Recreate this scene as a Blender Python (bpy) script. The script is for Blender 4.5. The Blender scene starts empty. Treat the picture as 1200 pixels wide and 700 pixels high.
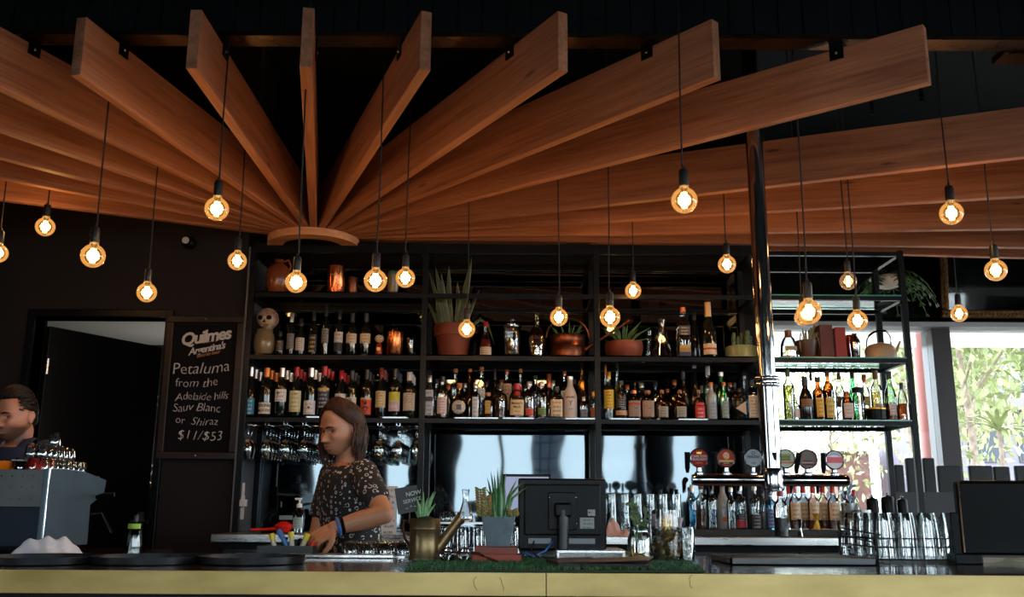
import bpy, bmesh, math, random
import numpy as np
from mathutils import Vector, Matrix, Euler

random.seed(7)
SC = bpy.context.scene
COL = SC.collection
R = math.radians

# ------------------------------------------------------------------ camera
F_PX, HORIZON, CAM_Z, ROLL = 1112.0, 600.0, 1.25, R(0.35)
TH = math.atan2(HORIZON - 350.0, F_PX)
_d = Vector((0, math.cos(TH), math.sin(TH)))
_u0 = Vector((0, -math.sin(TH), math.cos(TH)))
_r0 = Vector((1, 0, 0))
_r = math.cos(ROLL) * _r0 + math.sin(ROLL) * _u0
_u = -math.sin(ROLL) * _r0 + math.cos(ROLL) * _u0
CAM = Vector((0, 0, CAM_Z))
cam_data = bpy.data.cameras.new('camera')
cam_data.sensor_width = 36.0
cam_data.lens = 36.0 * F_PX / 1200.0
cam_data.clip_start = 0.05
cam_data.clip_end = 300
cam = bpy.data.objects.new('camera', cam_data)
COL.objects.link(cam)
M3 = Matrix((_r, _u, -_d)).transposed()
cam.matrix_world = Matrix.Translation(CAM) @ M3.to_4x4()
SC.camera = cam


def ray(px, py):
    return _d + ((px - 600.0) / F_PX) * _r + ((350.0 - py) / F_PX) * _u


def at(px, py, Y):
    D = ray(px, py)
    return CAM + D * (Y / D.y)


def atz(px, py, Z):
    D = ray(px, py)
    return CAM + D * ((Z - CAM_Z) / D.z)


def mpp(p):
    """metres per photo pixel at a point"""
    return (p - CAM).dot(_d) / F_PX


# ------------------------------------------------------------------ sky, sun, exposure
w = bpy.data.worlds.new('World')
SC.world = w
w.use_nodes = True
nt = w.node_tree
bg = nt.nodes['Background']
bg.inputs['Color'].default_value = (0.80, 0.91, 1.0, 1)
bg.inputs['Strength'].default_value = 10.5
sun_d = bpy.data.lights.new('sun', 'SUN')
sun_d.energy = 13.0
sun_d.color = (1.0, 0.95, 0.86)
sun_d.angle = R(1.0)
sun = bpy.data.objects.new('sun', sun_d)
COL.objects.link(sun)
sun.rotation_euler = Vector((0.55, 0.62, 0.78)).to_track_quat('Z', 'Y').to_euler()
SC.view_settings.view_transform = 'Standard'
SC.view_settings.look = 'None'
SC.view_settings.exposure = 0.0
SC.view_settings.gamma = 1.0
SC.view_settings.use_curve_mapping = False
try:
    SC.cycles.transparent_max_bounces = 40
    SC.cycles.max_bounces = 10
    SC.cycles.caustics_reflective = False
    SC.cycles.caustics_refractive = False
    SC.cycles.sample_clamp_indirect = 6.0
except Exception:
    pass


def portal(loc, rot, sx, sy):
    l = bpy.data.lights.new('window_daylight_portal', 'AREA')
    l.shape = 'RECTANGLE'
    l.size, l.size_y = sx, sy
    l.cycles.is_portal = True
    o = bpy.data.objects.new('window_daylight_portal', l)
    COL.objects.link(o)
    o.location = loc
    o.rotation_euler = rot


# ------------------------------------------------------------------ materials
MATS = {}


def _new(name):
    m = bpy.data.materials.new(name)
    m.use_nodes = True
    m.node_tree.nodes.clear()
    out = m.node_tree.nodes.new('ShaderNodeOutputMaterial')
    return m, m.node_tree, out


def lin(c):
    """sRGB 0-255 -> linear"""
    return tuple(((v / 255.0) / 12.92 if v / 255.0 <= 0.04045 else ((v / 255.0 + 0.055) / 1.055) ** 2.4) for v in c)


def mat(name, color, rough=0.5, metal=0.0, var=0.0, vscale=8.0, stretch=(1, 1, 1), bump=0.0, bscale=60.0,
        rvar=0.0, spec=0.5, emit=None, estr=0.0, color2=None, coat=0.0, sheen=0.0):
    if name in MATS:
        return MATS[name]
    m, t, out = _new(name)
    N, L = t.nodes.new, t.links.new
    p = N('ShaderNodeBsdfPrincipled')
    p.inputs['Base Color'].default_value = (*color, 1)
    p.inputs['Roughness'].default_value = rough
    p.inputs['Metallic'].default_value = metal
    p.inputs['Specular IOR Level'].default_value = spec
    p.inputs['Coat Weight'].default_value = coat
    if emit:
        p.inputs['Emission Color'].default_value = (*emit, 1)
        p.inputs['Emission Strength'].default_value = estr
    tc = N('ShaderNodeTexCoord')
    mp = N('ShaderNodeMapping')
    mp.inputs['Scale'].default_value = stretch
    L(tc.outputs['Object'], mp.inputs['Vector'])
    nz = N('ShaderNodeTexNoise')
    nz.inputs['Scale'].default_value = vscale
    nz.inputs['Detail'].default_value = 5
    L(mp.outputs[0], nz.inputs['Vector'])
    if var or color2:
        c2 = color2 or tuple(min(1, c * (1 + var)) for c in color)
        c1 = color if color2 else tuple(c * (1 - var) for c in color)
        rmp = N('ShaderNodeValToRGB')
        rmp.color_ramp.elements[0].position = 0.35
        rmp.color_ramp.elements[1].position = 0.68
        rmp.color_ramp.elements[0].color = (*c1, 1)
        rmp.color_ramp.elements[1].color = (*c2, 1)
        L(nz.outputs['Fac'], rmp.inputs['Fac'])
        L(rmp.outputs['Color'], p.inputs['Base Color'])
    if rvar:
        mr = N('ShaderNodeMapRange')
        mr.inputs['To Min'].default_value = max(0, rough - rvar)
        mr.inputs['To Max'].default_value = min(1, rough + rvar)
        L(nz.outputs['Fac'], mr.inputs['Value'])
        L(mr.outputs[0], p.inputs['Roughness'])
    if bump:
        n2 = N('ShaderNodeTexNoise')
        n2.inputs['Scale'].default_value = bscale
        n2.inputs['Detail'].default_value = 4
        L(mp.outputs[0], n2.inputs['Vector'])
        b = N('ShaderNodeBump')
        b.inputs['Strength'].default_value = bump
        b.inputs['Distance'].default_value = 0.01
        L(n2.outputs['Fac'], b.inputs['Height'])
        L(b.outputs[0], p.inputs['Normal'])
    L(p.outputs[0], out.inputs['Surface'])
    MATS[name] = m
    return m


def glass(name, tint=(1, 1, 1), refl=0.10, rough=0.02, ior=1.45, body=None, body_w=0.0, glow=None, gstr=0.0, ripple=0.0):
    """thin-walled glass: what lies behind shows through with the tint, the surface mirrors by Fresnel"""
    if name in MATS:
        return MATS[name]
    m, t, out = _new(name)
    N, L = t.nodes.new, t.links.new
    tr = N('ShaderNodeBsdfTransparent')
    tr.inputs['Color'].default_value = (*tint, 1)
    gl = N('ShaderNodeBsdfGlossy')
    gl.inputs['Roughness'].default_value = rough
    gl.inputs['Color'].default_value = (1, 1, 1, 1)
    fr = N('ShaderNodeFresnel')
    fr.inputs['IOR'].default_value = ior
    add = N('ShaderNodeMath')
    add.operation = 'ADD'
    add.use_clamp = True
    add.inputs[1].default_value = refl
    L(fr.outputs[0], add.inputs[0])
    nz = N('ShaderNodeTexNoise')
    nz.inputs['Scale'].default_value = 14.0
    tc = N('ShaderNodeTexCoord')
    L(tc.outputs['Object'], nz.inputs['Vector'])
    b = N('ShaderNodeBump')
    b.inputs['Strength'].default_value = ripple
    b.inputs['Distance'].default_value = 0.01
    L(nz.outputs['Fac'], b.inputs['Height'])
    L(b.outputs[0], gl.inputs['Normal'])
    base = tr
    if body:
        df = N('ShaderNodeBsdfPrincipled')
        df.inputs['Base Color'].default_value = (*body, 1)
        df.inputs['Roughness'].default_value = 0.3
        mb = N('ShaderNodeMixShader')
        mb.inputs[0].default_value = body_w
        L(tr.outputs[0], mb.inputs[1])
        L(df.outputs[0], mb.inputs[2])
        base = mb
    mx = N('ShaderNodeMixShader')
    L(add.outputs[0], mx.inputs[0])
    L(base.outputs[0], mx.inputs[1])
    L(gl.outputs[0], mx.inputs[2])
    last = mx
    if glow:
        em = N('ShaderNodeEmission')
        em.inputs['Color'].default_value = (*glow, 1)
        em.inputs['Strength'].default_value = gstr
        ad = N('ShaderNodeAddShader')
        L(mx.outputs[0], ad.inputs[0])
        L(em.outputs[0], ad.inputs[1])
        last = ad
        m.cycles.emission_sampling = 'NONE'
    L(last.outputs[0], out.inputs['Surface'])
    MATS[name] = m
    return m


def emit(name, color, strength):
    if name in MATS:
        return MATS[name]
    m, t, out = _new(name)
    e = t.nodes.new('ShaderNodeEmission')
    e.inputs['Color'].default_value = (*color, 1)
    e.inputs['Strength'].default_value = strength
    t.links.new(e.outputs[0], out.inputs['Surface'])
    m.cycles.emission_sampling = 'NONE'
    MATS[name] = m
    return m


def wood_mat(name, c1, c2, rough=0.5, axis=0, scale=3.0):
    """long grain along one local axis"""
    if name in MATS:
        return MATS[name]
    m, t, out = _new(name)
    N, L = t.nodes.new, t.links.new
    p = N('ShaderNodeBsdfPrincipled')
    p.inputs['Roughness'].default_value = rough
    p.inputs['Specular IOR Level'].default_value = 0.35
    tc = N('ShaderNodeTexCoord')
    oi = N('ShaderNodeObjectInfo')
    sh = N('ShaderNodeVectorMath')
    sh.operation = 'ADD'
    cmb = N('ShaderNodeCombineXYZ')
    mul = N('ShaderNodeMath')
    mul.operation = 'MULTIPLY'
    mul.inputs[1].default_value = 37.0
    L(oi.outputs['Random'], mul.inputs[0])
    L(mul.outputs[0], cmb.inputs[0])
    L(mul.outputs[0], cmb.inputs[2])
    L(tc.outputs['Object'], sh.inputs[0])
    L(cmb.outputs[0], sh.inputs[1])
    mp = N('ShaderNodeMapping')
    s = [22.0, 22.0, 22.0]
    s[axis] = 0.9
    mp.inputs['Scale'].default_value = s
    L(sh.outputs[0], mp.inputs['Vector'])
    n1 = N('ShaderNodeTexNoise')
    n1.inputs['Scale'].default_value = scale
    n1.inputs['Detail'].default_value = 6
    n1.inputs['Distortion'].default_value = 0.6
    L(mp.outputs[0], n1.inputs['Vector'])
    mp2 = N('ShaderNodeMapping')
    s2 = [9.0, 9.0, 9.0]
    s2[axis] = 0.55
    mp2.inputs['Scale'].default_value = s2
    L(sh.outputs[0], mp2.inputs['Vector'])
    n2 = N('ShaderNodeTexNoise')
    n2.inputs['Scale'].default_value = 1.6
    n2.inputs['Detail'].default_value = 3
    L(mp2.outputs[0], n2.inputs['Vector'])
    mixf = N('ShaderNodeMath')
    mixf.operation = 'MULTIPLY_ADD'
    mixf.inputs[1].default_value = 0.5
    L(n1.outputs['Fac'], mixf.inputs[0])
    hf = N('ShaderNodeMath')
    hf.operation = 'MULTIPLY'
    hf.inputs[1].default_value = 0.5
    L(n2.outputs['Fac'], hf.inputs[0])
    L(hf.outputs[0], mixf.inputs[2])
    rmp = N('ShaderNodeValToRGB')
    rmp.color_ramp.elements[0].position = 0.36
    rmp.color_ramp.elements[1].position = 0.62
    rmp.color_ramp.elements[0].color = (*c1, 1)
    rmp.color_ramp.elements[1].color = (*c2, 1)
    L(mixf.outputs[0], rmp.inputs['Fac'])
    # dark knots
    vo = N('ShaderNodeTexVoronoi')
    vo.inputs['Scale'].default_value = 1.3
    mp3 = N('ShaderNodeMapping')
    s3 = [5.0, 5.0, 5.0]
    s3[axis] = 1.2
    mp3.inputs['Scale'].default_value = s3
    L(sh.outputs[0], mp3.inputs['Vector'])
    L(mp3.outputs[0], vo.inputs['Vector'])
    kr = N('ShaderNodeMapRange')
    kr.inputs['From Min'].default_value = 0.03
    kr.inputs['From Max'].default_value = 0.085
    kr.inputs['To Min'].default_value = 0.35
    kr.inputs['To Max'].default_value = 1.0
    L(vo.outputs['Distance'], kr.inputs['Value'])
    mx = N('ShaderNodeMix')
    mx.data_type = 'RGBA'
    mx.blend_type = 'MULTIPLY'
    mx.inputs['Factor'].default_value = 1.0
    L(rmp.outputs['Color'], mx.inputs['A'])
    L(kr.outputs[0], mx.inputs['B'])
    hv = N('ShaderNodeMapRange')
    hv.inputs['To Min'].default_value = 0.86
    hv.inputs['To Max'].default_value = 1.12
    L(oi.outputs['Random'], hv.inputs['Value'])
    mx2 = N('ShaderNodeMix')
    mx2.data_type = 'RGBA'
    mx2.blend_type = 'MULTIPLY'
    mx2.inputs['Factor'].default_value = 1.0
    L(mx.outputs['Result'], mx2.inputs['A'])
    L(hv.outputs[0], mx2.inputs['B'])
    L(mx2.outputs['Result'], p.inputs['Base Color'])
    b = N('ShaderNodeBump')
    b.inputs['Strength'].default_value = 0.12
    b.inputs['Distance'].default_value = 0.004
    L(n1.outputs['Fac'], b.inputs['Height'])
    L(b.outputs[0], p.inputs['Normal'])
    L(p.outputs[0], out.inputs['Surface'])
    MATS[name] = m
    return m


def label_mat(name, base, ink, rows=7.0, rough=0.55, band=None):
    """paper label with lines of small print (flat print), coordinates of the label itself"""
    if name in MATS:
        return MATS[name]
    m, t, out = _new(name)
    N, L = t.nodes.new, t.links.new
    p = N('ShaderNodeBsdfPrincipled')
    p.inputs['Roughness'].default_value = rough
    tc = N('ShaderNodeTexCoord')
    sx = N('ShaderNodeSeparateXYZ')
    L(tc.outputs['Generated'], sx.inputs[0])
    cb = N('ShaderNodeCombineXYZ')
    L(sx.outputs[0], cb.inputs[0])
    L(sx.outputs[2], cb.inputs[1])
    br = N('ShaderNodeTexNoise')
    br.noise_dimensions = '2D'
    br.inputs['Scale'].default_value = 1.0
    mp = N('ShaderNodeMapping')
    mp.inputs['Scale'].default_value = (26, rows * 0.8, 1)
    L(cb.outputs[0], mp.inputs['Vector'])
    L(mp.outputs[0], br.inputs['Vector'])
    g1 = N('ShaderNodeMath')
    g1.operation = 'GREATER_THAN'
    g1.inputs[1].default_value = 0.52
    L(br.outputs['Fac'], g1.inputs[0])
    wv = N('ShaderNodeMath')
    wv.operation = 'SINE'
    ml = N('ShaderNodeMath')
    ml.operation = 'MULTIPLY'
    ml.inputs[1].default_value = rows * 6.283
    L(sx.outputs[2], ml.inputs[0])
    L(ml.outputs[0], wv.inputs[0])
    g2 = N('ShaderNodeMath')
    g2.operation = 'GREATER_THAN'
    g2.inputs[1].default_value = 0.25
    L(wv.outputs[0], g2.inputs[0])
    # margins left and right
    ab = N('ShaderNodeMath')
    ab.operation = 'SUBTRACT'
    ab.inputs[1].default_value = 0.5
    L(sx.outputs[0], ab.inputs[0])
    ab2 = N('ShaderNodeMath')
    ab2.operation = 'ABSOLUTE'
    L(ab.outputs[0], ab2.inputs[0])
    g3 = N('ShaderNodeMath')
    g3.operation = 'LESS_THAN'
    g3.inputs[1].default_value = 0.33
    L(ab2.outputs[0], g3.inputs[0])
    m1 = N('ShaderNodeMath')
    m1.operation = 'MULTIPLY'
    L(g1.outputs[0], m1.inputs[0])
    L(g2.outputs[0], m1.inputs[1])
    m2 = N('ShaderNodeMath')
    m2.operation = 'MULTIPLY'
    L(m1.outputs[0], m2.inputs[0])
    L(g3.outputs[0], m2.inputs[1])
    mx = N('ShaderNodeMix')
    mx.data_type = 'RGBA'
    mx.inputs['A'].default_value = (*base, 1)
    mx.inputs['B'].default_value = (*ink, 1)
    L(m2.outputs[0], mx.inputs['Factor'])
    last = mx
    if band:
        z0, z1, bc = band
        ga = N('ShaderNodeMath')
        ga.operation = 'GREATER_THAN'
        ga.inputs[1].default_value = z0
        L(sx.outputs[2], ga.inputs[0])
        gb = N('ShaderNodeMath')
        gb.operation = 'LESS_THAN'
        gb.inputs[1].default_value = z1
        L(sx.outputs[2], gb.inputs[0])
        gm = N('ShaderNodeMath')
        gm.operation = 'MULTIPLY'
        L(ga.outputs[0], gm.inputs[0])
        L(gb.outputs[0], gm.inputs[1])
        mb = N('ShaderNodeMix')
        mb.data_type = 'RGBA'
        L(gm.outputs[0], mb.inputs['Factor'])
        L(mx.outputs['Result'], mb.inputs['A'])
        mb.inputs['B'].default_value = (*bc, 1)
        last = mb
    L(last.outputs['Result'], p.inputs['Base Color'])
    L(p.outputs[0], out.inputs['Surface'])
    MATS[name] = m
    return m


# ------------------------------------------------------------------ mesh builder
class MB:
    def __init__(self):
        self.v, self.f, self.s, self.mi = [], [], [], []
        self.cur = 0

    def add(self, verts, faces, smooth=True):
        o = len(self.v)
        self.v += [tuple(p) for p in verts]
        for f in faces:
            self.f.append(tuple(i + o for i in f))
            self.s.append(smooth)
            self.mi.append(self.cur)
        return self

    def box(self, x0, x1, y0, y1, z0, z1, M=None):
        vs = [Vector(p) for p in ((x0, y0, z0), (x1, y0, z0), (x1, y1, z0), (x0, y1, z0), (x0, y0, z1), (x1, y0, z1), (x1, y1, z1), (x0, y1, z1))]
        if M:
            vs = [M @ p for p in vs]
        return self.add(vs, [(0, 3, 2, 1), (4, 5, 6, 7), (0, 1, 5, 4), (1, 2, 6, 5), (2, 3, 7, 6), (3, 0, 4, 7)], False)

    def bar(self, a, b, w, h):
        """rectangular bar between two points"""
        a, b = Vector(a), Vector(b)
        d = (b - a)
        q = d.to_track_quat('X', 'Z').to_matrix().to_4x4()
        M = Matrix.Translation(a) @ q
        return self.box(0, d.length, -w / 2, w / 2, -h / 2, h / 2, M)

    def tube(self, pts, r, seg=8, cap=True, closed=False, flat=1.0):
        pts = [Vector(p) for p in pts]
        n = len(pts)
        rs = r if isinstance(r, (list, tuple)) else [r] * n
        up = Vector((0, 0, 1))
        rings = []
        prev = None
        for i, p in enumerate(pts):
            if closed:
                t = pts[(i + 1) % n] - pts[i - 1]
            else:
                t = pts[min(i + 1, n - 1)] - pts[max(i - 1, 0)]
            t = t.normalized() if t.length > 1e-9 else Vector((0, 0, 1))
            if prev is None:
                a = up.cross(t)
                if a.length < 1e-3:
                    a = Vector((1, 0, 0)).cross(t)
                a.normalize()
            else:
                a = prev - t * prev.dot(t)
                if a.length < 1e-6:
                    a = up.cross(t)
                a.normalize()
            prev = a
            b = t.cross(a)
            rings.append([p + (a * math.cos(k * 2 * math.pi / seg) + b * math.sin(k * 2 * math.pi / seg) * flat) * rs[i] for k in range(seg)])
        vs = [q for ring in rings for q in ring]
        fs = []
        for i in range(n if closed else n - 1):
            j = (i + 1) % n
            for k in range(seg):
                k2 = (k + 1) % seg
                fs.append((i * seg + k, i * seg + k2, j * seg + k2, j * seg + k))
        if cap and not closed:
            fs.append(tuple(range(seg - 1, -1, -1)))
            fs.append(tuple((n - 1) * seg + k for k in range(seg)))
        return self.add(vs, fs, True)

    def lathe(self, prof, seg=24, sq=2.0, sy=1.0, M=None, arc=None):
        """profile of (radius, z) spun about z; sq > 2 squares the section"""
        vs, fs = [], []
        a0, a1 = arc if arc else (0, 2 * math.pi)
        full = arc is None
        cnt = seg if full else seg + 1
        for (r, z) in prof:
            for k in range(cnt):
                a = a0 + (a1 - a0) * k / seg
                c, s = math.cos(a), math.sin(a)
                q = (abs(c) ** sq + abs(s) ** sq) ** (-1.0 / sq)
                vs.append(Vector((r * q * c, r * q * s * sy, z)))
        if M:
            vs = [M @ p for p in vs]
        n = len(prof)
        for i in range(n - 1):
            for k in range(seg):
                k2 = (k + 1) % cnt if full else k + 1
                fs.append((i * cnt + k, i * cnt + k2, (i + 1) * cnt + k2, (i + 1) * cnt + k))
        if full and prof[0][0] > 1e-6:
            fs.append(tuple(range(cnt - 1, -1, -1)))
        if full and prof[-1][0] > 1e-6:
            fs.append(tuple((n - 1) * cnt + k for k in range(cnt)))
        return self.add(vs, fs, True)

    def ball(self, c, r, seg=16, rings=10, M=None):
        rx, ry, rz = r if isinstance(r, (tuple, list)) else (r, r, r)
        c = Vector(c)
        vs, fs = [], []
        for i in range(rings + 1):
            ph = math.pi * i / rings
            for k in range(seg):
                a = 2 * math.pi * k / seg
                q = Vector((rx * math.sin(ph) * math.cos(a), ry * math.sin(ph) * math.sin(a), -rz * math.cos(ph)))
                vs.append((M @ q if M else q) + c)
        for i in range(rings):
            for k in range(seg):
                k2 = (k + 1) % seg
                fs.append((i * seg + k, i * seg + k2, (i + 1) * seg + k2, (i + 1) * seg + k))
        return self.add(vs, fs, True)

    def prism(self, poly, y0, y1, M=None):
        """polygon in x,z extruded along y"""
        n = len(poly)
        vs = [Vector((x, y0, z)) for x, z in poly] + [Vector((x, y1, z)) for x, z in poly]
        if M:
            vs = [M @ p for p in vs]
        fs = [tuple(range(n)), tuple(range(2 * n - 1, n - 1, -1))]
        for i in range(n):
            j = (i + 1) % n
            fs.append((j, i, i + n, j + n))
        return self.add(vs, fs, False)

    def mesh(self, name, mats):
        me = bpy.data.meshes.new(name)
        me.from_pydata(self.v, [], self.f)
        me.polygons.foreach_set('use_smooth', self.s)
        for m in (mats if isinstance(mats, (list, tuple)) else [mats]):
            me.materials.append(m)
        if isinstance(mats, (list, tuple)):
            me.polygons.foreach_set('material_index', self.mi)
        bm = bmesh.new()
        bm.from_mesh(me)
        bmesh.ops.remove_doubles(bm, verts=bm.verts, dist=1e-6)
        bmesh.ops.recalc_face_normals(bm, faces=bm.faces)
        bm.to_mesh(me)
        bm.free()
        if any(self.s):
            me.set_sharp_from_angle(angle=R(38))
        me.update()
        return me

    def build(self, name, mats, parent=None, loc=(0, 0, 0), rot=None, bevel=0.0):
        o = bpy.data.objects.new(name, self.mesh(name, mats))
        COL.objects.link(o)
        o.location = loc
        if rot:
            o.rotation_euler = rot
        if parent is not None:
            o.parent = parent
        if bevel:
            b = o.modifiers.new('soft_edges', 'BEVEL')
            b.width = bevel
            b.segments = 2
            b.limit_method = 'ANGLE'
        return o


def thing(name, label, cat, loc=(0, 0, 0), rotz=0.0, group=None):
    o = bpy.data.objects.new(name, None)
    o.empty_display_size = 0.05
    COL.objects.link(o)
    o.location = loc
    o.rotation_euler = (0, 0, rotz)
    return tag(o, label, cat, group)


def tag(o, label=None, cat=None, group=None, kind=None):
    if label:
        o['label'] = label
    if cat:
        o['category'] = cat
    if group:
        o['group'] = group
    if kind:
        o['kind'] = kind
    return o


def kids(o):
    return [c for c in bpy.data.objects if c.parent is o]


def dup(root, loc, rotz=None, label=None, group=None, scale=None):
    ch = KIDS.get(root.name)
    if ch is None:
        ch = KIDS[root.name] = [(c, kids(c)) for c in kids(root)]
    r = root.copy()
    COL.objects.link(r)
    r.location = loc
    if rotz is not None:
        r.rotation_euler = (0, 0, rotz)
    if scale:
        r.scale = scale
    if label:
        r['label'] = label
    if group:
        r['group'] = group
    for c, gs in ch:
        k = c.copy()
        COL.objects.link(k)
        k.parent = r
        for g in gs:
            q = g.copy()
            COL.objects.link(q)
            q.parent = k
    return r


KIDS = {}
ORD = ('first', 'second', 'third', 'fourth', 'fifth', 'sixth', 'seventh', 'eighth', 'ninth', 'tenth', 'eleventh', 'twelfth', 'thirteenth', 'fourteenth', 'fifteenth', 'sixteenth', 'seventeenth', 'eighteenth')


def struct(o):
    o['kind'] = 'structure'
    return o


def text_mesh(s, size, mat_, name, parent=None, loc=(0, 0, 0), rot=(R(90), 0, 0), shear=0.0, offset=0.0, wrap=None,
              jitter=0.0, extrude=0.0006, spacing=1.0):
    """letters as thin raised mesh; wrap = cylinder radius to bend around (front faces -y)"""
    cu = bpy.data.curves.new(name, 'FONT')
    cu.body = s
    cu.size = size
    cu.shear = shear
    cu.offset = offset
    cu.align_x = 'CENTER'
    cu.align_y = 'CENTER'
    cu.extrude = extrude
    cu.resolution_u = 3
    cu.space_character = spacing
    tmp = bpy.data.objects.new(name, cu)
    COL.objects.link(tmp)
    dg = bpy.context.evaluated_depsgraph_get()
    me = bpy.data.meshes.new_from_object(tmp.evaluated_get(dg))
    bpy.data.objects.remove(tmp)
    bpy.data.curves.remove(cu)
    if jitter:
        rnd = random.Random(s)
        ph = rnd.random() * 6
        for v in me.vertices:
            v.co.y += jitter * math.sin(v.co.x / size * 1.7 + ph) + jitter * 0.6 * math.sin(v.co.x / size * 4.1 + ph * 2)
            v.co.x += jitter * 0.8 * math.sin(v.co.y / size * 5 + v.co.x / size * 2.3)
    if wrap:
        for v in me.vertices:
            a = v.co.x / wrap
            rr = wrap + 0.0012 + v.co.z
            v.co = Vector((rr * math.sin(a), -rr * math.cos(a), v.co.y))
        rot = (0, 0, 0)
    me.materials.clear()
    me.materials.append(mat_)
    o = bpy.data.objects.new(name, me)
    COL.objects.link(o)
    o.location = loc
    o.rotation_euler = rot
    if parent is not None:
        o.parent = parent
    return o
# ------------------------------------------------------------------ shared materials
m_black = mat('black_paint', lin((15, 15, 17)), 0.6, var=0.15, vscale=3, spec=.15)
m_wall = mat('charcoal_wall_paint', lin((30, 26, 26)), 0.75, spec=.15, var=0.12, vscale=1.5, bump=0.05)
m_ceil = mat('dark_navy_ceiling', lin((15, 19, 24)), 0.7, spec=.15)
m_board_dark = mat('bulkhead_board_paint', lin((14, 18, 22)), 0.7, spec=.12, var=0.1)
m_steel_black = mat('black_steel', lin((9, 10, 12)), 0.34, 0.0, spec=.16, var=0.2, vscale=20, rvar=0.1)
m_warm_lit = mat('warm_lit_metal', lin((70, 52, 38)), 0.3, 0.85, var=0.3, vscale=6, rvar=0.12)  # warm bulb light on dark steel, put into the brown colour
m_floor = mat('floor_concrete', lin((120, 112, 104)), 0.5, var=0.15, vscale=2)
m_timber = wood_mat('fan_timber', lin((136, 86, 62)), lin((182, 124, 94)), 0.55, axis=0)
m_ring = wood_mat('ring_timber', lin((176, 120, 84)), lin((200, 146, 106)), 0.5, axis=0, scale=1.5)
m_white = mat('white_paint', lin((225, 226, 224)), 0.5)
m_frame_grey = mat('window_frame_grey', lin((78, 72, 74)), 0.45, 0.2)
m_pane = glass('window_pane_glass', (0.97, 0.99, 0.98), refl=0.0, rough=0.0)
m_chrome = mat('chrome', (0.38, 0.38, 0.40), 0.10, 1.0, rvar=0.06, vscale=30)
m_stain = mat('brushed_stainless', (0.50, 0.50, 0.50), 0.28, 1.0, var=0.12, vscale=6, stretch=(0.4, 6, 6), rvar=0.1)
m_rubber = mat('black_rubber', lin((20, 20, 21)), 0.6)
m_gloss_black = mat('gloss_black_plastic', lin((9, 9, 11)), 0.28, spec=.09)

# ------------------------------------------------------------------ room shell
X0, X1, Y0, Y1, ZC = -6.5, 7.5, -4.5, 8.6, 4.3
WY = 5.85           # face of the dark wall on the left
MY = 6.26           # mirror behind the shelves
struct(MB().box(X0, X1, Y0, Y1 + 0.2, -0.1, 0).build('floor', m_floor))
struct(MB().box(X0 - .2, X1 + .2, Y0 - .2, Y1 + .2, ZC, ZC + .15).build('ceiling', m_ceil))
LW0, LW1 = -3.7, -0.9
struct(MB().box(X0 - .15, X0, Y0, LW0, 0, ZC).box(X0 - .15, X0, LW1, Y1, 0, ZC).box(X0 - .15, X0, LW0, LW1, 0, .85).box(X0 - .15, X0, LW0, LW1, 3.1, ZC).build('wall_left', m_wall))

# wall behind the bar on the left, with the doorway
dL, dR = at(43, 371, WY).x, at(196, 372, WY).x
dT = at(120, 372, WY).z
wR = at(281.5, 430, WY).x
wb = MB().box(X0, dL, WY, WY + .12, 0, ZC).box(dR, wR, WY, WY + .12, 0, ZC).box(dL, dR, WY, WY + .12, dT, ZC)
struct(wb.build('wall_back', m_wall))
fr = MB()
fw = 0.045
fr.box(dL - fw, dL, WY - .025, WY + .14, 0, dT + fw).box(dR, dR + fw, WY - .025, WY + .14, 0, dT + fw).box(dL, dR, WY - .025, WY + .14, dT, dT + fw)
struct(fr.build('trim_1', m_steel_black, bevel=0.004))
# return wall beside the shelving and the wall behind the mirror
struct(MB().box(wR - .02, wR, WY + .12, MY + .1, 0, ZC).build('wall_return', m_black))
mR = at(893, 430, MY).x
struct(MB().box(wR - .02, mR, MY + .03, MY + .15, 0, ZC).box(mR - .1, mR, MY + .15, Y1, 0, ZC).build('wall_behind_mirror', m_black))
# store room behind the doorway
struct(MB().box(X0, wR - .02, 8.2, 8.3, 0, 3.4).box(dR + .06, dR + .12, WY + .14, 8.2, 0, 3.4).build('wall_storeroom', mat('storeroom_wall', lin((52, 50, 48)), 0.8)))
struct(MB().box(X0, wR - .02, WY + .15, 8.2, 2.60, 2.65).build('ceiling_storeroom', m_white))

# door leaf standing ajar into the store room
dr = thing('door_1', 'black door standing ajar in the dark doorway', 'door', (dL + .02, WY + .15, 0), R(61))
dr['kind'] = 'structure'
dw = .90
MB().box(0, dw, 0, .045, 0.01, dT - .03).build('door_leaf', mat('door_black_paint', lin((15, 14, 14)), 0.42, spec=.15, var=0.1, vscale=2, rvar=0.08), dr, bevel=0.003)
hz = at(155, 612, WY + .4).z
h = MB().box(dw - .09, dw - .04, -.012, 0, hz - .06, hz + .06).build('handle_plate', m_stain, dr)
MB().tube([(dw - .065, -.01, hz), (dw - .065, -.05, hz), (dw - .19, -.05, hz)], .009).build('lever', m_chrome, dr)
for k in range(3):
    MB().tube([(.0, -.012, dT * (.12 + .38 * k) - .05), (.0, -.012, dT * (.12 + .38 * k) + .05)], .012).build('hinge', m_stain, dr)
lamp = bpy.data.lights.new('storeroom_light', 'POINT')
lamp.energy = 9
lamp.color = (1, .95, .85)
lamp.shadow_soft_size = .1
lo = bpy.data.objects.new('storeroom_light', lamp)
COL.objects.link(lo)
lo.location = (dR - .3, 7.3, 1.7)

# window wall on the right behind the bar
wz = at(1150, 384, Y1).z
wz0 = 0.75
mx0 = at(1097, 460, Y1).x
mx1 = at(1119, 460, Y1).x
W = MB().box(mR, X1, Y1, Y1 + .2, wz, ZC).box(mR, X1, Y1, Y1 + .2, 0, wz0)
struct(W.build('wall_window', m_black))
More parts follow.
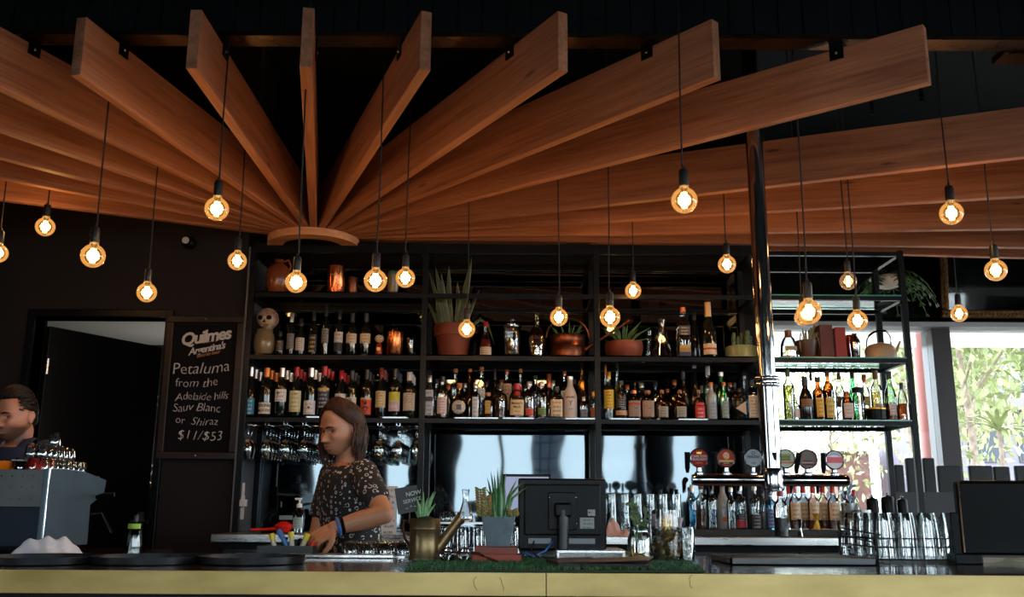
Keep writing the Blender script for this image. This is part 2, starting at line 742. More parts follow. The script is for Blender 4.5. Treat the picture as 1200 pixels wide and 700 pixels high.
# dark boarded cladding above the windows (vertical boards)
struct(MB().box(mR, X1, Y1 - .09, Y1 - .002, wz + .07, wz + .10).build('trim_2', m_black))
struct(MB().box(mR, X1, Y1 - .10, Y1 + .22, wz - .012, wz + .03).build('trim_3', mat('window_head_grey', lin((215, 215, 220)), .5)))
bx = mR + .05
bm_ = None
cl = thing('wall_cladding', 'black vertical boards above the window beside the framed mirror', None, (0, 0, 0))
struct(cl)
while bx < X1 - .2:
    o = bm_.copy() if bm_ else MB().box(0, .158, -.03, 0, 0, ZC - wz - .11).build('plank', m_black, cl)
    if bm_:
        COL.objects.link(o)
    bm_ = bm_ or o
    o.location = (bx, Y1 - .003, wz + .105)
    bx += .166
# windows: frame, mullions, panes
cuts = [mR, mx0 - 2.3, mx0, mx0 + 2.9, mx0 + 5.8]
cuts = [c for c in cuts if c < X1 - .2]
BLIND, t_, out_ = _new('white_blind_cloth')
a_ = t_.nodes.new('ShaderNodeBsdfDiffuse')
b_ = t_.nodes.new('ShaderNodeBsdfTranslucent')
c_ = t_.nodes.new('ShaderNodeMixShader')
a_.inputs['Color'].default_value = b_.inputs['Color'].default_value = (.85, .85, .84, 1)
t_.links.new(a_.outputs[0], c_.inputs[1])
t_.links.new(b_.outputs[0], c_.inputs[2])
t_.links.new(c_.outputs[0], out_.inputs['Surface'])
wn = 0
for i, c in enumerate(cuts):
    a = c + (.17 if i else 0.0)
    b = cuts[i + 1] if i + 1 < len(cuts) else X1
    wn += 1
    g = thing('window_%d' % wn, 'tall grey framed window onto the street trees', None, (0, 0, 0))
    struct(g)
    MB().box(a, b, Y1 + .09, Y1 + .10, wz0, wz - .012).build('pane', m_pane, g)
    if i:
        MB().box(c, c + .17, Y1 - .02, Y1 + .22, wz0, wz - .012).build('mullion', m_frame_grey, g, bevel=.005)
    MB().box(a, b, Y1 + .04, Y1 + .16, wz0, wz0 + .07).build('sill', m_frame_grey, g)
    # roller blind drawn a little way down outside the glass
    zb = at(1150, 408, Y1 + .3).z
    MB().box(a + .02, b - .02, Y1 + .28, Y1 + .284, zb, wz + .05).build('blind', BLIND, g)
    portal((0.5 * (a + b), Y1 + .02, .5 * (wz0 + wz)), (R(-90), 0, 0), b - a, wz - wz0)

# street-front wall behind the camera (seen in the mirror) with its windows
fz0, fz1 = 0.85, 3.1
op = [(-3.5, -3.06), (-2.2, -1.76), (-.96, -.22), (-.14, 1.45), (1.68, 2.2), (2.83, 3.36), (4.43, 7.3)]
fm = MB().box(X0, X1, Y0 - .2, Y0, 0, fz0).box(X0, X1, Y0 - .2, Y0, fz1, ZC)
px_ = X0
for a, b in op:
    fm.box(px_, a, Y0 - .2, Y0, fz0, fz1)
    px_ = b
fm.box(px_, X1, Y0 - .2, Y0, fz0, fz1)
struct(fm.build('wall_front', m_black))
for a, b in op:
    wn += 1
    g = struct(thing('window_%d' % wn, 'window of the street front behind the camera', None))
    MB().box(a, b, Y0 - .11, Y0 - .10, fz0, fz1).build('pane', m_pane, g)
    MB().box(a, b, Y0 - .14, Y0 - .06, fz0, fz0 + .06).build('sill', m_frame_grey, g)
    if 0 < a + b < 2:
        # added bars and dark panes, standing in for the gridded building outside
        for k in range(4):
            MB().box(.38 + k * .175, .40 + k * .175, Y0 - .13, Y0 - .09, fz0, fz1).build('mullion', m_black, g)
        for k in range(9):
            MB().box(.38, .925, Y0 - .13, Y0 - .09, fz0 + k * .27, fz0 + k * .27 + .02).build('standin_bar', m_black, g)
        for k in range(3):
            MB().box(.40 + k * .175, .555 + k * .175, Y0 - .12, Y0 - .115, fz0, fz1).build('pane', glass('dark_standin_pane', (.25, .27, .30), refl=.02), g)
    portal((.5 * (a + b), Y0 - .02, .5 * (fz0 + fz1)), (R(90), 0, 0), b - a, fz1 - fz0)
# unseen window added to light the boards from the front left
wn += 1
g = struct(thing('window_%d' % wn, 'added unseen window in the left-hand wall for more daylight', None))
MB().box(X0 - .11, X0 - .10, LW0, LW1, .85, 3.1).build('pane', m_pane, g)
MB().box(X0 - .14, X0 - .06, LW0, LW1, .85, .91).build('sill', m_frame_grey, g)
portal((X0 - .02, .5 * (LW0 + LW1), 1.97), (0, R(-90), 0), 2.25, LW1 - LW0)
# right-hand wall with windows
rop = [(-4.2, -2.0), (-1.6, 1.4), (1.8, 4.6), (5.0, 7.9)]
rm = MB().box(X1, X1 + .2, Y0 - .2, Y1 + .2, 0, fz0).box(X1, X1 + .2, Y0 - .2, Y1 + .2, fz1, ZC)
py_ = Y0 - .2
for a, b in rop:
    rm.box(X1, X1 + .2, py_, a, fz0, fz1)
    py_ = b
rm.box(X1, X1 + .2, py_, Y1 + .2, fz0, fz1)
struct(rm.build('wall_right', m_black))
for a, b in rop:
    wn += 1
    g = struct(thing('window_%d' % wn, 'window in the right-hand wall', None))
    MB().box(X1 + .1, X1 + .11, a, b, fz0, fz1).build('pane', m_pane, g)
    MB().box(X1 + .06, X1 + .14, a, b, fz0, fz0 + .06).build('sill', m_frame_grey, g)
    portal((X1 + .02, .5 * (a + b), .5 * (fz0 + fz1)), (0, R(90), 0), fz1 - fz0, b - a)

# ------------------------------------------------------------------ bulkhead, steel beam, hangers
bk = struct(thing('wall_bulkhead', 'dark boarded bulkhead hanging above the bar', None))
MB().box(X0, X1, 3.775, 3.86, 3.258, ZC).build('backing', m_board_dark, bk)
bx = -4.2
first = None
while bx < 4.4:
    o = first.copy() if first else MB().box(0, .102, -.025, 0, 3.257, ZC).build('plank', m_board_dark, bk)
    if first:
        COL.objects.link(o)
    first = first or o
    o.location = (bx, 3.776, 0)
    bx += .107
sb = MB().box(X0, X1, 3.72, 3.82, 3.235, 3.255).build('ceiling_beam', m_warm_lit, None)
struct(sb)
b2 = at(1150, 62, 3.9).x
b2 = at(1166, 66, 3.9).x
struct(MB().box(b2, b2 + .6, 3.822, 3.93, 3.225, 3.255).build('ceiling_beam', m_warm_lit))
for px, py in ((1022, 110), (1080, 95), (455, 210)):
    p = atz(px, py + 20, 3.22)
    tag(MB().tube([(p.x, p.y, 3.2), (p.x, p.y, ZC)], .011).build('hanger_rod', m_steel_black),
        'thin dark ceiling rod ' + {1022: 'between the longest tip and the chrome column', 1080: 'just below the longest timber tip', 455: 'behind the short timbers'}[px], 'rod')

# ------------------------------------------------------------------ timber fan
ZB, ZT, BT = 2.95, 3.205, 0.046
HUB = atz(368, 281, ZB)
tips = [(88, 88), (224, 80), (358, 78), (498, 82), (660, 83), (841, 92), (1090, 98)]
left = [(0, 235), (0, 210), (0, 186), (0, 154), (0, 105)]
right = [(1200, 185), (1200, 231), (1200, 269), (1200, 291), (1200, 303)]
AZ = []
fan = thing('timber_fan', 'fan of orange timber boards spreading from a half ring over the bar', 'ceiling feature', HUB)


def fan_board(p, length=None):
    q = atz(p[0], p[1], ZB) - HUB
    L_ = length or math.hypot(q.x, q.y)
    a = math.atan2(q.y, q.x)
    AZ.append((a, L_))
    o = MB().box(.25, L_, -BT / 2, BT / 2, 0, ZT - ZB).build('timber_board', m_timber, fan, bevel=.003)
    o.rotation_euler = (0, 0, a)
    # steel bracket where the board hangs from the beam
    rr = (3.77 - HUB.y) / math.sin(a) if math.sin(a) < -.3 else None
    if rr and rr < L_ - .05:
        bk_ = MB().box(rr - .03, rr + .03, -BT / 2 - .006, BT / 2 + .006, ZT - ZB - .05, ZT - ZB + .045).build('bracket', m_steel_black, o)
        for s in (-1, 1):
            MB().ball((rr, s * (BT / 2 + .007), ZT - ZB - .022), .006, 8, 6).build('bolt', m_stain, o)
    return o


for p in left:
    q = atz(p[0], p[1], ZB) - HUB
    L0 = (HUB.y - 3.5) / max(.42, -math.sin(math.atan2(q.y, q.x)))
    fan_board(p, min(L0, 4.6))
for p in tips:
    fan_board(p)
for p in right:
    fan_board(p, 6.2)
MB().lathe([(.19, -.05), (.29, -.05), (.29, -.002), (.19, -.002), (.19, -.05)], 40, arc=(math.pi, 2 * math.pi)).add(
    [(.19, 0, -.05), (.29, 0, -.05), (.29, 0, -.002), (.19, 0, -.002), (-.19, 0, -.05), (-.29, 0, -.05), (-.29, 0, -.002), (-.19, 0, -.002)],
    [(0, 1, 2, 3), (4, 7, 6, 5)], False).build('half_ring', m_ring, fan)
MB().box(-.16, .16, -.03, .03, .0, ZT - ZB).build('hub_block', m_black, fan)

# ------------------------------------------------------------------ pendant bulbs
m_cord = mat('black_cord', lin((14, 14, 15)), .7)
m_sock = mat('black_lamp_socket', lin((20, 20, 21)), .4)
m_bulb = glass('amber_bulb_glass', (1.0, .86, .62), refl=.03, rough=.02, glow=(1.0, .48, .14), gstr=.13)
m_clear_bulb = glass('clear_bulb_glass', (1.0, .95, .86), refl=.03, rough=.02, glow=(1.0, .5, .2), gstr=.05)
m_fil = emit('glowing_filament', (1.0, .60, .22), 26.0)
m_stemg = glass('bulb_stem_glass', (1, .95, .85), refl=.08)
BULBS = [
    # px, py, diameter px, cord-top px, py, top kind, label
    (-2, 297, 22, 3, 190, 'b', 'cut off by the left edge of the picture'),
    (53, 266, 22, 59, 224, 'b', 'on the shortest cord at left'),
    (109, 300, 28, 128, 115, 'b', 'large one at the far left'),
    (172, 343, 23, 184, 197, 'b', 'lowest on the left, just above the doorway'),
    (254, 245, 28, 268, 70, 't', 'high one hanging left of the half ring'),
    (278, 306, 22, 287, 180, 'b', 'small one right of the wall camera'),
    (347, 331, 25, 353, 120, 't', 'hanging in front of the brown stoneware jug'),
    (440, 329, 27, 449, 95, 't', 'larger of the two beside the copper canister'),
    (475, 326, 23, 480, 152, 'b', 'smaller of the two left of the snake plant'),
    (547, 386, 20, 549, 207, 'b', 'hanging in front of the terracotta snake plant pot'),
    (655, 372, 21, 655, 205, 'b', 'hanging over the copper watering can'),
    (715, 372, 24, 714, 190, 'b', 'hanging over the low terracotta bowl'),
    (742, 341, 19, 742, 258, 'b', 'smallest one above the glass carafe'),
    (802, 235, 31, 796, 37, 't', 'biggest and nearest, hanging alone left of the column'),
    (852, 310, 21, 850, 225, 'b', 'just left of the chrome column'),
    (994, 330, 20, 987, 210, 'b', 'dim clear one right of the column'),
    (948, 366, 29, 935, 130, 'b', 'big one directly right of the column'),
    (941, 372, 20, 934, 247, 'b', 'half hidden behind the big one by the column'),
    (1005, 376, 23, 994, 208, 'b', 'above the red books on the glass shelf'),
    (1115, 250, 27, 1104, 140, 't', 'high one at right in front of the timbers'),
    (1167, 317, 25, 1155, 192, 'b', 'rightmost one, beside the framed mirror'),
    (1124, 368, 19, 1117, 297, 'b', 'low one over the grey window post'),
]


def board_clear(x, y):
    best = 9
    for a, L_ in AZ:
        vx, vy = x - HUB.x, y - HUB.y
        t = vx * math.cos(a) + vy * math.sin(a)
        if .2 < t < L_ + .05:
            best = min(best, abs(-vx * math.sin(a) + vy * math.cos(a)))
    return best


def pendant(px, py, dpx, cx, cy, kind, desc):
    Y = atz(cx, cy, ZB if kind == 'b' else ZT).y
    est = .10 * F_PX / dpx
    Y = (max(Y + .07, min(.5 * (Y + est), Y + .4)) if kind == 'b' else Y - .09)
    for k in range(60):
        p = at(px, py, Y)
        if board_clear(p.x, p.y) > BT / 2 + .016:
            break
        Y += .01 if kind == 'b' else -.01
    p = at(px, py, Y)
    r = .5 * dpx * mpp(p)
    clear = 'dim clear' in desc
    g = thing('pendant_lamp', ('clear' if clear else 'amber') + ' globe bulb on a black cord, ' + desc, 'lamp', (p.x, p.y, p.z), group='globe bulbs hung between the timbers')
    s = r / .05
    zt = .075 * s
    prof = []
    for i in range(15):
        a = -math.pi / 2 + (math.pi * .865) * i / 14
        prof.append((max(1e-5, r * math.cos(a)), r * math.sin(a)))
    prof += [(.0165 * s, .056 * s), (.0155 * s, .064 * s)]
    MB().lathe(prof, 24).build('bulb', m_clear_bulb if clear else m_bulb, g)
    fil = MB()
    n = 9
    for k in range(n):
        a = 2 * math.pi * k / n
        fil.tube([(.0085 * s * math.cos(a), .0085 * s * math.sin(a), -.030 * s), (.0095 * s * math.cos(a + .25), .0095 * s * math.sin(a + .25), .030 * s)], (.0012 if clear else .0021) * s, 5)
    fil.build('filament', m_fil, g)
    MB().lathe([(.004 * s, -.022 * s), (.004 * s, .03 * s), (.011 * s, .05 * s), (.013 * s, .062 * s)], 10).build('glass_stem', m_stemg, g)
    MB().lathe([(.0175 * s, .056 * s), (.0185 * s, .064 * s), (.0185 * s, .112 * s), (.016 * s, .122 * s), (.006 * s, .128 * s), (.005 * s, .14 * s)], 20).build('socket', m_sock, g)
    MB().lathe([(.0195 * s, .060 * s), (.0195 * s, .066 * s)], 20).build('socket_ring', m_sock, g)
    # the cord sways slightly: it runs from the socket to the ceiling
    top = at(cx, cy, p.y)
    zz = ZC - p.z
    kx = (top.x - p.x) / max(.2, top.z - p.z)
    rnd = random.Random(px)
    pts = []
    for k in range(13):
        t = k / 12
        zk = .135 * s + t * (zz - .135 * s)
        wob = .004 * math.sin(7 * t + rnd.random() * 0.5 + px) * (1 - t)
        pts.append((wob + .15 * kx * zk, 0, zk))
    MB().tube(pts, .0036, 6).build('cord', m_cord, g)
    l = bpy.data.lights.new('bulb_light', 'POINT')
    l.color = (1.0, .56, .25)
    l.energy = .8 if clear else 3.5
    l.shadow_soft_size = .03
    o = bpy.data.objects.new('bulb_light', l)
    COL.objects.link(o)
    o.parent = g
    return g


for b in BULBS:
    pendant(*b)
# ------------------------------------------------------------------ outdoors beyond the windows
struct(MB().box(-80, 80, Y1 + .3, 90, -.3, -.12).box(-80, 80, -90, Y0 - .3, -.3, -.12).box(X1 + .3, 80, Y0 - .3, Y1 + .3, -.3, -.12).box(-80, X0 - .3, Y0 - .3, Y1 + .3, -.3, -.12).build('ground_street', mat('street_paving', lin((110, 108, 104)), .8, var=.1, vscale=.6)))
m_leaf = mat('street_tree_leaf', lin((134, 142, 92)), .6, var=.25, vscale=3)
m_leaf2 = mat('street_tree_leaf_pale', lin((160, 160, 114)), .6, var=.2, vscale=3)
m_bark = mat('tree_bark', lin((140, 122, 108)), .9, var=.3, vscale=12)


def street_tree(px, Y, h, rx, n, m, label, seed):
    rnd = random.Random(seed)
    x = at(px, 500, Y).x
    t = thing('street_tree', label, 'tree', (x, Y, -.12), group='trees outside the window')
    tk = MB().tube([(0, 0, 0), (.05, .0, h * .3), (-.06, .05, h * .55), (.1, 0, h * .85)], [.08, .06, .04, .015], 10)
    cl_ = []
    for k in range(9):
        a = rnd.random() * 6.28
        z0 = h * (.35 + .05 * k)
        e = Vector((rx * .8 * math.cos(a), rx * .8 * math.sin(a), z0 + h * .12))
        tk.tube([(0, 0, z0 * .9), e * .5 + Vector((0, 0, z0 * .5)), e], [.03, .02, .008], 6)
        cl_.append(e)
    tk.build('trunk', m_bark, t)
    lf = MB()
    for k in range(n):
        c = rnd.choice(cl_) if rnd.random() < .75 else Vector((rnd.gauss(0, rx * .4), rnd.gauss(0, rx * .4), h * rnd.uniform(.35, 1.0)))
        p = c + Vector((rnd.gauss(0, rx * .28), rnd.gauss(0, rx * .28), rnd.gauss(0, h * .09)))
        s = rnd.uniform(.06, .13)
        M = Euler((rnd.random() * 6, rnd.random() * 6, rnd.random() * 6)).to_matrix()
        lf.add([p + M @ Vector(q) for q in ((-s, 0, 0), (0, -s * .5, .01), (s, 0, 0), (0, s * .5, .01))], [(0, 1, 2, 3)], False)
    o = lf.build('foliage', m, t)
    o['kind'] = 'stuff'


street_tree(1135, 15.5, 8.6, 1.8, 4600, m_leaf, 'broad pale green tree right of the grey window post', 1)
street_tree(1066, 21.0, 8.0, 1.8, 4600, m_leaf2, 'yellow green tree behind the end of the shelves', 2)
street_tree(975, 26, 6.0, 2.2, 2200, m_leaf2, 'faint pale tree seen through the glass shelves', 3)
street_tree(1320, 27.0, 6.2, 2.0, 2500, m_leaf, 'tree at the right edge of the picture', 4)
# palm in front of the building
pl = thing('palm_tree', 'spiky young palm outside, low in the right window', 'tree', (at(1170, 500, 13).x, 13, -.12))
MB().tube([(0, 0, 0), (.03, 0, .9), (0, 0, at(1168, 505, 13).z + .12)], [.045, .035, .03], 8).build('trunk', m_bark, pl)
zt = at(1168, 505, 13).z + .12
for k in range(16):
    a = k * 2.4
    el = .3 + .9 * ((k * 7) % 5) / 5
    L_ = .75
    pts = [Vector((math.cos(a) * math.cos(el) * L_ * t, math.sin(a) * math.cos(el) * L_ * t, zt + math.sin(el) * L_ * t - .5 * t * t * L_)) for t in (0, .3, .6, 1)]
    MB().tube(pts, [.02, .035, .025, .004], 6, flat=.25).build('frond', m_leaf, pl)
# pink street post
pp = at(1081, 460, 10.5)
tag(MB().tube([(pp.x, 10.5, -.12), (pp.x + .02, 10.5, 4.2)], .075, 12).build('street_post', mat('salmon_painted_steel', lin((168, 104, 98)), .5)), 'salmon pink post outside, left of the grey window post', 'post')
# building across the street
by = 27.0
bz = lambda py: at(1170, py, by).z
bld = thing('office_building', 'pale concrete building across the street with rows of dark windows', 'building', (at(1120, 480, by).x, by, -.12))
bw = 13.0
MB().box(0, bw, 0, 6, 0, 8.5).build('facade', mat('building_concrete', lin((126, 120, 134)), .8, var=.06, vscale=.7), bld)
m_bwin = mat('building_window_glass', lin((34, 42, 58)), .2)
for r_ in range(4):
    z0 = .8 + r_ * 2.0
    MB().box(-.1, bw + .1, -.5, 0, z0 + 1.45, z0 + 1.75).build('ledge', MATS['building_concrete'], bld)
    for c_ in range(9):
        f = MB().box(.25 + c_ * 1.4, 1.25 + c_ * 1.4, -.04, .05, z0, z0 + 1.3).build('window', m_frame_grey, bld)
        MB().box(.31 + c_ * 1.4, 1.19 + c_ * 1.4, -.05, -.03, z0 + .06, z0 + 1.24).build('pane', m_bwin, f)
bl2 = thing('office_building', 'low brick building outside, seen under the glass shelves', 'building', (at(985, 560, 32).x - 9, 32, -.12))
MB().box(0, 10, 0, 5, 0, 3.4).build('facade', mat('brick_facade', lin((120, 84, 76)), .8, var=.2, vscale=4), bl2)
MB().box(-.2, 10.2, -.2, 5.2, 3.4, 3.7).build('roof', m_white, bl2)
for c_ in range(6):
    f = MB().box(.5 + c_ * 1.6, 1.5 + c_ * 1.6, -.04, .05, .8, 2.4).build('window', m_frame_grey, bl2)
    MB().box(.56 + c_ * 1.6, 1.44 + c_ * 1.6, -.05, -.03, .86, 2.34).build('pane', m_bwin, f)

# things in the room beyond the shelves: dark seat backs under the windows
m_seat = mat('black_upholstery', lin((30, 29, 31)), .6, var=.1)
bsx = at(1046, 565, 7.2).x
bn = thing('banquette', 'long dark banquette bench under the window behind the shelves', 'bench', (bsx, 7.2, 0))
zs = at(1090, 577, 7.2).z
MB().box(0, 2.6, 0, .09, 0, zs).build('back_panel', mat('dark_grey_laminate', lin((52, 50, 52)), .55), bn)
MB().box(.02, 2.6, .1, .38, 0, .48).build('seat', m_seat, bn)
for i, (pa, pb, pt, yy) in enumerate(((1047, 1058, 545, 7.7), (1060, 1077, 537, 7.7), (1080, 1094, 537, 7.7), (1097, 1126, 546, 7.7), (1134, 1162, 546, 7.9), (1163, 1182, 547, 7.9), (1188, 1214, 546, 7.9))):
    a, b = at(pa, pt, yy), at(pb, pt, yy)
    c = thing('dining_chair', 'high black chair back under the window, number ' + ['one', 'two', 'three', 'four', 'five', 'six', 'seven'][i] + ' counting from the shelf end', 'chair', (.5 * (a.x + b.x), yy, 0), group='black chairs along the window')
    hw = .5 * (b.x - a.x)
    MB().box(-hw, hw, -.02, .02, .46, a.z).build('backrest', m_seat, c, bevel=.012)
    MB().box(-hw, hw, 0.02, .40, .42, .47).build('seat', m_seat, c, bevel=.01)
    for sx in (-1, 1):
        for yy_ in (.0, .37):
            MB().box(sx * hw * .85 - .012, sx * hw * .85 + .012, yy_ - .012, yy_ + .012, 0, .43).build('leg', m_steel_black, c)

# big framed mirror tilted out from the wall above the window
fm_ = thing('framed_mirror', 'large mirror in an ornate dark gold frame leaning out above the window', 'mirror', (0, 0, 0))
pA = at(1101, 373, Y1 - .12)
MW, MH = 2.6, 1.15
fm_.location = pA
fm_.rotation_euler = (R(7), 0, 0)
m_gold = mat('dark_gilt', lin((120, 84, 46)), .4, .7, var=.5, vscale=40, bump=.6, bscale=50)
for (a, b, c_, d_) in ((0, MW, 0, .075), (0, MW, MH - .075, MH), (0, .075, .075, MH - .075), (MW - .075, MW, .075, MH - .075)):
    rail = MB().box(a, b, -.05, -.005, c_, d_).build('frame_rail', m_gold, fm_, bevel=.012)
    n = int(max(b - a, d_ - c_) / .035)
    o = MB()
    for k in range(n):
        t = (k + .5) / n
        o.ball((a + (b - a) * t, -.052, c_ + .0375) if b - a > d_ - c_ else (a + .0375, -.052, c_ + (d_ - c_) * t), (.012, .008, .012), 6, 4)
    o.build('frame_beading', m_gold, rail)
MB().box(.07, MW - .07, -.02, -.012, .07, MH - .07).build('mirror_glass', mat('old_mirror', (.55, .53, .52), .04, 1.0), fm_)
MB().box(.02, MW - .02, -.012, 0, .02, MH - .02).build('backing', m_black, fm_)

# hanging fern behind the shelves at the top right
fp = at(1040, 333, 6.95)
fn = thing('potted_fern', 'green hanging fern in a white bowl behind the top of the shelves', 'plant', fp)
MB().lathe([(.02, -.04), (.09, -.02), (.13, .04), (.125, .05), (.1, .045)], 20).build('bowl', m_white, fn)
for k in range(3):
    a = k * 2.09
    MB().tube([(.125 * math.cos(a), .125 * math.sin(a), .045), (0, 0, .55)], .002, 5).build('hanger_wire', m_steel_black, fn)
MB().tube([(0, 0, .55), (0, 0, ZC - fp.z)], .003, 5).build('hanger_cord', m_steel_black, fn)
m_fern = mat('fern_green', lin((70, 116, 66)), .5, var=.3, vscale=20)
rnd = random.Random(5)
for k in range(22):
    a = rnd.random() * 6.28
    L_ = rnd.uniform(.2, .36)
    el = rnd.uniform(.1, 1.0)
    fo = MB()
    pts = []
    for i in range(9):
        t = i / 8
        pts.append(Vector((math.cos(a) * L_ * t * math.cos(el * (1 - t)), math.sin(a) * L_ * t * math.cos(el * (1 - t)), .045 + L_ * (.55 * math.sin(el) * t * (1.6 - t) - .75 * t * t * t))))
    fo.tube(pts, [.004] * 8 + [.001], 5)
    side = Vector((-math.sin(a), math.cos(a), 0))
    for i in range(1, 9):
        for s in (-1, 1):
            l = .055 * math.sin(math.pi * (i + 1) / 10)
            tdir = (pts[i] - pts[i - 1]).normalized()
            e = pts[i] + side * s * l + tdir * l * .5 - Vector((0, 0, l * .35))
            fo.add([pts[i] - tdir * .012, (pts[i] + e) / 2 + tdir * -.012, e, (pts[i] + e) / 2 + tdir * .012, pts[i] + tdir * .01], [(0, 1, 2, 3, 4)], False)
    fo.build('frond', m_fern, fn)

# small camera on the dark wall
cp = at(224, 287, WY)
sc_ = thing('wall_camera', 'small round black security camera high on the dark wall', 'camera', (cp.x, WY, cp.z))
MB().lathe([(.03, 0), (.03, .02)], 20, M=Matrix.Rotation(R(90), 4, 'X')).build('mount', m_gloss_black, sc_)
MB().ball((0, -.045, 0), .04, 20, 12).build('housing', m_gloss_black, sc_)
MB().lathe([(.015, .0), (.022, .0), (.022, .008), (.015, .008)], 18, M=Matrix.Translation((-.008, -.078, .006)) @ Matrix.Rotation(R(90), 4, 'X')).build('lens_ring', mat('pale_grey_plastic', lin((170, 170, 170)), .4), sc_)
# ------------------------------------------------------------------ back bar bench
SY0, SY1 = 5.80, 6.22
BZ = at(900, 630, 5.4).z            # bench top
BF = 5.40
bL = at(247, 627, BF).x
bR = at(1085, 630, BF).x
bb = thing('back_bar_bench', 'long dark back bar bench with a stainless front edge under the shelves', 'bench', (0, BF, 0))
MB().box(bL, bR, .0, MY - BF, BZ - .045, BZ).build('bench_top', m_stain, bb, bevel=.004)
m_fridge = mat('black_fridge_door', lin((20, 21, 24)), .3)
n_f = 6
fw_ = (bR - bL - .1) / n_f
for k in range(n_f):
    d_ = MB().box(bL + .05 + k * fw_ + .006, bL + .05 + (k + 1) * fw_ - .006, .05, .08, .12, BZ - .08).build('door', m_fridge, bb, bevel=.004)
    MB().tube([(bL + .05 + k * fw_ + .05, .02, .6), (bL + .05 + k * fw_ + .05, .02, .9)], .008).build('handle', m_chrome, d_)
MB().box(bL + .04, bR - .04, .08, MY - BF - .01, 0.0, BZ - .045).build('carcass', m_black, bb)
# black step the bottles stand on
RZ = at(900, 621, 5.62).z
rs0, rs1 = at(800, 621, 5.62).x, at(1000, 621, 5.62).x
tag(MB().box(rs0, rs1, 5.62, 5.80, BZ + .001, RZ).build('bottle_step', m_rubber, bevel=.003), 'long black rubber step carrying the bottles below the beer taps', 'shelf')

# ------------------------------------------------------------------ mirror and shelving
m_mirror = None
m_, t_, out_ = _new('dark_tinted_mirror')
g_ = t_.nodes.new('ShaderNodeBsdfPrincipled')
g_.inputs['Metallic'].default_value = 1.0
g_.inputs['Base Color'].default_value = (.075, .09, .10, 1)
g_.inputs['Roughness'].default_value = .035
tc_ = t_.nodes.new('ShaderNodeTexCoord')
nz_ = t_.nodes.new('ShaderNodeTexNoise')
nz_.inputs['Scale'].default_value = 2.2
nz_.inputs['Detail'].default_value = 1
bp_ = t_.nodes.new('ShaderNodeBump')
bp_.inputs['Strength'].default_value = .12
bp_.inputs['Distance'].default_value = .02
t_.links.new(tc_.outputs['Object'], nz_.inputs['Vector'])
t_.links.new(nz_.outputs['Fac'], bp_.inputs['Height'])
t_.links.new(bp_.outputs[0], g_.inputs['Normal'])
t_.links.new(g_.outputs[0], out_.inputs['Surface'])
m_mirror = m_

L1, L2, L3, LT = at(600, 343, SY0).z, at(600, 416, SY0).z, at(600, 489.5, SY0).z, at(600, 291, SY0).z
PXS = [at(284, 490, SY0).x, at(494, 490, SY0).x, at(701, 490, SY0).x, at(895, 490, SY0).x, at(1072, 490, SY0).x]
mw = thing('wall_mirror', 'dark tinted mirror panels lining the wall behind the shelves', 'mirror', (0, MY, 0))
for k in range(3):
    MB().box(PXS[k] + .003, PXS[k + 1] - .003, 0, .02, BZ + .005, LT).build('mirror_panel', m_mirror, mw)
m_shelfglass = glass('smoked_shelf_glass', (.30, .33, .35), refl=.06, rough=.02)
m_clearshelf = glass('clear_shelf_glass', (.80, .93, .90), refl=.04, rough=.01)
m_glassedge = mat('green_glass_edge', lin((70, 150, 140)), .2)
sh = thing('back_bar_shelving', 'tall black steel shelving with glass shelves behind the bar', 'shelving', (0, 0, 0))
PW = .036
for k, x in enumerate(PXS):
    for yy in (SY0, SY1):
        zb = BZ + .001
        MB().box(x - PW / 2, x + PW / 2, yy, yy + PW * .9, zb, LT).build('post', m_steel_black, sh, bevel=.003)
RH = .027
for k in range(4):
    a, b = PXS[k] + PW / 2, PXS[k + 1] - PW / 2
    for li, z in enumerate((LT, L1, L2, L3)):
        MB().box(a, b, SY0 + .002, SY0 + .03, z - RH - .008, z - .008).build('rail', m_steel_black, sh)
        MB().box(a, b, SY1 + .004, SY1 + .03, z - RH - .008, z - .008).build('rail', m_steel_black, sh)
        for xx in (a - PW / 2, b + PW / 2 - .03):
            MB().box(xx, xx + .03, SY0 + .04, SY1, z - RH - .008, z - .008).build('side_rail', m_steel_black, sh)
        if z == LT or (z == L1 and k in (1, 2)):
            continue
        gs = MB().box(a - .01, b + .01, SY0 + .004, SY1 + .03, z - .008, z).build('shelf_pane', m_clearshelf if k == 3 else m_shelfglass, sh)
        if k == 3:
            MB().box(a - .01, b + .01, SY0 + .001, SY0 + .004, z - .008, z).build('glass_edge', m_glassedge, gs)
MB().box(PXS[0] - .03, PXS[0] - PW / 2 - .001, SY0, MY, BZ + .001, LT).build('end_panel', mat('shelf_end_grey', lin((74, 74, 76)), .6), sh)
MB().box(PXS[0], PXS[3], SY0 + .03, SY0 + .05, LT - .002, LT + .035).build('top_fascia', m_steel_black, sh)

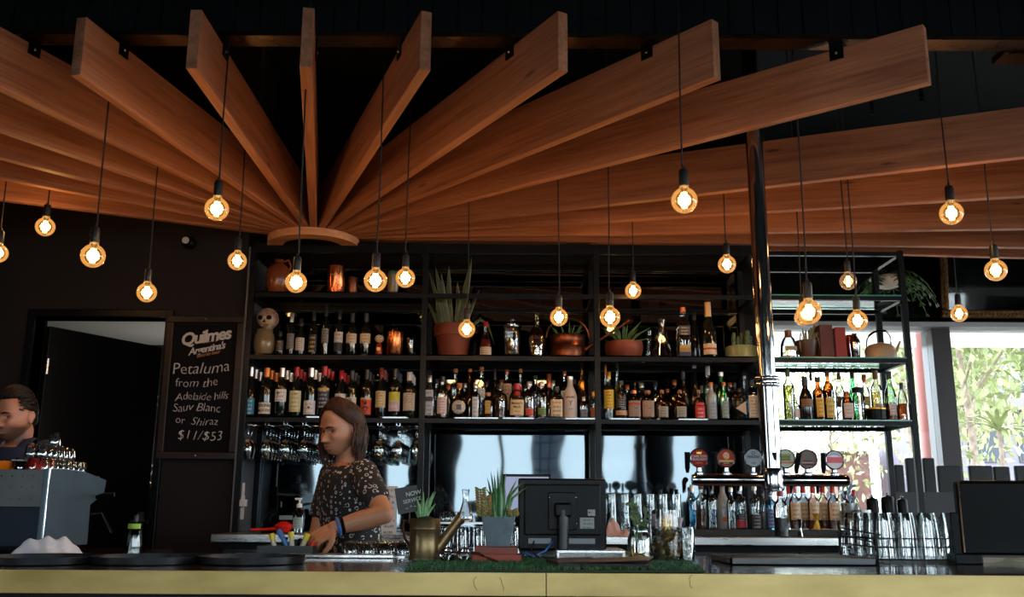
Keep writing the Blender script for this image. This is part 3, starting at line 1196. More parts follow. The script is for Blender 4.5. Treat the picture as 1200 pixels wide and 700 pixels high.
# ------------------------------------------------------------------ chalkboard
cA, cB = at(196, 371, WY), at(283, 537, WY)
cb = thing('chalkboard', 'framed black chalkboard menu with white handwriting beside the doorway', 'chalkboard', (at(237.5, 454, WY).x, WY - .002, at(239, 454, WY).z))
cw, chh = (at(281, 454, WY).x - at(190, 454, WY).x), at(239, 370, WY).z - at(239, 537, WY).z
m_cframe = mat('dark_stained_frame', lin((34, 20, 14)), .35, spec=.3, var=.3, vscale=10, stretch=(1, 1, .3))
fw2 = .042
MB().box(-cw / 2 + .01, cw / 2 - .01, -.02, 0, -chh / 2 + .01, chh / 2 - .01).build('slate', mat('chalkboard_slate', lin((11, 11, 13)), .7, spec=.08, var=.25, vscale=5), cb)
for (a, b, c_, d_) in ((-cw / 2, cw / 2, chh / 2 - fw2, chh / 2), (-cw / 2, cw / 2, -chh / 2, -chh / 2 + fw2), (-cw / 2, -cw / 2 + fw2, -chh / 2 + fw2, chh / 2 - fw2), (cw / 2 - fw2, cw / 2, -chh / 2 + fw2, chh / 2 - fw2)):
    MB().box(a, b, -.038, 0.0, c_, d_).build('frame_rail', m_cframe, cb, bevel=.004)
m_chalk = mat('white_chalk', lin((190, 182, 178)), .9)
m_chalkgold = mat('orange_chalk', lin((170, 110, 60)), .9)


def cpx(px, py):
    p = at(px, py, WY - .024)
    return (p.x - cb.location.x, -.0225, p.z - cb.location.z)


k_ = mpp(at(239, 454, WY))
text_mesh('Quilmes', 20 * k_, m_chalk, 'lettering', cb, cpx(241, 395), (R(90), R(-9), 0), shear=.22, offset=.0032, spacing=.86)
text_mesh("Argentina's", 11.5 * k_, m_chalk, 'lettering', cb, cpx(242, 409), (R(90), R(-12), 0), shear=.35, offset=.0012, spacing=.85)
text_mesh('favorite beer', 6 * k_, m_chalkgold, 'lettering', cb, cpx(244, 415), (R(90), R(-12), 0), shear=.35, spacing=.9)
text_mesh('* * * * *', 5 * k_, m_chalkgold, 'lettering', cb, cpx(246, 402), (R(90), R(-9), 0))
for s_, px_, py_, sz_, ro_, sp_ in (('Petaluma', 235, 432, 19, -4, .98), ('from the', 230, 449, 14.5, -3, .98), ('Adelaide hills', 236.5, 465, 12.8, -2, .93), ('Sauv Blanc', 230, 478, 14, 0, .95),
                                    ('or  Shiraz', 230, 494, 13, 2, 1.0), ('$11/$53', 234, 511, 15, 0, 1.05)):
    text_mesh(s_, sz_ * k_, m_chalk, 'lettering', cb, cpx(px_, py_), (R(90), R(ro_), 0), shear=.18, offset=-.0014, jitter=.0040, spacing=sp_)
for z in (chh / 2 - .022, -chh / 2 + .022):
    MB().ball((0, -.04, z), .006, 10, 6).build('screw', m_stain, cb)

# ------------------------------------------------------------------ bottles
PROF = {
    'bordeaux': [(.0, .012), (.55, .012), (.94, 0), (1, .02), (1, .60), (.96, .645), (.80, .69), (.52, .73), (.40, .765), (.375, .80), (.365, .955), (.43, .957), (.43, .99), (.36, 1.0), (0, 1.0)],
    'burgundy': [(.0, .012), (.6, .012), (.95, 0), (1, .02), (1, .44), (.95, .52), (.80, .60), (.58, .68), (.43, .75), (.37, .82), (.34, .955), (.40, .957), (.40, .99), (.34, 1.0), (0, 1.0)],
    'spirit': [(.0, .01), (.6, .01), (.95, 0), (1, .02), (1, .60), (.97, .65), (.84, .70), (.56, .745), (.40, .775), (.36, .82), (.35, .95), (.40, .955), (.40, 1.0), (0, 1.0)],
    'square': [(.0, .01), (.6, .01), (.96, 0), (1, .015), (1, .62), (.95, .68), (.62, .76), (.42, .80), (.36, .85), (.35, .95), (.40, .955), (.40, 1.0), (0, 1.0)],
    'squat': [(.0, .01), (.6, .01), (.94, 0), (1, .03), (1, .40), (.95, .50), (.78, .60), (.45, .69), (.27, .73), (.25, .84), (.29, .845), (.29, .86), (0, .86)],
    'round': [(.0, .01), (.5, .01), (.7, 0), (.88, .06), (1, .24), (1, .36), (.9, .50), (.6, .62), (.32, .68), (.27, .73), (.26, .94), (.32, .945), (.32, 1.0), (0, 1.0)],
    'apothecary': [(.0, .01), (.6, .01), (.95, 0), (1, .03), (1, .52), (.94, .60), (.7, .68), (.38, .73), (.33, .76), (.33, .84), (.42, .85), (.42, .88), (0, .88)],
    'coconut': [(.0, .01), (.6, .01), (.95, 0), (1, .02), (1, .52), (.92, .60), (.66, .70), (.44, .78), (.38, .86), (.38, .90), (.42, .91), (.42, 1.0), (0, 1.0)],
    'champagne': [(.0, .012), (.6, .012), (.95, 0), (1, .02), (1, .40), (.96, .48), (.80, .58), (.56, .68), (.40, .76), (.34, .84), (.31, .92), (.36, .925), (.36, .95), (.34, 1.0), (0, 1.0)],
    'bell': [(.0, .01), (.6, .01), (.98, 0), (1, .03), (.97, .25), (.85, .45), (.62, .60), (.36, .68), (.26, .72), (.25, .82), (.30, .83), (.30, .84), (0, .84)],
    'slender': [(.0, .01), (.6, .01), (.95, 0), (1, .02), (1, .30), (.92, .42), (.70, .55), (.50, .64), (.38, .74), (.30, .84), (.28, .96), (.34, .965), (.34, 1.0), (0, 1.0)],
}
G = {
    'dark': mat('dark_wine_glass', (.006, .008, .006), .09, coat=.5),
    'clear': glass('clear_bottle_glass', (.90, .93, .92), refl=.07, rough=.03),
    'frost': glass('frosted_bottle_glass', (.75, .80, .80), refl=.05, rough=.25, body=(.55, .56, .55), body_w=.5),
    'green': glass('green_bottle_glass', (.18, .62, .30), refl=.07, rough=.03),
    'palegreen': glass('pale_green_bottle_glass', (.66, .86, .72), refl=.07, rough=.03),
    'brown': glass('brown_bottle_glass', (.48, .22, .07), refl=.07, rough=.03),
    'blue': glass('blue_bottle_glass', (.30, .62, .80), refl=.07, rough=.03),
    'black': mat('black_bottle_glass', (.008, .007, .008), .12, coat=.4),
    'white': mat('white_bottle_coat', lin((206, 190, 182)), .35),
    'gold': glass('gold_bottle_glass', (.62, .38, .14), refl=.08, rough=.05),
    'copper': mat('copper_brown_glass', lin((86, 46, 26)), .2, .1),
}
LIQ = {
    'amber': glass('amber_spirit', (.62, .24, .06), refl=0, body=(.30, .09, .02), body_w=.30),
    'brown': glass('brown_spirit', (.34, .12, .04), refl=0, body=(.12, .035, .01), body_w=.45),
    'clear': glass('clear_spirit', (.93, .95, .95), refl=0),
    'yellow': glass('pale_yellow_spirit', (.85, .72, .36), refl=0, body=(.5, .36, .1), body_w=.2),
    'red': glass('red_spirit', (.5, .04, .03), refl=0, body=(.3, .02, .02), body_w=.4),
    'black': mat('black_liquid', (.006, .004, .004), .2),
    'olive': glass('olive_spirit', (.55, .55, .25), refl=0, body=(.2, .2, .05), body_w=.25),
}
CAP = {
    'silver': mat('silver_foil', (.62, .62, .62), .3, .9), 'orange': mat('orange_foil', lin((196, 112, 50)), .35, .5), 'red': mat('red_foil', lin((170, 24, 24)), .35, .2),
    'black': mat('black_cap', lin((22, 20, 20)), .4), 'cork': mat('cork_stopper', lin((176, 110, 66)), .8, var=.25, vscale=90), 'white': mat('white_cap', lin((214, 206, 204)), .4),
    'copper': mat('copper_cap', lin((190, 110, 72)), .3, .8), 'green': mat('dark_green_cap', lin((34, 66, 48)), .4), 'gold': mat('gold_cap', lin((206, 160, 60)), .3, .7),
    'brown': mat('brown_cap', lin((104, 58, 36)), .5), 'foil': mat('pale_gold_foil', lin((186, 150, 104)), .4, .5), 'oxred': mat('dull_red_foil', lin((128, 42, 36)), .4, .2), 'bluegrey': mat('blue_cap', lin((50, 70, 130)), .4),
}


def LB(name, base, ink=(30, 26, 26), rows=6, band=None):
    return label_mat('label_' + name, lin(base), lin(ink), rows, band=(band[0], band[1], lin(band[2])) if band else None)


def bottle(px, ytop, wpx, Y, zb, kind, g, desc, cap=None, capf=.84, liq=None, lev=.5, labels=(), name='spirit_bottle', group=None, text=None, ball=None, cat='bottle', yaw=0.0):
    p0 = at(px, ytop, Y)
    zb = zb + .0005
    hgt = p0.z - zb
    r = .5 * wpx * mpp(p0)
    prof = PROF[kind]
    sq = 5.0 if kind == 'square' else (3.0 if kind == 'apothecary' else 2.0)
    t = thing(name, desc, cat, (p0.x, Y, zb), yaw, group)
    top = prof[-1][1]
    MB().lathe([(max(1e-5, a * r), b * hgt) for a, b in prof], 20, sq=sq).build('body', G[g], t)
    if liq:
        pr = [(1e-5, .03 * hgt)] + [(a * r * .90, b * hgt) for a, b in prof if .02 <= b < lev and a > .2]
        la = None
        for (a0, b0), (a1, b1) in zip(prof[2:], prof[3:]):
            if b0 <= lev <= b1 and b1 > b0:
                la = a0 + (a1 - a0) * (lev - b0) / (b1 - b0)
        la = la or .9
        pr += [(la * r * .90, lev * hgt), (1e-5, lev * hgt)]
        MB().lathe(pr, 16, sq=sq).build('liquid', LIQ[liq], t)
    if cap:
        cr = max(a for a, b in prof if b >= capf - .001 and a > 0) * r * 1.10
        if ball:
            MB().lathe([(cr * .8, (top - .02) * hgt), (cr * .85, top * hgt + .004)], 14).build('stopper_neck', CAP['cork'], t)
            MB().ball((0, 0, top * hgt + ball * .8), (ball, ball, ball * .85), 14, 8).build('stopper', CAP[cap], t)
        else:
            MB().lathe([(cr * .99, capf * hgt), (cr, (capf + .01) * hgt), (cr, top * hgt + .001), (cr * .9, top * hgt + .003), (1e-5, top * hgt + .003)], 16).build('cap', CAP[cap], t)
    for li in labels:
        z0, z1, lm, half = li[:4]
        rr = max(a for a, b in prof if b <= z1 + .02) * r * 1.012
        MB().lathe([(rr, z0 * hgt), (rr, z1 * hgt)], 14, sq=sq, arc=(R(270) - half, R(270) + half)).build('label', lm, t)
    if text:
        for s_, fs, zf, tm, *rest in text:
            text_mesh(s_, fs, tm, 'lettering', t, (0, 0, zf * hgt), wrap=r * 1.02 if sq == 2 else None)
    return t


m_ink = mat('black_print', lin((28, 26, 28)), .6)
m_ink_red = mat('red_print', lin((150, 30, 30)), .6)
m_ink_brown = mat('brown_print', lin((96, 50, 34)), .6)
FR, B1, B2 = SY0 + .085, SY0 + .20, SY0 + .31
H1 = R(66)
# lower wine row, left bay
WINES = [
    (295, 431, 14.5, 'teal label and silver capsule', 'silver', [(.05, .37, LB('teal', (34, 116, 140), (200, 215, 215), 4), H1)]),
    (313.5, 432, 15, 'cream label in big black letters and orange capsule', 'orange', [(.06, .29, LB('cream_plain', (214, 200, 182), (214, 200, 182)), H1)]),
    (331.5, 432, 14, 'high white label with a thin cross', 'silver', [(.31, .56, LB('white_a', (222, 210, 204), (120, 110, 110), 3), H1)]),
    (348.5, 431, 14.5, 'tall straw yellow label and red capsule', 'red', [(.10, .52, LB('straw', (206, 196, 150), (120, 100, 70), 5, (.0, .14, (188, 170, 120))), H1)]),
    (365.5, 432, 14.5, 'low white label with a small black square', 'silver', [(.05, .33, LB('white_b', (214, 204, 202), (150, 140, 140), 3), H1)]),
    (381, 430, 14.5, 'navy and gold framed label, red capsule', 'red', [(.18, .57, LB('navy', (40, 46, 76), (196, 180, 150), 5, (.86, 1.0, (206, 160, 80))), H1)]),
    (400.5, 435, 13.5, 'red seal and bright red capsule over the bartender', 'red', [(.30, .50, LB('white_c', (216, 206, 204), (120, 50, 60), 3), H1)]),
    (413, 435, 13.5, 'cream label just over the bartender hair', 'black', [(.10, .42, LB('cream_a', (208, 196, 176), (140, 130, 110), 3), H1)]),
    (430.5, 434, 13.5, 'orange red poster label', 'black', [(.06, .41, LB('poster', (206, 66, 36), (40, 20, 18), 3, (.88, 1.0, (210, 170, 110))), H1)]),
    (447.5, 432, 12.5, 'tan label and dull red capsule', 'oxred', [(.20, .53, LB('tan', (206, 178, 132), (130, 90, 60), 6), H1)]),
    (463.5, 433, 14, 'label half yellow, half pale pink', 'black', [(.13, .52, LB('yellowpink', (206, 182, 184), (160, 130, 140), 3, (.52, 1.0, (206, 190, 60))), H1)]),
    (480.5, 437, 14.5, 'closely typed cream label next to the steel post', 'white', [(.15, .54, LB('typed', (206, 186, 168), (50, 40, 40), 9), H1)]),
]
for i, (px, yt, wv, d, cap, labs) in enumerate(WINES):
    t = bottle(px, yt, wv, FR, L3, 'bordeaux' if i % 3 else 'burgundy', 'dark', 'dark wine bottle with ' + d, cap, .82, labels=labs, name='wine_bottle', group='wine bottles on the lower left shelf')
    hgt = at(px, yt, FR).z - L3
    r = .5 * wv * mpp(at(px, yt, FR)) * 1.015
    if i == 0:
        text_mesh('\u2022', .05, m_chalk, 'emblem', t, (0, 0, .31 * hgt), wrap=r)
    if i == 1:
        text_mesh('YOUNG', .0235, m_ink, 'lettering', t, (0, 0, .225 * hgt), wrap=r, offset=.0004)
        text_mesh('BLOODS', .0205, m_ink, 'lettering', t, (0, 0, .125 * hgt), wrap=r, offset=.0004)
    if i == 2:
        text_mesh('+', .05, m_ink, 'lettering', t, (-.012, 0, .47 * hgt), wrap=r)
    if i == 4:
        text_mesh('.', .12, m_ink, 'lettering', t, (0, 0, .29 * hgt), wrap=r)
    if i == 7:
        text_mesh('*', .06, m_ink_brown, 'lettering', t, (0, 0, .33 * hgt), wrap=r)
    if i == 8:
        text_mesh('\u2022', .075, m_ink, 'emblem', t, (0, 0, .28 * hgt), wrap=r)
        text_mesh('\u2022', .13, m_ink, 'emblem', t, (0, 0, .16 * hgt), wrap=r)
rnd = random.Random(11)
for row, (yy, dx, dz_) in enumerate(((B1, 5, 3.5), (B2, 9.5, 7))):
    for i, (px, yt, wv, d, cap, labs) in enumerate(WINES):
        # the rows behind stand straight behind the front row, nearer the middle of the picture
        base = at(px, yt, FR).x
        hgt = at(px, yt, FR).z - L3
        r = .5 * wv * mpp(at(px, yt, FR))
        key = ('teal label', 'orange capsule', 'thin cross', 'straw yellow label', 'black square', 'navy label', 'red seal', 'cream label over the hair', 'poster label', 'tan label', 'half yellow label', 'closely typed label')[i]
        t = thing('wine_bottle', ('wine bottle standing directly behind the one with the ' if row == 0 else 'rearmost wine bottle in the file behind the one with the ') + key, 'bottle', (base + rnd.uniform(-.004, .004), yy, L3 + .0005),
                  group='wine bottles behind the front row, ' + ('second' if row == 0 else 'third') + ' row')
        MB().lathe([(max(1e-5, a * r), b * hgt) for a, b in PROF['bordeaux']], 14).build('body', G['dark'], t)
        MB().lathe([(.47 * r, .82 * hgt), (.47 * r, hgt + .002), (1e-5, hgt + .002)], 12).build('cap', CAP[cap], t)
# upper wine row, left bay
W2 = [
    (329, 389, 10, 'short dark bottle with a small gold label', 'black', [(.20, .62, LB('darkgold', (40, 34, 30), (170, 140, 80), 5), H1)], 'burgundy'),
    (342.5, 368, 9.5, 'dark bottle with a tall grey label and silver neck', 'silver', [(.16, .52, LB('grey', (120, 112, 110), (60, 56, 56), 5), H1)], 'bordeaux'),
    (353.5, 374, 11, 'dark bottle with a white label and a gold neck medal', 'black', [(.14, .48, LB('white_d', (206, 190, 180), (90, 70, 66), 6), H1)], 'burgundy'),
    (368.5, 366, 10.5, 'dark bottle with yellow curls on a black label', 'black', [(.08, .48, LB('blackgold', (24, 22, 22), (226, 180, 40), 4), H1)], 'bordeaux'),
    (383, 359, 9, 'tallest dark bottle with a high grey label', 'black', [(.26, .54, LB('grey_b', (128, 120, 118), (50, 46, 46), 5), H1)], 'bordeaux'),
    (398.5, 364, 11, 'dark bottle with a white label above a black band', 'black', [(.10, .52, LB('white_e', (206, 192, 184), (120, 60, 60), 5, (0, .45, (34, 32, 34))), H1)], 'bordeaux'),
    (413.5, 368, 13, 'left one of two dark bottles with wide cream labels', 'black', [(.30, .52, LB('cream_b', (210, 182, 150), (100, 80, 66), 3), H1)], 'bordeaux'),
    (429.5, 368, 13, 'right one of two dark bottles with wide cream labels, by the figurine', 'black', [(.30, .52, LB('cream_b', (210, 182, 150)), H1)], 'bordeaux'),
]
for (px, yt, wv, d, cap, labs, kd) in W2:
    bottle(px, yt, wv, FR + .03, L2, kd, 'dark', d + ', upper left shelf', cap, .80, labels=labs, name='wine_bottle', group='wine bottles on the upper left shelf')

# spirits, second bay (front and back rows)
S = []
A = S.append
A((504, 441, 11.5, 0, 'square', 'clear', 'square whisky bottle with a slanted silver label at the left post', 'silver', .86, 'amber', .60, [(.06, .66, LB('silverslant', (176, 172, 178), (70, 66, 74), 6, (.55, .72, (40, 38, 42))), R(40))]))
A((519, 442, 14.5, 0, 'spirit', 'clear', 'clear bottle of amber spirit with a white and red label', 'black', .88, 'amber', .46, [(.10, .50, LB('whitered', (206, 190, 184), (170, 50, 44), 6), R(50))]))
A((538.5, 450, 18, 0, 'round', 'brown', 'round brown bottle with a big round silver label', 'cork', .86, 'brown', .55, []))
A((534, 433, 12, 1, 'spirit', 'clear', 'tall clear bottle with a cork behind the round silver label', 'cork', .93, 'yellow', .35, []))
A((551, 433, 12, 1, 'slender', 'brown', 'slim brown bottle with an orange top in the back row', 'orange', .95, 'brown', .5, []))
A((557.5, 451, 12, 0, 'spirit', 'clear', 'clear bottle with a bright silver strip label', 'silver', .90, 'yellow', .5, [(.04, .62, LB('strip', (196, 198, 204), (120, 120, 130), 5), R(34))]))
A((564.5, 431, 12, 1, 'spirit', 'clear', 'tall clear bottle with orange cork and white label in the back row', 'cork', .93, 'clear', .4, [(.42, .58, LB('white_f', (212, 210, 210), (100, 100, 110), 4), R(45))]))
A((572, 457, 14, 0, 'apothecary', 'brown', 'squat dark brown bottle with a gold side label', 'cork', .80, 'brown', .5, [(.15, .60, LB('goldside', (180, 140, 60), (90, 50, 30), 4), R(24))]))
A((580, 433, 10, 1, 'slender', 'brown', 'brown long-necked bottle with a black neck', 'black', .80, 'amber', .4, []))
A((586.5, 451, 16, 0, 'spirit', 'clear', 'wide bottle of very dark amber spirit with a black cap', 'black', .86, 'brown', .56, []))
A((594, 434, 12, 1, 'spirit', 'clear', 'tall clear bottle wrapped in tan paper', 'copper', .93, 'yellow', .4, [(.2, .72, LB('paper', (178, 142, 112), (90, 60, 50), 7), R(70))]))
A((606, 445, 18, 0, 'apothecary', 'clear', 'square shouldered bottle with cream label and red wax neck', 'red', .735, 'amber', .5, [(.08, .46, LB('wax', (214, 184, 132), (214, 184, 132), 3), R(50))]))
A((610, 433, 11, 1, 'slender', 'clear', 'slim clear bottle with cork in the back row over the red wax bottle', 'cork', .94, 'clear', .4, []))
A((620.5, 448, 13.5, 0, 'spirit', 'clear', 'amber spirit bottle with a small red label', 'silver', .90, 'amber', .42, [(.08, .26, LB('redsmall', (206, 70, 46), (60, 20, 20), 3), R(40))]))
A((627.5, 441, 11, 1, 'spirit', 'clear', 'clear bottle with a green black cap between red and green labels', 'green', .92, 'clear', .4, []))
A((635, 448, 13.5, 0, 'spirit', 'clear', 'amber spirit bottle with a small green label', 'silver', .90, 'amber', .38, [(.10, .28, LB('greensmall', (112, 140, 66), (40, 60, 30), 3), R(40))]))
A((643.5, 439, 13, 1, 'slender', 'clear', 'clear bottle with a long copper neck', 'copper', .72, 'yellow', .4, []))
A((652, 449, 15.5, 0, 'apothecary', 'clear', 'clear bottle with a cream label and a black stamp', 'black', .78, 'yellow', .45, [(.06, .52, LB('stamp', (212, 188, 156), (40, 36, 40), 4), R(52))]))
A((661.5, 436, 11, 1, 'spirit', 'clear', 'clear bottle with copper top behind the white bottle', 'copper', .93, 'clear', .4, [(.46, .60, LB('white_g', (206, 206, 206), (100, 100, 100), 3), R(50))]))
A((668, 442, 16, 0, 'coconut', 'white', 'opaque white bottle with a brown palm print', 'silver', .93, None, 0, []))
A((682, 425, 13, 1, 'slender', 'gold', 'very tall slim golden bottle in the back row', 'copper', .95, 'brown', .5, []))
A((684, 466, 9.5, 0, 'square', 'clear', 'small clear square bottle in front of the tall golden one', 'silver', .85, 'clear', .4, [(.08, .45, LB('tiny', (120, 124, 134), (60, 60, 70), 3), R(40))]))
A((695.5, 460, 10, 0, 'spirit', 'clear', 'amber bottle with an orange brown label against the post', 'gold', .85, 'amber', .5, [(.06, .42, LB('orangebrown', (168, 90, 44), (60, 30, 20), 4), R(50))]))
# third bay
A((713, 437, 12.5, 0, 'spirit', 'clear', 'clear rum bottle with a bright yellow label and cap', 'gold', .86, 'clear', .5, [(.22, .62, LB('rum', (216, 176, 40), (150, 30, 40), 6), R(60))]))
A((709.5, 428, 8, 1, 'slender', 'clear', 'bottle with an orange capsule behind the yellow label', 'orange', .82, 'clear', .4, []))
A((723, 426, 10, 1, 'slender', 'clear', 'clear long-necked bottle with a green cap', 'green', .93, 'yellow', .62, []))
A((727.5, 447, 14.5, 0, 'spirit', 'black', 'black bottle with white print and a cream band', 'black', .90, None, 0, [(.10, .22, LB('band', (196, 150, 110), (196, 150, 110)), R(66)), (.30, .54, LB('blackprint', (30, 28, 30), (190, 184, 180), 4), R(45))]))
A((742.5, 454, 15.5, 0, 'apothecary', 'brown', 'dark flask with a speckled label and red stripe, left of a pair', 'copper', .80, 'brown', .5, [(.07, .56, LB('speckle', (150, 128, 112), (40, 32, 30), 8, (.74, .86, (190, 44, 34))), R(52))]))
A((758.5, 454, 15.5, 0, 'apothecary', 'brown', 'dark flask with a speckled label and cork, right of a pair', 'cork', .80, 'brown', .5, [(.07, .56, LB('speckle_b', (160, 132, 112), (40, 32, 30), 8), R(52))]))
A((775.5, 458, 19, 0, 'squat', 'brown', 'squat tequila bottle with round cork and silver label, first from left', 'cork', .8, 'brown', .55, [(.06, .40, LB('tequila', (150, 146, 130), (40, 50, 40), 4), R(34))], .0135))
A((782, 456, 14, 1, 'squat', 'brown', 'brown bottle with a copper cork behind the squat tequila bottles', 'copper', .8, 'brown', .5, [], .0125))
A((796.5, 458, 19, 0, 'squat', 'brown', 'squat tequila bottle with round cork and silver label, second from left', 'cork', .8, 'brown', .55, [(.06, .40, LB('tequila', (150, 146, 130)), R(34))], .0135))
A((800, 436, 13.5, 1, 'burgundy', 'black', 'all black tall bottle in the back row', 'black', .85, None, 0, []))
A((813.5, 429, 13, 1, 'champagne', 'black', 'black long-necked bottle with a pale cap', 'white', .95, None, 0, []))
A((818.5, 458, 15, 0, 'squat', 'black', 'squat black bottle with round cork and bright red label', 'cork', .8, None, 0, [(.05, .42, LB('redlabel', (196, 30, 34), (220, 190, 180), 3), R(46)), (.45, .54, LB('redneck', (196, 30, 34), (196, 30, 34)), R(40))], .0125))
A((829, 430, 13, 1, 'spirit', 'clear', 'tall clear vodka bottle with a white cap', 'white', .84, 'clear', .5, []))
A((833, 449, 12, 0, 'spirit', 'frost', 'frosted bottle with an orange cap, in front of the tall white-capped one', 'orange', .93, None, 0, [(.05, .5, LB('silverblue', (150, 160, 168), (90, 100, 110), 5), R(40))]))
A((844.5, 437, 14, 1, 'spirit', 'green', 'bright green bottle with a silver cap', 'silver', .93, 'clear', .5, []))
A((848, 449, 11.5, 0, 'spirit', 'palegreen', 'pale green bottle with an orange cap', 'orange', .93, None, 0, [(.05, .5, LB('silvergreen', (140, 156, 150), (80, 100, 90), 5), R(40))]))
A((860, 449, 12, 1, 'spirit', 'black', 'short black bottle right of the green ones', 'black', .9, None, 0, []))
A((872, 441, 11, 1, 'round', 'clear', 'rounded clear bottle in the back row near the column', 'silver', .95, 'clear', .5, []))
A((866.5, 456, 13.5, 0, 'spirit', 'black', 'dark bottle with a kite shaped cream label', 'black', .9, None, 0, []))
A((880, 446, 14.5, 0, 'square', 'blue', 'blue gin bottle with a cream label beside the column', 'black', .86, 'clear', .5, [(.05, .60, LB('gin', (196, 176, 152), (60, 90, 110), 7), R(38))]))
for e in S:
    px, yt, wv, row, kd, g, d, cap, cf, lq, lev, labs = e[:12]
    ball = e[12] if len(e) > 12 else None
    if ball:
        yt += 3
    t = bottle(px, yt if not ball else yt - 5, wv, FR if row == 0 else B1 + .02, L3, kd, g, d, cap, cf, lq, lev, labs, group='spirit bottles on the middle shelf', ball=ball)
    rr = .5 * wv * mpp(at(px, yt, FR)) * 1.02
    hh = at(px, yt, FR).z - L3
    if 'big round silver' in d:
        lb_ = MB().lathe([(rr * .86, 0), (rr * .86, .003), (rr * .80, .005), (1e-5, .005)], 28, M=Matrix.Translation((0, -rr * .93, .30 * hh)) @ Matrix.Rotation(R(90), 4, 'X')).build('label', mat('silver_medallion', lin((170, 160, 150)), .35, .6, var=.3, vscale=80, bump=.4, bscale=160), t)
        MB().box(-rr * .32, rr * .32, -rr * .93 - .0065, -rr * .93 - .005, .30 * hh - rr * .34, .30 * hh + rr * .34).build('label_centre', mat('grey_print', lin((70, 66, 74)), .5), lb_)
    if 'kite shaped' in d:
        MB().prism([(-rr * .95, .36 * hh), (rr * .75, .16 * hh), (rr * .75, .58 * hh)], -rr * 1.06, -rr * .9).build('label', mat('kite_paper', lin((200, 172, 144)), .6), t)
    if 'red wax' in d:
        text_mesh("Maker's", .022, m_ink, 'lettering', t, (0, -rr * 1.0, .37 * hh), offset=.0003)
        text_mesh('Mark', .022, m_ink, 'lettering', t, (0, -rr * 1.0, .28 * hh), offset=.0003)
        text_mesh('whisky', .012, m_ink, 'lettering', t, (0, -rr * 1.0, .17 * hh))
        MB().lathe([(rr * .40, .70 * hh), (rr * .44, .60 * hh), (rr * .47, .57 * hh)], 14).build('wax_drip', CAP['red'], t)
    if 'palm print' in d:
        text_mesh('MALIBU', .016, m_ink_brown, 'lettering', t, (0, 0, .50 * hh), wrap=rr * .98, offset=.0004)
        text_mesh('Y', .045, m_ink_brown, 'lettering', t, (0, 0, .36 * hh), wrap=rr * .98)
        text_mesh('RUM', .012, m_ink_brown, 'lettering', t, (0, 0, .22 * hh), wrap=rr * .98)
# a few more clear bottles standing between the two rows (third row)
for k, px in enumerate((512, 526, 545, 570, 588, 603, 616, 633, 648, 672, 735, 752, 768, 790, 823, 838, 855)):
    yt = 445 + (k * 7) % 9
    bottle(px, yt, 11.5, B2 + .03, L3, 'spirit', ('clear', 'brown', 'clear', 'black')[k % 4], ORD[k] + ' bottle from left in the rearmost spirit row, half hidden by others', ('black', 'copper', 'silver')[k % 3], .9, (None if k % 4 == 3 else ('clear', 'amber', 'yellow')[k % 3]), .5,
           group='third row spirit bottles')
# fourth bay, against the window
T4 = [
    (922.5, 432, 13, 0, 'spirit', 'clear', 'clear bottle half full of olive liquid, left end of the window shelf', 'green', .84, 'olive', .66, []),
    (931.5, 466, 9.5, 0, 'spirit', 'clear', 'short clear bottle with a white label at the left end of the window shelf', 'silver', .9, 'clear', .5, [(.1, .5, LB('white_h', (220, 214, 212), (150, 140, 140), 4), R(60))]),
    (942.5, 442, 15.5, 0, 'burgundy', 'black', 'black cream liqueur bottle with a gold oval label', 'black', .8, None, 0, [(.30, .48, LB('ovalgold', (130, 90, 60), (40, 26, 20), 3), R(55))]),
    (949.5, 435, 8, 1, 'slender', 'clear', 'slim clear bottle with a black cap on the window shelf', 'black', .80, 'clear', .5, []),
    (957.5, 443, 13.5, 0, 'spirit', 'brown', 'dark amber bottle with a yellow side label on the window shelf', 'black', .9, 'brown', .6, [(.08, .52, LB('yellow_a', (214, 170, 60), (130, 60, 40), 5), R(40))]),
    (969, 435, 12.5, 0, 'spirit', 'brown', 'tall golden brown bottle with a pale yellow label', 'black', .9, 'brown', .6, [(.05, .45, LB('yellow_b', (206, 184, 96), (110, 90, 40), 4), R(46))]),
    (982.5, 438, 10.5, 1, 'spirit', 'clear', 'clear bottle with a brown cap and dark label', 'brown', .88, 'clear', .6, [(.3, .52, LB('darkband', (96, 70, 56), (40, 30, 30), 3), R(55))]),
    (991.5, 455, 12.5, 0, 'apothecary', 'brown', 'small square liqueur bottle with a copper neck and white label', 'copper', .70, 'brown', .5, [(.08, .52, LB('white_i', (206, 196, 190), (150, 120, 100), 4), R(52))]),
    (998, 437, 11, 1, 'burgundy', 'green', 'green glass bottle on the window shelf', 'black', .88, 'clear', .4, []),
    (1012, 440, 11, 1, 'spirit', 'clear', 'clear bottle with a wide copper cap', 'copper', .84, 'clear', .4, [(.35, .55, LB('gilt', (190, 160, 80), (60, 60, 80), 3), R(60))]),
    (1025, 435, 13.5, 1, 'spirit', 'clear', 'clear bottle with a brown stopper and a red dot label', 'brown', .84, 'yellow', .58, [(.22, .36, LB('reddot', (196, 190, 186), (200, 40, 34), 2), R(40))]),
    (1041, 436, 13.5, 0, 'burgundy', 'palegreen', 'pale green bottle with a dark green cap near the shelf end', 'green', .85, 'red', .36, [(.1, .34, LB('white_j', (214, 206, 204), (140, 60, 60), 4), R(36))]),
    (1055, 441, 13.5, 0, 'bell', 'clear', 'clear bell bottle half full of amber spirit, last on the window shelf', 'green', .70, 'amber', .38, []),
]
for (px, yt, wv, row, kd, g, d, cap, cf, lq, lev, labs) in T4:
    bottle(px, yt, wv, FR if row == 0 else B1, L3, kd, g, d, cap, cf, lq, lev, labs, group='bottles on the window shelf')
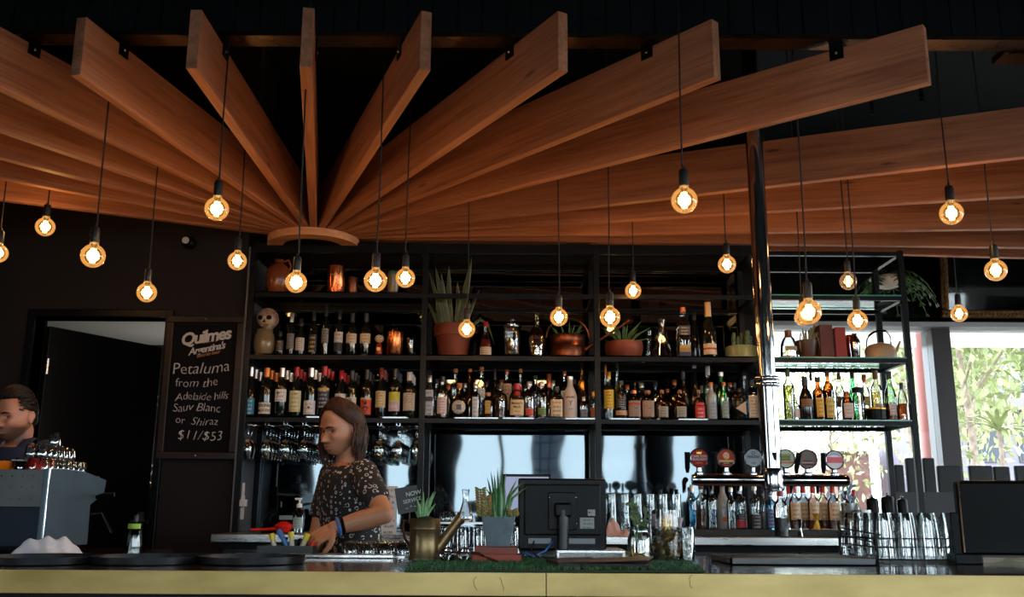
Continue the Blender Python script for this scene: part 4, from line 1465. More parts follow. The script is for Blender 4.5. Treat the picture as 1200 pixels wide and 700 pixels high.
# ------------------------------------------------------------------ jars and small vessels on the shelves
m_clear = glass('clear_glassware', (.93, .95, .95), refl=.05, rough=.02)
m_cut = glass('cut_glassware', (.86, .88, .88), refl=.12, rough=.04, ripple=.5)
m_copper = mat('polished_copper', lin((196, 112, 70)), .2, 1.0, var=.2, vscale=12, stretch=(6, 6, .4), rvar=.08)
m_copper_dark = mat('dark_copper', lin((110, 62, 42)), .3, .9, var=.25, vscale=12)
m_terra = mat('terracotta', lin((116, 52, 32)), .6, var=.2, vscale=12, bump=.08)
m_stone = mat('olive_glaze', lin((128, 108, 78)), .22, var=.12, vscale=8)
m_jug = mat('brown_glaze', lin((124, 64, 36)), .2, var=.3, vscale=6)
m_soil = mat('potting_soil', lin((46, 34, 26)), .95, var=.3, vscale=60, bump=.6)
m_aloe = mat('aloe_green', lin((74, 112, 72)), .45, var=.3, vscale=25)
m_cactus = mat('cactus_green', lin((78, 98, 66)), .55, var=.3, vscale=40)


def place(px, py, Y, z):
    p = at(px, py, Y)
    return Vector((p.x, Y, z + .0005)), mpp(p)


def vessel(name, px, ytop, w, Y, z, prof, m, label, cat, part='body', seg=28, sq=2.0):
    p, k = place(px, ytop, Y, z)
    h_ = at(px, ytop, Y).z - z
    t = thing(name, label, cat, p)
    r = .5 * w * k
    MB().lathe([(max(1e-5, a * r), b * h_) for a, b in prof], seg, sq=sq).build(part, m, t)
    return t, r, h_


# can of coffee black lidded jar, low dark tin
t, r, h_ = vessel('storage_jar', 1005, 454, 14, FR, L3, [(.9, 0), (1, .04), (1, .70), (.85, .78), (.8, .84)], m_clear, 'clear storage jar with a black lid on the window shelf', 'jar')
MB().lathe([(r * 1.0, h_ * .84), (r * 1.02, h_ * .98), (1e-5, h_)], 24).build('lid', m_gloss_black, t)
t, r, h_ = vessel('ashtray', 1026, 479, 23, FR - .02, L3, [(.6, 0), (.95, .1), (1, .9), (.9, 1), (.8, .4), (0, .3)], m_gloss_black, 'low black dish in front of the bottles on the window shelf', 'dish')
MB().lathe([(r * 1.01, h_ * .88), (r * 1.03, h_ * .95), (r * 1.01, h_ * 1.02)], 24).build('rim', CAP['gold'], t)

# upper left shelf: stoneware jar with a skull, figurine, copper canister
t, r, h_ = vessel('stoneware_jar', 310.5, 387, 25, FR + .04, L2, [(.62, 0), (.72, .03), (.95, .3), (1, .5), (.95, .72), (.78, .88), (.74, .94), (.8, .97), (.78, 1), (.66, 1), (.6, .9), (0, .85)], m_stone, 'olive stoneware jar with a skull sitting on top', 'jar')
jt = L2 + h_
sk_p, k = place(314, 375, FR + .04, jt)
sk = thing('skull', 'pale weathered decorative skull sitting on the stoneware jar', 'skull', sk_p, R(-4))
sr = 13.5 * k


def skull_mesh(r):
    me = MB()
    seg, rings = 40, 30
    vs, fs = [], []
    for i in range(rings + 1):
        ph = math.pi * i / rings
        for j in range(seg):
            a = 2 * math.pi * j / seg
            n = Vector((math.sin(ph) * math.cos(a), math.sin(ph) * math.sin(a), -math.cos(ph)))
            p = Vector((n.x * .92, n.y * 1.12, n.z))
            if n.z < -.15:
                s = min(1, (-n.z - .15) / .85)
                p.x *= 1 - .30 * s
                if n.y > 0:
                    p.y *= 1 - .35 * s
            if n.y < 0:
                ex = lambda cx, cz, sx, sz: math.exp(-((p.x - cx) / sx) ** 2 - ((p.z - cz) / sz) ** 2)
                p.y += .42 * (ex(.34, .0, .19, .17) + ex(-.34, .0, .19, .17))
                p.y += .25 * ex(0, -.32, .10, .16)
                p.y -= .10 * ex(0, .22, .5, .10)
                p.y -= .12 * (ex(.55, -.25, .15, .12) + ex(-.55, -.25, .15, .12))
                p.y -= .10 * ex(0, -.68, .35, .16)
                p.y += .05 * math.cos(p.x * 42) * ex(0, -.70, .34, .10)
            vs.append(p * r)
    for i in range(rings):
        for j in range(seg):
            j2 = (j + 1) % seg
            fs.append((i * seg + j, i * seg + j2, (i + 1) * seg + j2, (i + 1) * seg + j))
    me.add(vs, fs, True)
    return me


m_bone = mat('painted_bone', lin((196, 168, 140)), .6, color2=lin((120, 76, 56)), vscale=18, bump=.35, bscale=90)
MB_sk = skull_mesh(sr)
MB_sk.build('cranium', m_bone, sk, (0, 0, sr * .93))
for s in (-1, 1):
    MB().ball((s * .36 * sr, -.88 * sr, .93 * sr), (.25 * sr, .12 * sr, .21 * sr), 14, 10).build('eye_socket', m_gloss_black, sk)
MB().prism([(-.10 * sr, .50 * sr), (.10 * sr, .50 * sr), (0, .74 * sr)], -1.06 * sr, -.6 * sr).build('nose_hole', m_gloss_black, sk)
for q_ in range(7):
    MB().box((-.30 + q_ * .087) * sr, (-.30 + q_ * .087 + .07) * sr, -.97 * sr + abs(q_ - 3) * .03 * sr, -.8 * sr, .18 * sr, .36 * sr).build('tooth', m_bone, sk, bevel=.001)
MB().tube([(-.34 * sr, -.80 * sr, .30 * sr), (0, -.98 * sr, .27 * sr), (.34 * sr, -.80 * sr, .30 * sr)], .035 * sr, 6).build('mouth_line', m_gloss_black, sk)
t, r, h_ = vessel('figurine', 444.5, 402, 9, FR, L2, [(.75, 0), (.85, .05), (.95, .3), (.9, .6), (.6, .9), (.3, 1.0), (0, 1.02)], mat('red_enamel', lin((150, 24, 26)), .4), 'tiny round-headed toy figurine in red on the upper left shelf', 'figurine')
MB().ball((0, 0, h_ + .026), (.029, .026, .026), 18, 12).build('head', mat('tan_vinyl', lin((206, 164, 122)), .45), t)
for s in (-1, 1):
    e = MB().ball((s * .011, -.023, h_ + .03), (.0085, .004, .0085), 12, 8).build('eye', m_white, t)
    MB().ball((s * .011, -.0265, h_ + .03), (.004, .002, .004), 10, 6).build('pupil', m_gloss_black, e)
MB().box(-.012, .012, -.026, -.022, h_ * .38, h_ * .62).build('chest_mark', CAP['gold'], t)
CAN = [(.98, 0), (1, .01), (1, .90), (1.03, .905), (1.03, .935), (1, .94), (.99, .97), (.5, 1.0), (0, 1.0)]
t, r, h_ = vessel('copper_canister', 463, 389, 20, FR + .02, L2, CAN, m_copper, 'shiny copper lidded canister on the upper left shelf', 'canister')
MB().tube([(-.016, 0, h_), (-.014, 0, h_ + .016), (.014, 0, h_ + .016), (.016, 0, h_)], .003, 6).build('lid_loop', m_copper, t)
text_mesh('SUGAR', .018, CAP['gold'], 'lettering', t, (-.01, 0, .68 * h_), wrap=r * 1.01)
vessel('drinking_glass', 481, 397, 10, FR + .05, L2, [(.8, 0), (.85, .03), (1, 1), (.95, 1), (.8, .06), (0, .05)], glass('smoked_tumbler', (.35, .32, .30), refl=.08), 'smoked drinking glass at the right end of the upper left shelf', 'glass')
# top left shelf
t, r, h_ = vessel('stoneware_jug', 327.5, 305, 29, FR + .05, L1, [(.6, 0), (.7, .03), (.95, .3), (1, .52), (.93, .72), (.6, .86), (.36, .9), (.33, .96), (.4, .98), (.4, 1), (.3, 1)], m_jug, 'round brown glazed jug with a short neck on the top left shelf', 'jug')
MB().tube([(.33 * r, 0, .95 * h_), (.75 * r, 0, 1.0 * h_), (.95 * r, 0, .82 * h_), (.85 * r, 0, .72 * h_)], .008, 8).build('handle', m_jug, t)
t, r, h_ = vessel('copper_canister', 394.5, 312, 21, FR + .02, L1, CAN, m_copper, 'tall copper canister in the middle of the top left shelf', 'canister')
text_mesh('TEA', .018, CAP['gold'], 'lettering', t, (-.012, 0, .62 * h_), wrap=r * 1.01)
t, r, h_ = vessel('copper_canister', 413, 325, 13, FR + .08, L1, CAN, m_copper_dark, 'small dull copper canister beside the tall one on the top left shelf', 'canister')
t, r, h_ = vessel('plant_pot', 461, 323, 15, FR + .12, L1, [(.7, 0), (.75, .03), (1, 1), (.92, 1), (.85, .85), (0, .82)], m_stone, 'small round pot of succulents at the right end of the top left shelf', 'plant', 'pot')
for k in range(9):
    a = k * 2.4
    MB().ball((.5 * r * math.cos(a), .5 * r * math.sin(a), h_ + .012), (.012, .012, .02), 8, 6).build('succulent', m_cactus, t)


def blade(pts, w0, m, parent, name='leaf', edge=None, thick=.004):
    """a tapering leaf blade along points with a shallow keel"""
    n = len(pts)
    o = MB()
    vs, fs = [], []
    for i, p in enumerate(pts):
        p = Vector(p)
        t_ = (Vector(pts[min(i + 1, n - 1)]) - Vector(pts[max(i - 1, 0)])).normalized()
        sd = t_.cross(Vector((0, -1, .2))).normalized()
        nn = sd.cross(t_).normalized()
        f = i / (n - 1)
        wd = w0 * (.75 + .6 * f - .2 * f * f) * (1 - f ** 3) if f < 1 else .0004
        wd = max(.0004, wd)
        vs += [p - sd * wd / 2, p - sd * wd * .36 + nn * thick * .4, p + nn * thick, p + sd * wd * .36 + nn * thick * .4, p + sd * wd / 2, p - nn * thick * .5]
    for i in range(n - 1):
        for j in range(6):
            fs.append((i * 6 + j, i * 6 + (j + 1) % 6, (i + 1) * 6 + (j + 1) % 6, (i + 1) * 6 + j))
    fs.append((5, 4, 3, 2, 1, 0))
    o.add(vs, fs, True)
    if edge:
        for idx, f in enumerate(fs[:-1]):
            j = idx % 6
            o.mi[idx] = 1 if j in (0, 3) else 0
        return o.build(name, [m, edge], parent)
    return o.build(name, m, parent)


# snake plant
m_snake = mat('snake_plant_green', lin((26, 44, 28)), .5, color2=lin((52, 70, 44)), vscale=26, stretch=(.5, .5, 4))
m_snake_edge = mat('snake_plant_yellow_edge', lin((104, 100, 50)), .55)
POT = [(.70, 0), (.72, .02), (.90, .62), (.92, .64), (1.0, .645), (1.03, .97), (1.0, 1.0), (.92, 1.0), (.88, .86), (0, .84)]
t, r, h_ = vessel('snake_plant', 531.5, 382, 45, SY0 + .16, L2, POT, m_terra, 'snake plant with yellow edged leaves in a terracotta pot', 'plant', 'pot')
MB().lathe([(r * .88, h_ * .85), (1e-5, h_ * .86)], 24).build('soil', m_soil, t)
for (bx_, tx, ty, w_) in ((520, 502, 316, 5), (524, 510, 312, 7), (527, 517, 320, 7), (519, 511, 345, 5), (529, 526, 311, 7), (534, 536, 330, 6), (537, 547, 322, 8), (541, 553, 301, 7.5), (545, 551, 352, 6), (517, 508, 366, 5), (543, 562, 340, 5), (548, 580, 405, 4.5), (516, 500, 352, 4)):
    b0 = at(bx_, 384, SY0 + .16)
    e0 = at(tx, ty, SY0 + .16 + random.uniform(-.04, .04))
    k = mpp(b0)
    O = Vector(t.location)
    b = Vector((b0.x - O.x, random.uniform(-.04, .05), h_ * .84))
    e = e0 - O
    md = (b + e) / 2 + Vector((random.uniform(-.012, .012), 0, .02 if ty < 380 else .12))
    pts = [b, b * .56 + md * .44, md, md * .5 + e * .5 + Vector((0, 0, .005 if ty < 380 else .05)), e]
    blade(pts, w_ * k * 1.05, m_snake, t, edge=m_snake_edge)
bottle(569.5, 378, 15, FR + .02, L2, 'slender', 'clear', 'small red liqueur bottle with a cream label beside the snake plant', 'red', .88, 'red', .5, [(.03, .27, LB('creamlow', (196, 176, 150), (60, 40, 36), 4), R(60))])
# lidded glass jar
t, r, h_ = vessel('glass_jar', 600, 384, 20, FR + .02, L2, [(.9, 0), (1, .05), (1, .9), (.92, 1.0)], m_cut, 'clear glass jar with a round knobbed lid on the upper middle shelf', 'jar')
lid = MB().lathe([(1.08 * r, h_), (1.1 * r, h_ + .014), (.5 * r, h_ + .026), (1e-5, h_ + .03)], 24).build('lid', m_cut, t)
MB().ball((0, 0, h_ + .045), .017, 14, 10).build('knob', m_cut, lid)
MB().lathe([(.86 * r, .02), (.9 * r, h_ * .5), (1e-5, h_ * .52)], 20).build('contents', LIQ['brown'], t)
# decanter
t, r, h_ = vessel('decanter', 629, 380, 21, FR + .02, L2, [(.7, 0), (.82, .03), (1, .45), (.95, .65), (.55, .86), (.3, .93), (.3, 1), (.36, 1.01)], m_cut, 'cut glass decanter with a stopper beside the lidded jar', 'decanter')
MB().lathe([(.78 * r, .02), (.92 * r, .4 * h_), (.85 * r, .62 * h_), (1e-5, .63 * h_)], 20).build('liquor', LIQ['brown'], t)
MB().lathe([(.25 * r, h_), (.3 * r, h_ + .012), (.24 * r, h_ + .03), (.3 * r, h_ + .05), (.22 * r, h_ + .068), (1e-5, h_ + .073)], 16).build('stopper', m_cut, t)
# copper watering can with a plant inside, spout behind the post
wy = SY0 + .14
t, r, h_ = vessel('watering_can', 665, 394, 41, wy, L2, [(.95, 0), (1, .02), (1, .48), (1.02, .5), (1.0, .53), (1, .96), (1.02, .98), (1.0, 1.0), (.9, 1.0), (.9, .9), (0, .88)], m_copper_dark, 'old copper watering can with hoop handle and long spout on the upper middle shelf', 'watering can')
O = Vector(t.location)
k = mpp(O)
hoop = []
for i in range(13):
    a = math.pi * i / 12
    q = at(665 + 25 * math.cos(a), 396 - 23 * math.sin(a), wy)
    hoop.append(q - O)
MB().tube(hoop, .0055, 8).build('hoop_handle', m_copper_dark, t)
s0, s1 = at(684, 411, wy) - O, at(733, 379, wy - .02) - O
MB().tube([s0, s0 * .5 + s1 * .5, s1], [.014, .009, .008], 10).build('spout', m_copper_dark, t)
dirv = (s1 - s0).normalized()
MB().tube([s1 - dirv * .01, s1 + dirv * .03], [.009, .022], 14).build('rose', m_copper_dark, t)
for i in range(12):
    a = i * 2.4
    blade([(r * .5 * math.cos(a), r * .5 * math.sin(a), h_ * .9), (r * .7 * math.cos(a), r * .7 * math.sin(a), h_ * 1.2), (r * .95 * math.cos(a), r * .8 * math.sin(a), h_ * 1.28 + .02 * (i % 3))], .012, m_aloe, t)
# terracotta bowl with an aloe
t, r, h_ = vessel('aloe_plant', 731, 402, 45, SY0 + .15, L2, [(.78, 0), (.86, .1), (.98, .5), (1, .75), (.95, 1), (.88, 1), (.85, .8), (0, .75)], m_terra, 'spiky aloe in a low terracotta bowl on the third bay shelf', 'plant', 'bowl')
MB().lathe([(r * .87, h_ * .78), (1e-5, h_ * .84)], 20).build('soil', m_soil, t)
for i in range(17):
    a = i * 2.4
    L_ = .16 + .05 * ((i * 3) % 4) / 3
    el = .35 + 1.0 * ((i * 5) % 7) / 7
    c_, s_ = math.cos(a), math.sin(a)
    blade([(.02 * c_, .02 * s_, h_ * .8), (.5 * L_ * math.cos(el) * c_, .5 * L_ * math.cos(el) * s_, h_ * .8 + .55 * L_ * math.sin(el)), (L_ * math.cos(el) * c_, L_ * math.cos(el) * s_, h_ * .8 + L_ * math.sin(el) * .9)], .02, m_aloe, t, thick=.006)
# carafes
t, r, h_ = vessel('carafe', 760, 388, 15, FR + .17, L2, [(.95, 0), (1, .06), (.45, .55), (.38, .8), (.5, 1.0)], m_clear, 'small clear glass carafe left of the larger conical one', 'carafe')
t, r, h_ = vessel('carafe', 775, 375, 29, FR + .02, L2, [(.95, 0), (1, .04), (.9, .12), (.34, .55), (.28, .7), (.30, .9), (.36, 1.0)], m_clear, 'large conical clear glass carafe on the third bay shelf', 'carafe')
bottle(800, 361, 15.5, FR, L2, 'square', 'clear', 'square blue whisky bottle with a slanted label on the third bay shelf', 'copper', .91, 'brown', .4, [(.0, .18, LB('bluebase', (40, 52, 80), (40, 52, 80)), R(44)), (.10, .24, LB('goldbar', (196, 160, 80), (196, 160, 80)), R(40)), (.44, .62, LB('slant', (60, 60, 66), (206, 190, 150), 3), R(42))])
bottle(813, 367, 12, B1, L2, 'champagne', 'black', 'plain dark bottle between the blue one and the champagne', 'black', .85)
bottle(829, 355, 17.5, FR, L2, 'champagne', 'dark', 'champagne bottle with gold foil neck and a red sash label', 'foil', .72, None, 0, [(.05, .24, LB('sash', (206, 186, 156), (206, 186, 156), 3, (.45, .62, (170, 34, 40))), R(58))], name='champagne_bottle')
# cactus bowl
t, r, h_ = vessel('cactus_bowl', 868, 407, 36, SY0 + .12, L2, [(.92, 0), (1, .06), (1, .94), (.97, 1), (.9, 1), (.9, .8), (0, .78)], mat('celadon_glaze', lin((136, 146, 106)), .3, var=.1), 'green glazed bowl of small cacti near the column', 'plant', 'bowl')
for i, (dx, hh, rr) in enumerate(((-9, 17, 2.4), (-3, 13, 2.6), (2, 18, 3), (7, 20, 3), (11, 14, 2.6), (4, 9, 2.5))):
    k = mpp(Vector(t.location))
    z0, z1 = h_ * .8, h_ + hh * k
    x = dx * k
    MB().tube([(x, (i % 3 - 1) * .02, z0), (x, (i % 3 - 1) * .02, (z0 + z1) / 2), (x + .004, (i % 3 - 1) * .02, z1 - rr * k * .6), (x + .004, (i % 3 - 1) * .02, z1)], [rr * k, rr * k * 1.1, rr * k * .9, rr * k * .2], 12).build('cactus', m_cactus, t)
# fourth bay upper shelf
bottle(923, 382, 21, FR, L2, 'bell', 'clear', 'bell shaped clear bottle with a brown stopper on the upper window shelf', 'brown', .66, 'red', .07, [(.20, .34, LB('bellabel', (150, 140, 110), (80, 70, 50), 2), R(42))])
t, r, h_ = vessel('plant_pot', 945.5, 400, 26, FR + .03, L2, [(.68, 0), (.7, .03), (1, 1), (.93, 1), (.88, .88), (0, .86)], mat('dark_brown_glaze', lin((70, 46, 40)), .35, var=.15), 'dark brown tapered pot with trailing grey leaves on the upper window shelf', 'plant', 'pot')
MB().lathe([(r * .78, -.0), (r * .95, .008), (r * .98, .014)], 24).build('saucer', m_terra, t)
m_sage = mat('sage_leaf', lin((118, 128, 104)), .6, var=.2, vscale=30)
for i, (dx, dz_, sg) in enumerate(((-8, -10, -1), (-2, 8, -1), (3, 12, 1), (9, -6, 1), (-5, 10, -1), (12, 6, 1), (6, 16, 1))):
    k = mpp(Vector(t.location))
    blade([(dx * .4 * k, -.01, h_ * .88), (dx * k, -.02, h_ + 9 * k), (dx * 1.3 * k, -.04, h_ + (dz_ + 6) * k * .8), (dx * 1.35 * k, -.05, h_ + (dz_ - 8 if dz_ < 0 else dz_ + 4) * k * .8)], .016, m_sage, t)
for px, pw, yt, yb_, m_c, lab, thick in ((969, 15, 381, 417, mat('maroon_book_cloth', lin((84, 44, 40)), .7), 'tall maroon hardback standing on the upper window shelf', .20), (985.5, 12, 384, 417, mat('red_book_cloth', lin((136, 46, 40)), .65), 'shorter red hardback beside the maroon one', .17)):
    p, k = place(px, 400, SY0 + .06, L2)
    hh = at(px, yt, SY0 + .06).z - L2
    b_ = thing('book', lab, 'book', p, R(4 if px < 975 else 0), 'hardback books on the window shelf')
    w_ = pw * k
    co = MB().box(-w_ / 2, -w_ / 2 + .004, 0, thick, 0, hh).box(w_ / 2 - .004, w_ / 2, 0, thick, 0, hh).box(-w_ / 2, w_ / 2, 0, .005, 0, hh)
    co.build('cover', m_c, b_, bevel=.002)
    MB().box(-w_ / 2 + .005, w_ / 2 - .005, .006, thick - .006, .004, hh - .004).build('pages', mat('book_paper', lin((206, 194, 170)), .8), b_)
t, r, h_ = vessel('cocktail_shaker', 1001, 391, 11.5, FR, L2, [(.8, 0), (.86, .02), (1, .6), (1, .7), (.85, .76), (.55, .86), (.5, .9), (.5, .98), (.4, 1), (0, 1)], m_chrome, 'steel cocktail shaker between the books and the kettle', 'shaker')
t2, r2, h2 = vessel('jigger', 995, 393, 8, B1, L2, [(.8, 0), (.9, .02), (1, .9), (.9, 1), (0, 1)], m_copper, 'small copper tin behind the shaker', 'tin')
# kettle
t, r, h_ = vessel('kettle', 1031, 404, 36, FR + .04, L2, [(.9, 0), (1, .06), (1, .45), (.92, .75), (.7, .95), (.45, 1.02), (.2, 1.05), (.2, 1.1), (0, 1.12)], mat('tan_enamel', lin((176, 148, 118)), .3, var=.08), 'tan enamel kettle with black hoop handle at the end of the upper window shelf', 'kettle')
O = Vector(t.location)
P = lambda px, py: at(px, py, FR + .04) - O
hd = MB().tube([P(1015, 408), P(1016, 398), P(1020, 391)], .004, 8).tube([P(1044, 404), P(1043, 394), P(1038, 388)], .004, 8).build('handle_bracket', m_chrome, t)
MB().tube([P(1018, 394), P(1023, 390), P(1030, 387.5), P(1038, 388)], .0075, 10).build('handle_grip', m_gloss_black, t)
MB().tube([P(1046, 413), P(1051, 411), P(1053, 405), P(1055, 400)], [.014, .011, .008, .007], 10).build('spout', MATS['tan_enamel'], t)

# ------------------------------------------------------------------ stemware hanging under the lower left shelf
m_stem = glass('stemware_glass', (.95, .97, .97), refl=.07, rough=.02)
gw = MB().lathe([(1e-5, 0), (.034, -.001), (.034, -.003), (.006, -.008), (.004, -.014), (.0038, -.080), (.006, -.088), (.020, -.098), (.034, -.115), (.039, -.135), (.037, -.165), (.030, -.205), (.0293, -.205)], 18).mesh('wine_glass', m_stem)
hz_ = L3 - RH - .03
n_u = 9
span = (PXS[1] - PXS[0] - .06) / n_u
for k in range(n_u):
    x = PXS[0] + .03 + span * (k + .5)
    hg = MB().tube([(x - span / 2 + .010, SY1, 0), (x - span / 2 + .010, SY0 + .006, 0), (x + span / 2 - .010, SY0 + .006, 0), (x + span / 2 - .010, SY1, 0)], .0032, 6)
    for yy in (SY0 + .03, SY1 - .02):
        for s in (-1, 1):
            hg.tube([(x + s * (span / 2 - .010), yy, 0), (x + s * (span / 2 - .010), yy, .031)], .0025, 6)
    o = hg.build('glass_hanger', m_chrome, None, (0, 0, hz_))
    tag(o, ORD[k] + ' chrome wire glass hanger from the left under the lower left shelf', 'hanger', 'chrome wire glass hangers')
for k in range(n_u + 1):
    x = PXS[0] + .03 + span * k
    for j in range(5):
        if k in (0, n_u) and j > 1:
            continue
        o = bpy.data.objects.new('wine_glass', gw)
        COL.objects.link(o)
        o.location = (x + random.uniform(-.002, .002), SY0 + .045 + j * .080, hz_ + .0065)
        tag(o, 'hanging wine glass, %s file from left, %s from the front' % (ORD[k], ORD[j]), 'wine glass', 'hanging wine glasses')
# ------------------------------------------------------------------ front counter
CF, CBK = 2.80, 4.00
CZ = at(600, 672, CF).z
CX0, CX1 = -3.4, 3.6
ct = thing('bar_counter', 'long bar counter with dark polished top and brass clad front edge', 'counter', (0, CF, 0))
m_ctop = mat('dark_polished_counter', lin((44, 30, 24)), .16, var=.35, vscale=2.5, stretch=(.4, 3, 3), rvar=.06, coat=.4)
MB().box(CX0, CX1, .006, CBK - CF, CZ - .05, CZ).build('counter_top', m_ctop, ct)
m_brass = mat('aged_brass', lin((158, 132, 70)), .42, .3, color2=lin((216, 190, 124)), vscale=3.2, stretch=(.6, 1, 1.6), rvar=.12, bump=.04, bscale=25)
jt_ = at(640, 685, CF).x
xs = [CX0, jt_ - 2.44, jt_ - 1.22 * 0 if False else jt_, jt_ + 2.44, CX1]
xs = sorted(x for x in xs if CX0 <= x <= CX1)
bh = CZ - at(600, 699, CF).z
for a, b in zip(xs, xs[1:]):
    MB().box(a + .0012, b - .0012, 0, .006, CZ - bh, CZ + .0012).build('brass_panel', m_brass, ct, bevel=.0012)
MB().box(CX0, CX1, .012, .05, CZ - bh - .02, CZ - .052).build('edge_core', m_black, ct)
MB().box(CX0, -1.5, CBK - CF + .001, 1.56, CZ - .05, CZ).build('coffee_station_top', m_ctop, ct)
MB().box(CX0, CX1, .10, .14, 0, CZ - .08).build('front_panel', mat('counter_front_dark', lin((26, 24, 24)), .5), ct)
MB().box(CX0, CX1, .14, CBK - CF - .05, 0.02, .9).build('carcass', m_black, ct)
# hairline cracks in the brass
ck = MB()
for px, py in ((557, 676), (588, 677), (809, 674)):
    pts = [at(px + random.uniform(-3, 3), py + i * 4, CF - .0008) - Vector((0, CF, 0)) for i in range(5)]
    ck.tube(pts, .0006, 4)
ck.build('scratch', m_black, ct)


def cz(px, py):
    """point on the counter top seen at that pixel"""
    return atz(px, py, CZ)


# trays
for (px, py, rpx, d) in ((48, 660.5, 66, 'leftmost of three, below the coffee machine'), (172, 660.5, 62, 'middle of three at the left'), (296, 660.5, 61, 'rightmost of three, nearest the bartender')):
    p = cz(px, py)
    r = rpx * mpp(p)
    r = min(r, .178)
    o = MB().lathe([(1e-5, .004), (r * .93, .004), (r * .97, .007), (r * .995, .024), (r * 1.0, .024), (r * .98, .003), (r * .93, 0), (1e-5, 0)], 48).build('serving_tray', mat('black_tray_plastic', lin((20, 20, 22)), .35), None, (p.x, p.y, CZ + .0005))
    tag(o, 'round black serving tray on the counter, ' + d, 'tray', 'black serving trays')


def cloth(name, px, py, w, d, h, m, label, seed, cat='cloth', z=None, Y=None):
    """crumpled cloth: a folded grid with thickness, resting on the surface"""
    p = cz(px, py) if z is None else Vector((at(px, py, Y).x, Y, z))
    zb = CZ if z is None else z
    rnd = random.Random(seed)
    ph = [rnd.random() * 6.28 for _ in range(8)]
    n, mrows = 30, 20
    vs, fs = [], []
    for i in range(mrows + 1):
        for j in range(n + 1):
            u_, v_ = j / n * 2 - 1, i / mrows * 2 - 1
            rr = max(abs(u_), abs(v_))
            env = max(0, 1 - rr ** 3)
            hh = h * env * (.55 + .45 * math.sin(3.1 * u_ + ph[0] + 1.5 * math.sin(2.2 * v_ + ph[1]))) + .12 * h * env * math.sin(9 * u_ + 5 * v_ + ph[2]) + .1 * h * env * abs(math.sin(7 * v_ - 4 * u_ + ph[3]))
            x = u_ * w / 2 * (1 + .12 * math.sin(4 * v_ + ph[4])) + .05 * w * math.sin(3 * v_ + ph[5])
            y = v_ * d / 2 * (1 + .15 * math.sin(3 * u_ + ph[6]))
            vs.append((x, y, max(.003, hh + .003)))
    nv = len(vs)
    vs += [(x, y, max(.0, z_ - .003)) for x, y, z_ in vs]
    W_ = n + 1
    for i in range(mrows):
        for j in range(n):
            a = i * W_ + j
            fs.append((a, a + 1, a + W_ + 1, a + W_))
            fs.append((nv + a, nv + a + W_, nv + a + W_ + 1, nv + a + 1))
    edge = [j for j in range(W_)] + [i * W_ + n for i in range(1, mrows + 1)] + [mrows * W_ + j for j in range(n - 1, -1, -1)] + [i * W_ for i in range(mrows - 1, 0, -1)]
    for a, b in zip(edge, edge[1:] + edge[:1]):
        fs.append((a, nv + a, nv + b, b))
    o = MB().add(vs, fs, True).build(name, m, None, (p.x, p.y, zb + .0005))
    return tag(o, label, cat)


m_linen = mat('white_linen', lin((206, 200, 204)), .85, var=.06, vscale=30)
cloth('folded_cloth', 56, 645, .20, .12, .060, m_linen, 'folded white bar towel lying in front of the coffee machine', 3, z=CZ, Y=3.625)
cloth('folded_cloth', 1168, 650, .26, .2, .05, mat('grey_mauve_cloth', lin((150, 138, 146)), .8), 'crumpled grey cloth at the right end of the counter', 9)

# ------------------------------------------------------------------ espresso machine
EMY = 3.72
ex = at(52, 600, EMY).x
emx0 = ex - .95


def side_pt(px, py):
    D = ray(px, py)
    t_ = ex / D.x
    q = CAM + D * t_
    return (q.y, q.z)


em = thing('espresso_machine', 'large grey blue espresso machine at the left end of the counter', 'coffee machine', (0, 0, CZ))
poly = [side_pt(*q) for q in ((52, 549), (75, 549.5), (100, 553), (125, 563), (122, 579), (106, 592), (102, 643))]
poly = [(EMY, poly[0][1])] + poly[1:] + [(EMY, CZ + .025)]
poly[-2] = (poly[-2][0], CZ + .025)
m_side = mat('blue_grey_steel', lin((96, 112, 122)), .35, .6, var=.1, vscale=5)
Ms = Matrix(((0, 1, 0, 0), (1, 0, 0, 0), (0, 0, 1, 0), (0, 0, 0, 1)))
MB().prism([(a, b - CZ) for a, b in poly], ex - .02, ex, M=Ms).build('side_panel', m_side, em, bevel=.003)
MB().prism([(a, b - CZ) for a, b in poly], emx0, emx0 + .02, M=Ms).build('side_panel', m_side, em, bevel=.003)
ztop = poly[0][1] - CZ
zmid = at(30, 594, EMY).z - CZ
MB().box(emx0 + .02, ex - .02, (EMY + 0.005), (EMY + 0.02), zmid, ztop - .004).build('back_panel', mat('galvanised_panel', lin((122, 124, 124)), .4, .7, var=.15, vscale=7), em)
dots = MB()
for i in range(3):
    for j in range(22):
        dots.lathe([(1e-5, 0), (.0035, .0)], 8, M=Matrix.Translation((ex - .06 - j * .041, (EMY + 0.005), zmid + .03 + i * (ztop - zmid - .05) / 2.2)) @ Matrix.Rotation(R(90), 4, 'X'))
dots.build('vent_holes', m_black, em)['kind'] = 'stuff'
MB().box(emx0 + .02, ex - .02, (EMY + 0.03), (EMY + 0.045), .03, zmid).build('lower_panel', mat('dark_navy_panel', lin((28, 40, 54)), .4, .3), em)
yb = poly[3][0]
MB().box(emx0 + .02, ex - .02, (EMY + 0.02), yb - .03, ztop - .022, ztop - .012).build('cup_deck', m_stain, em)
MB().box(emx0 + .02, ex - .02, (EMY + 0.05), poly[-2][0] - .02, .02, ztop - .03).build('body', m_black, em)
MB().tube([(ex + .004, EMY, .03), (ex + .004, EMY, ztop)], .003, 8).build('corner_trim', m_chrome, em)
for xx in (emx0 + .08, ex - .08):
    for yy in ((EMY + 0.08), poly[-2][0] - .06):
        MB().lathe([(.022, 0), (.018, .026)], 14, M=Matrix.Translation((xx, yy, 0))).build('foot', m_rubber, em)
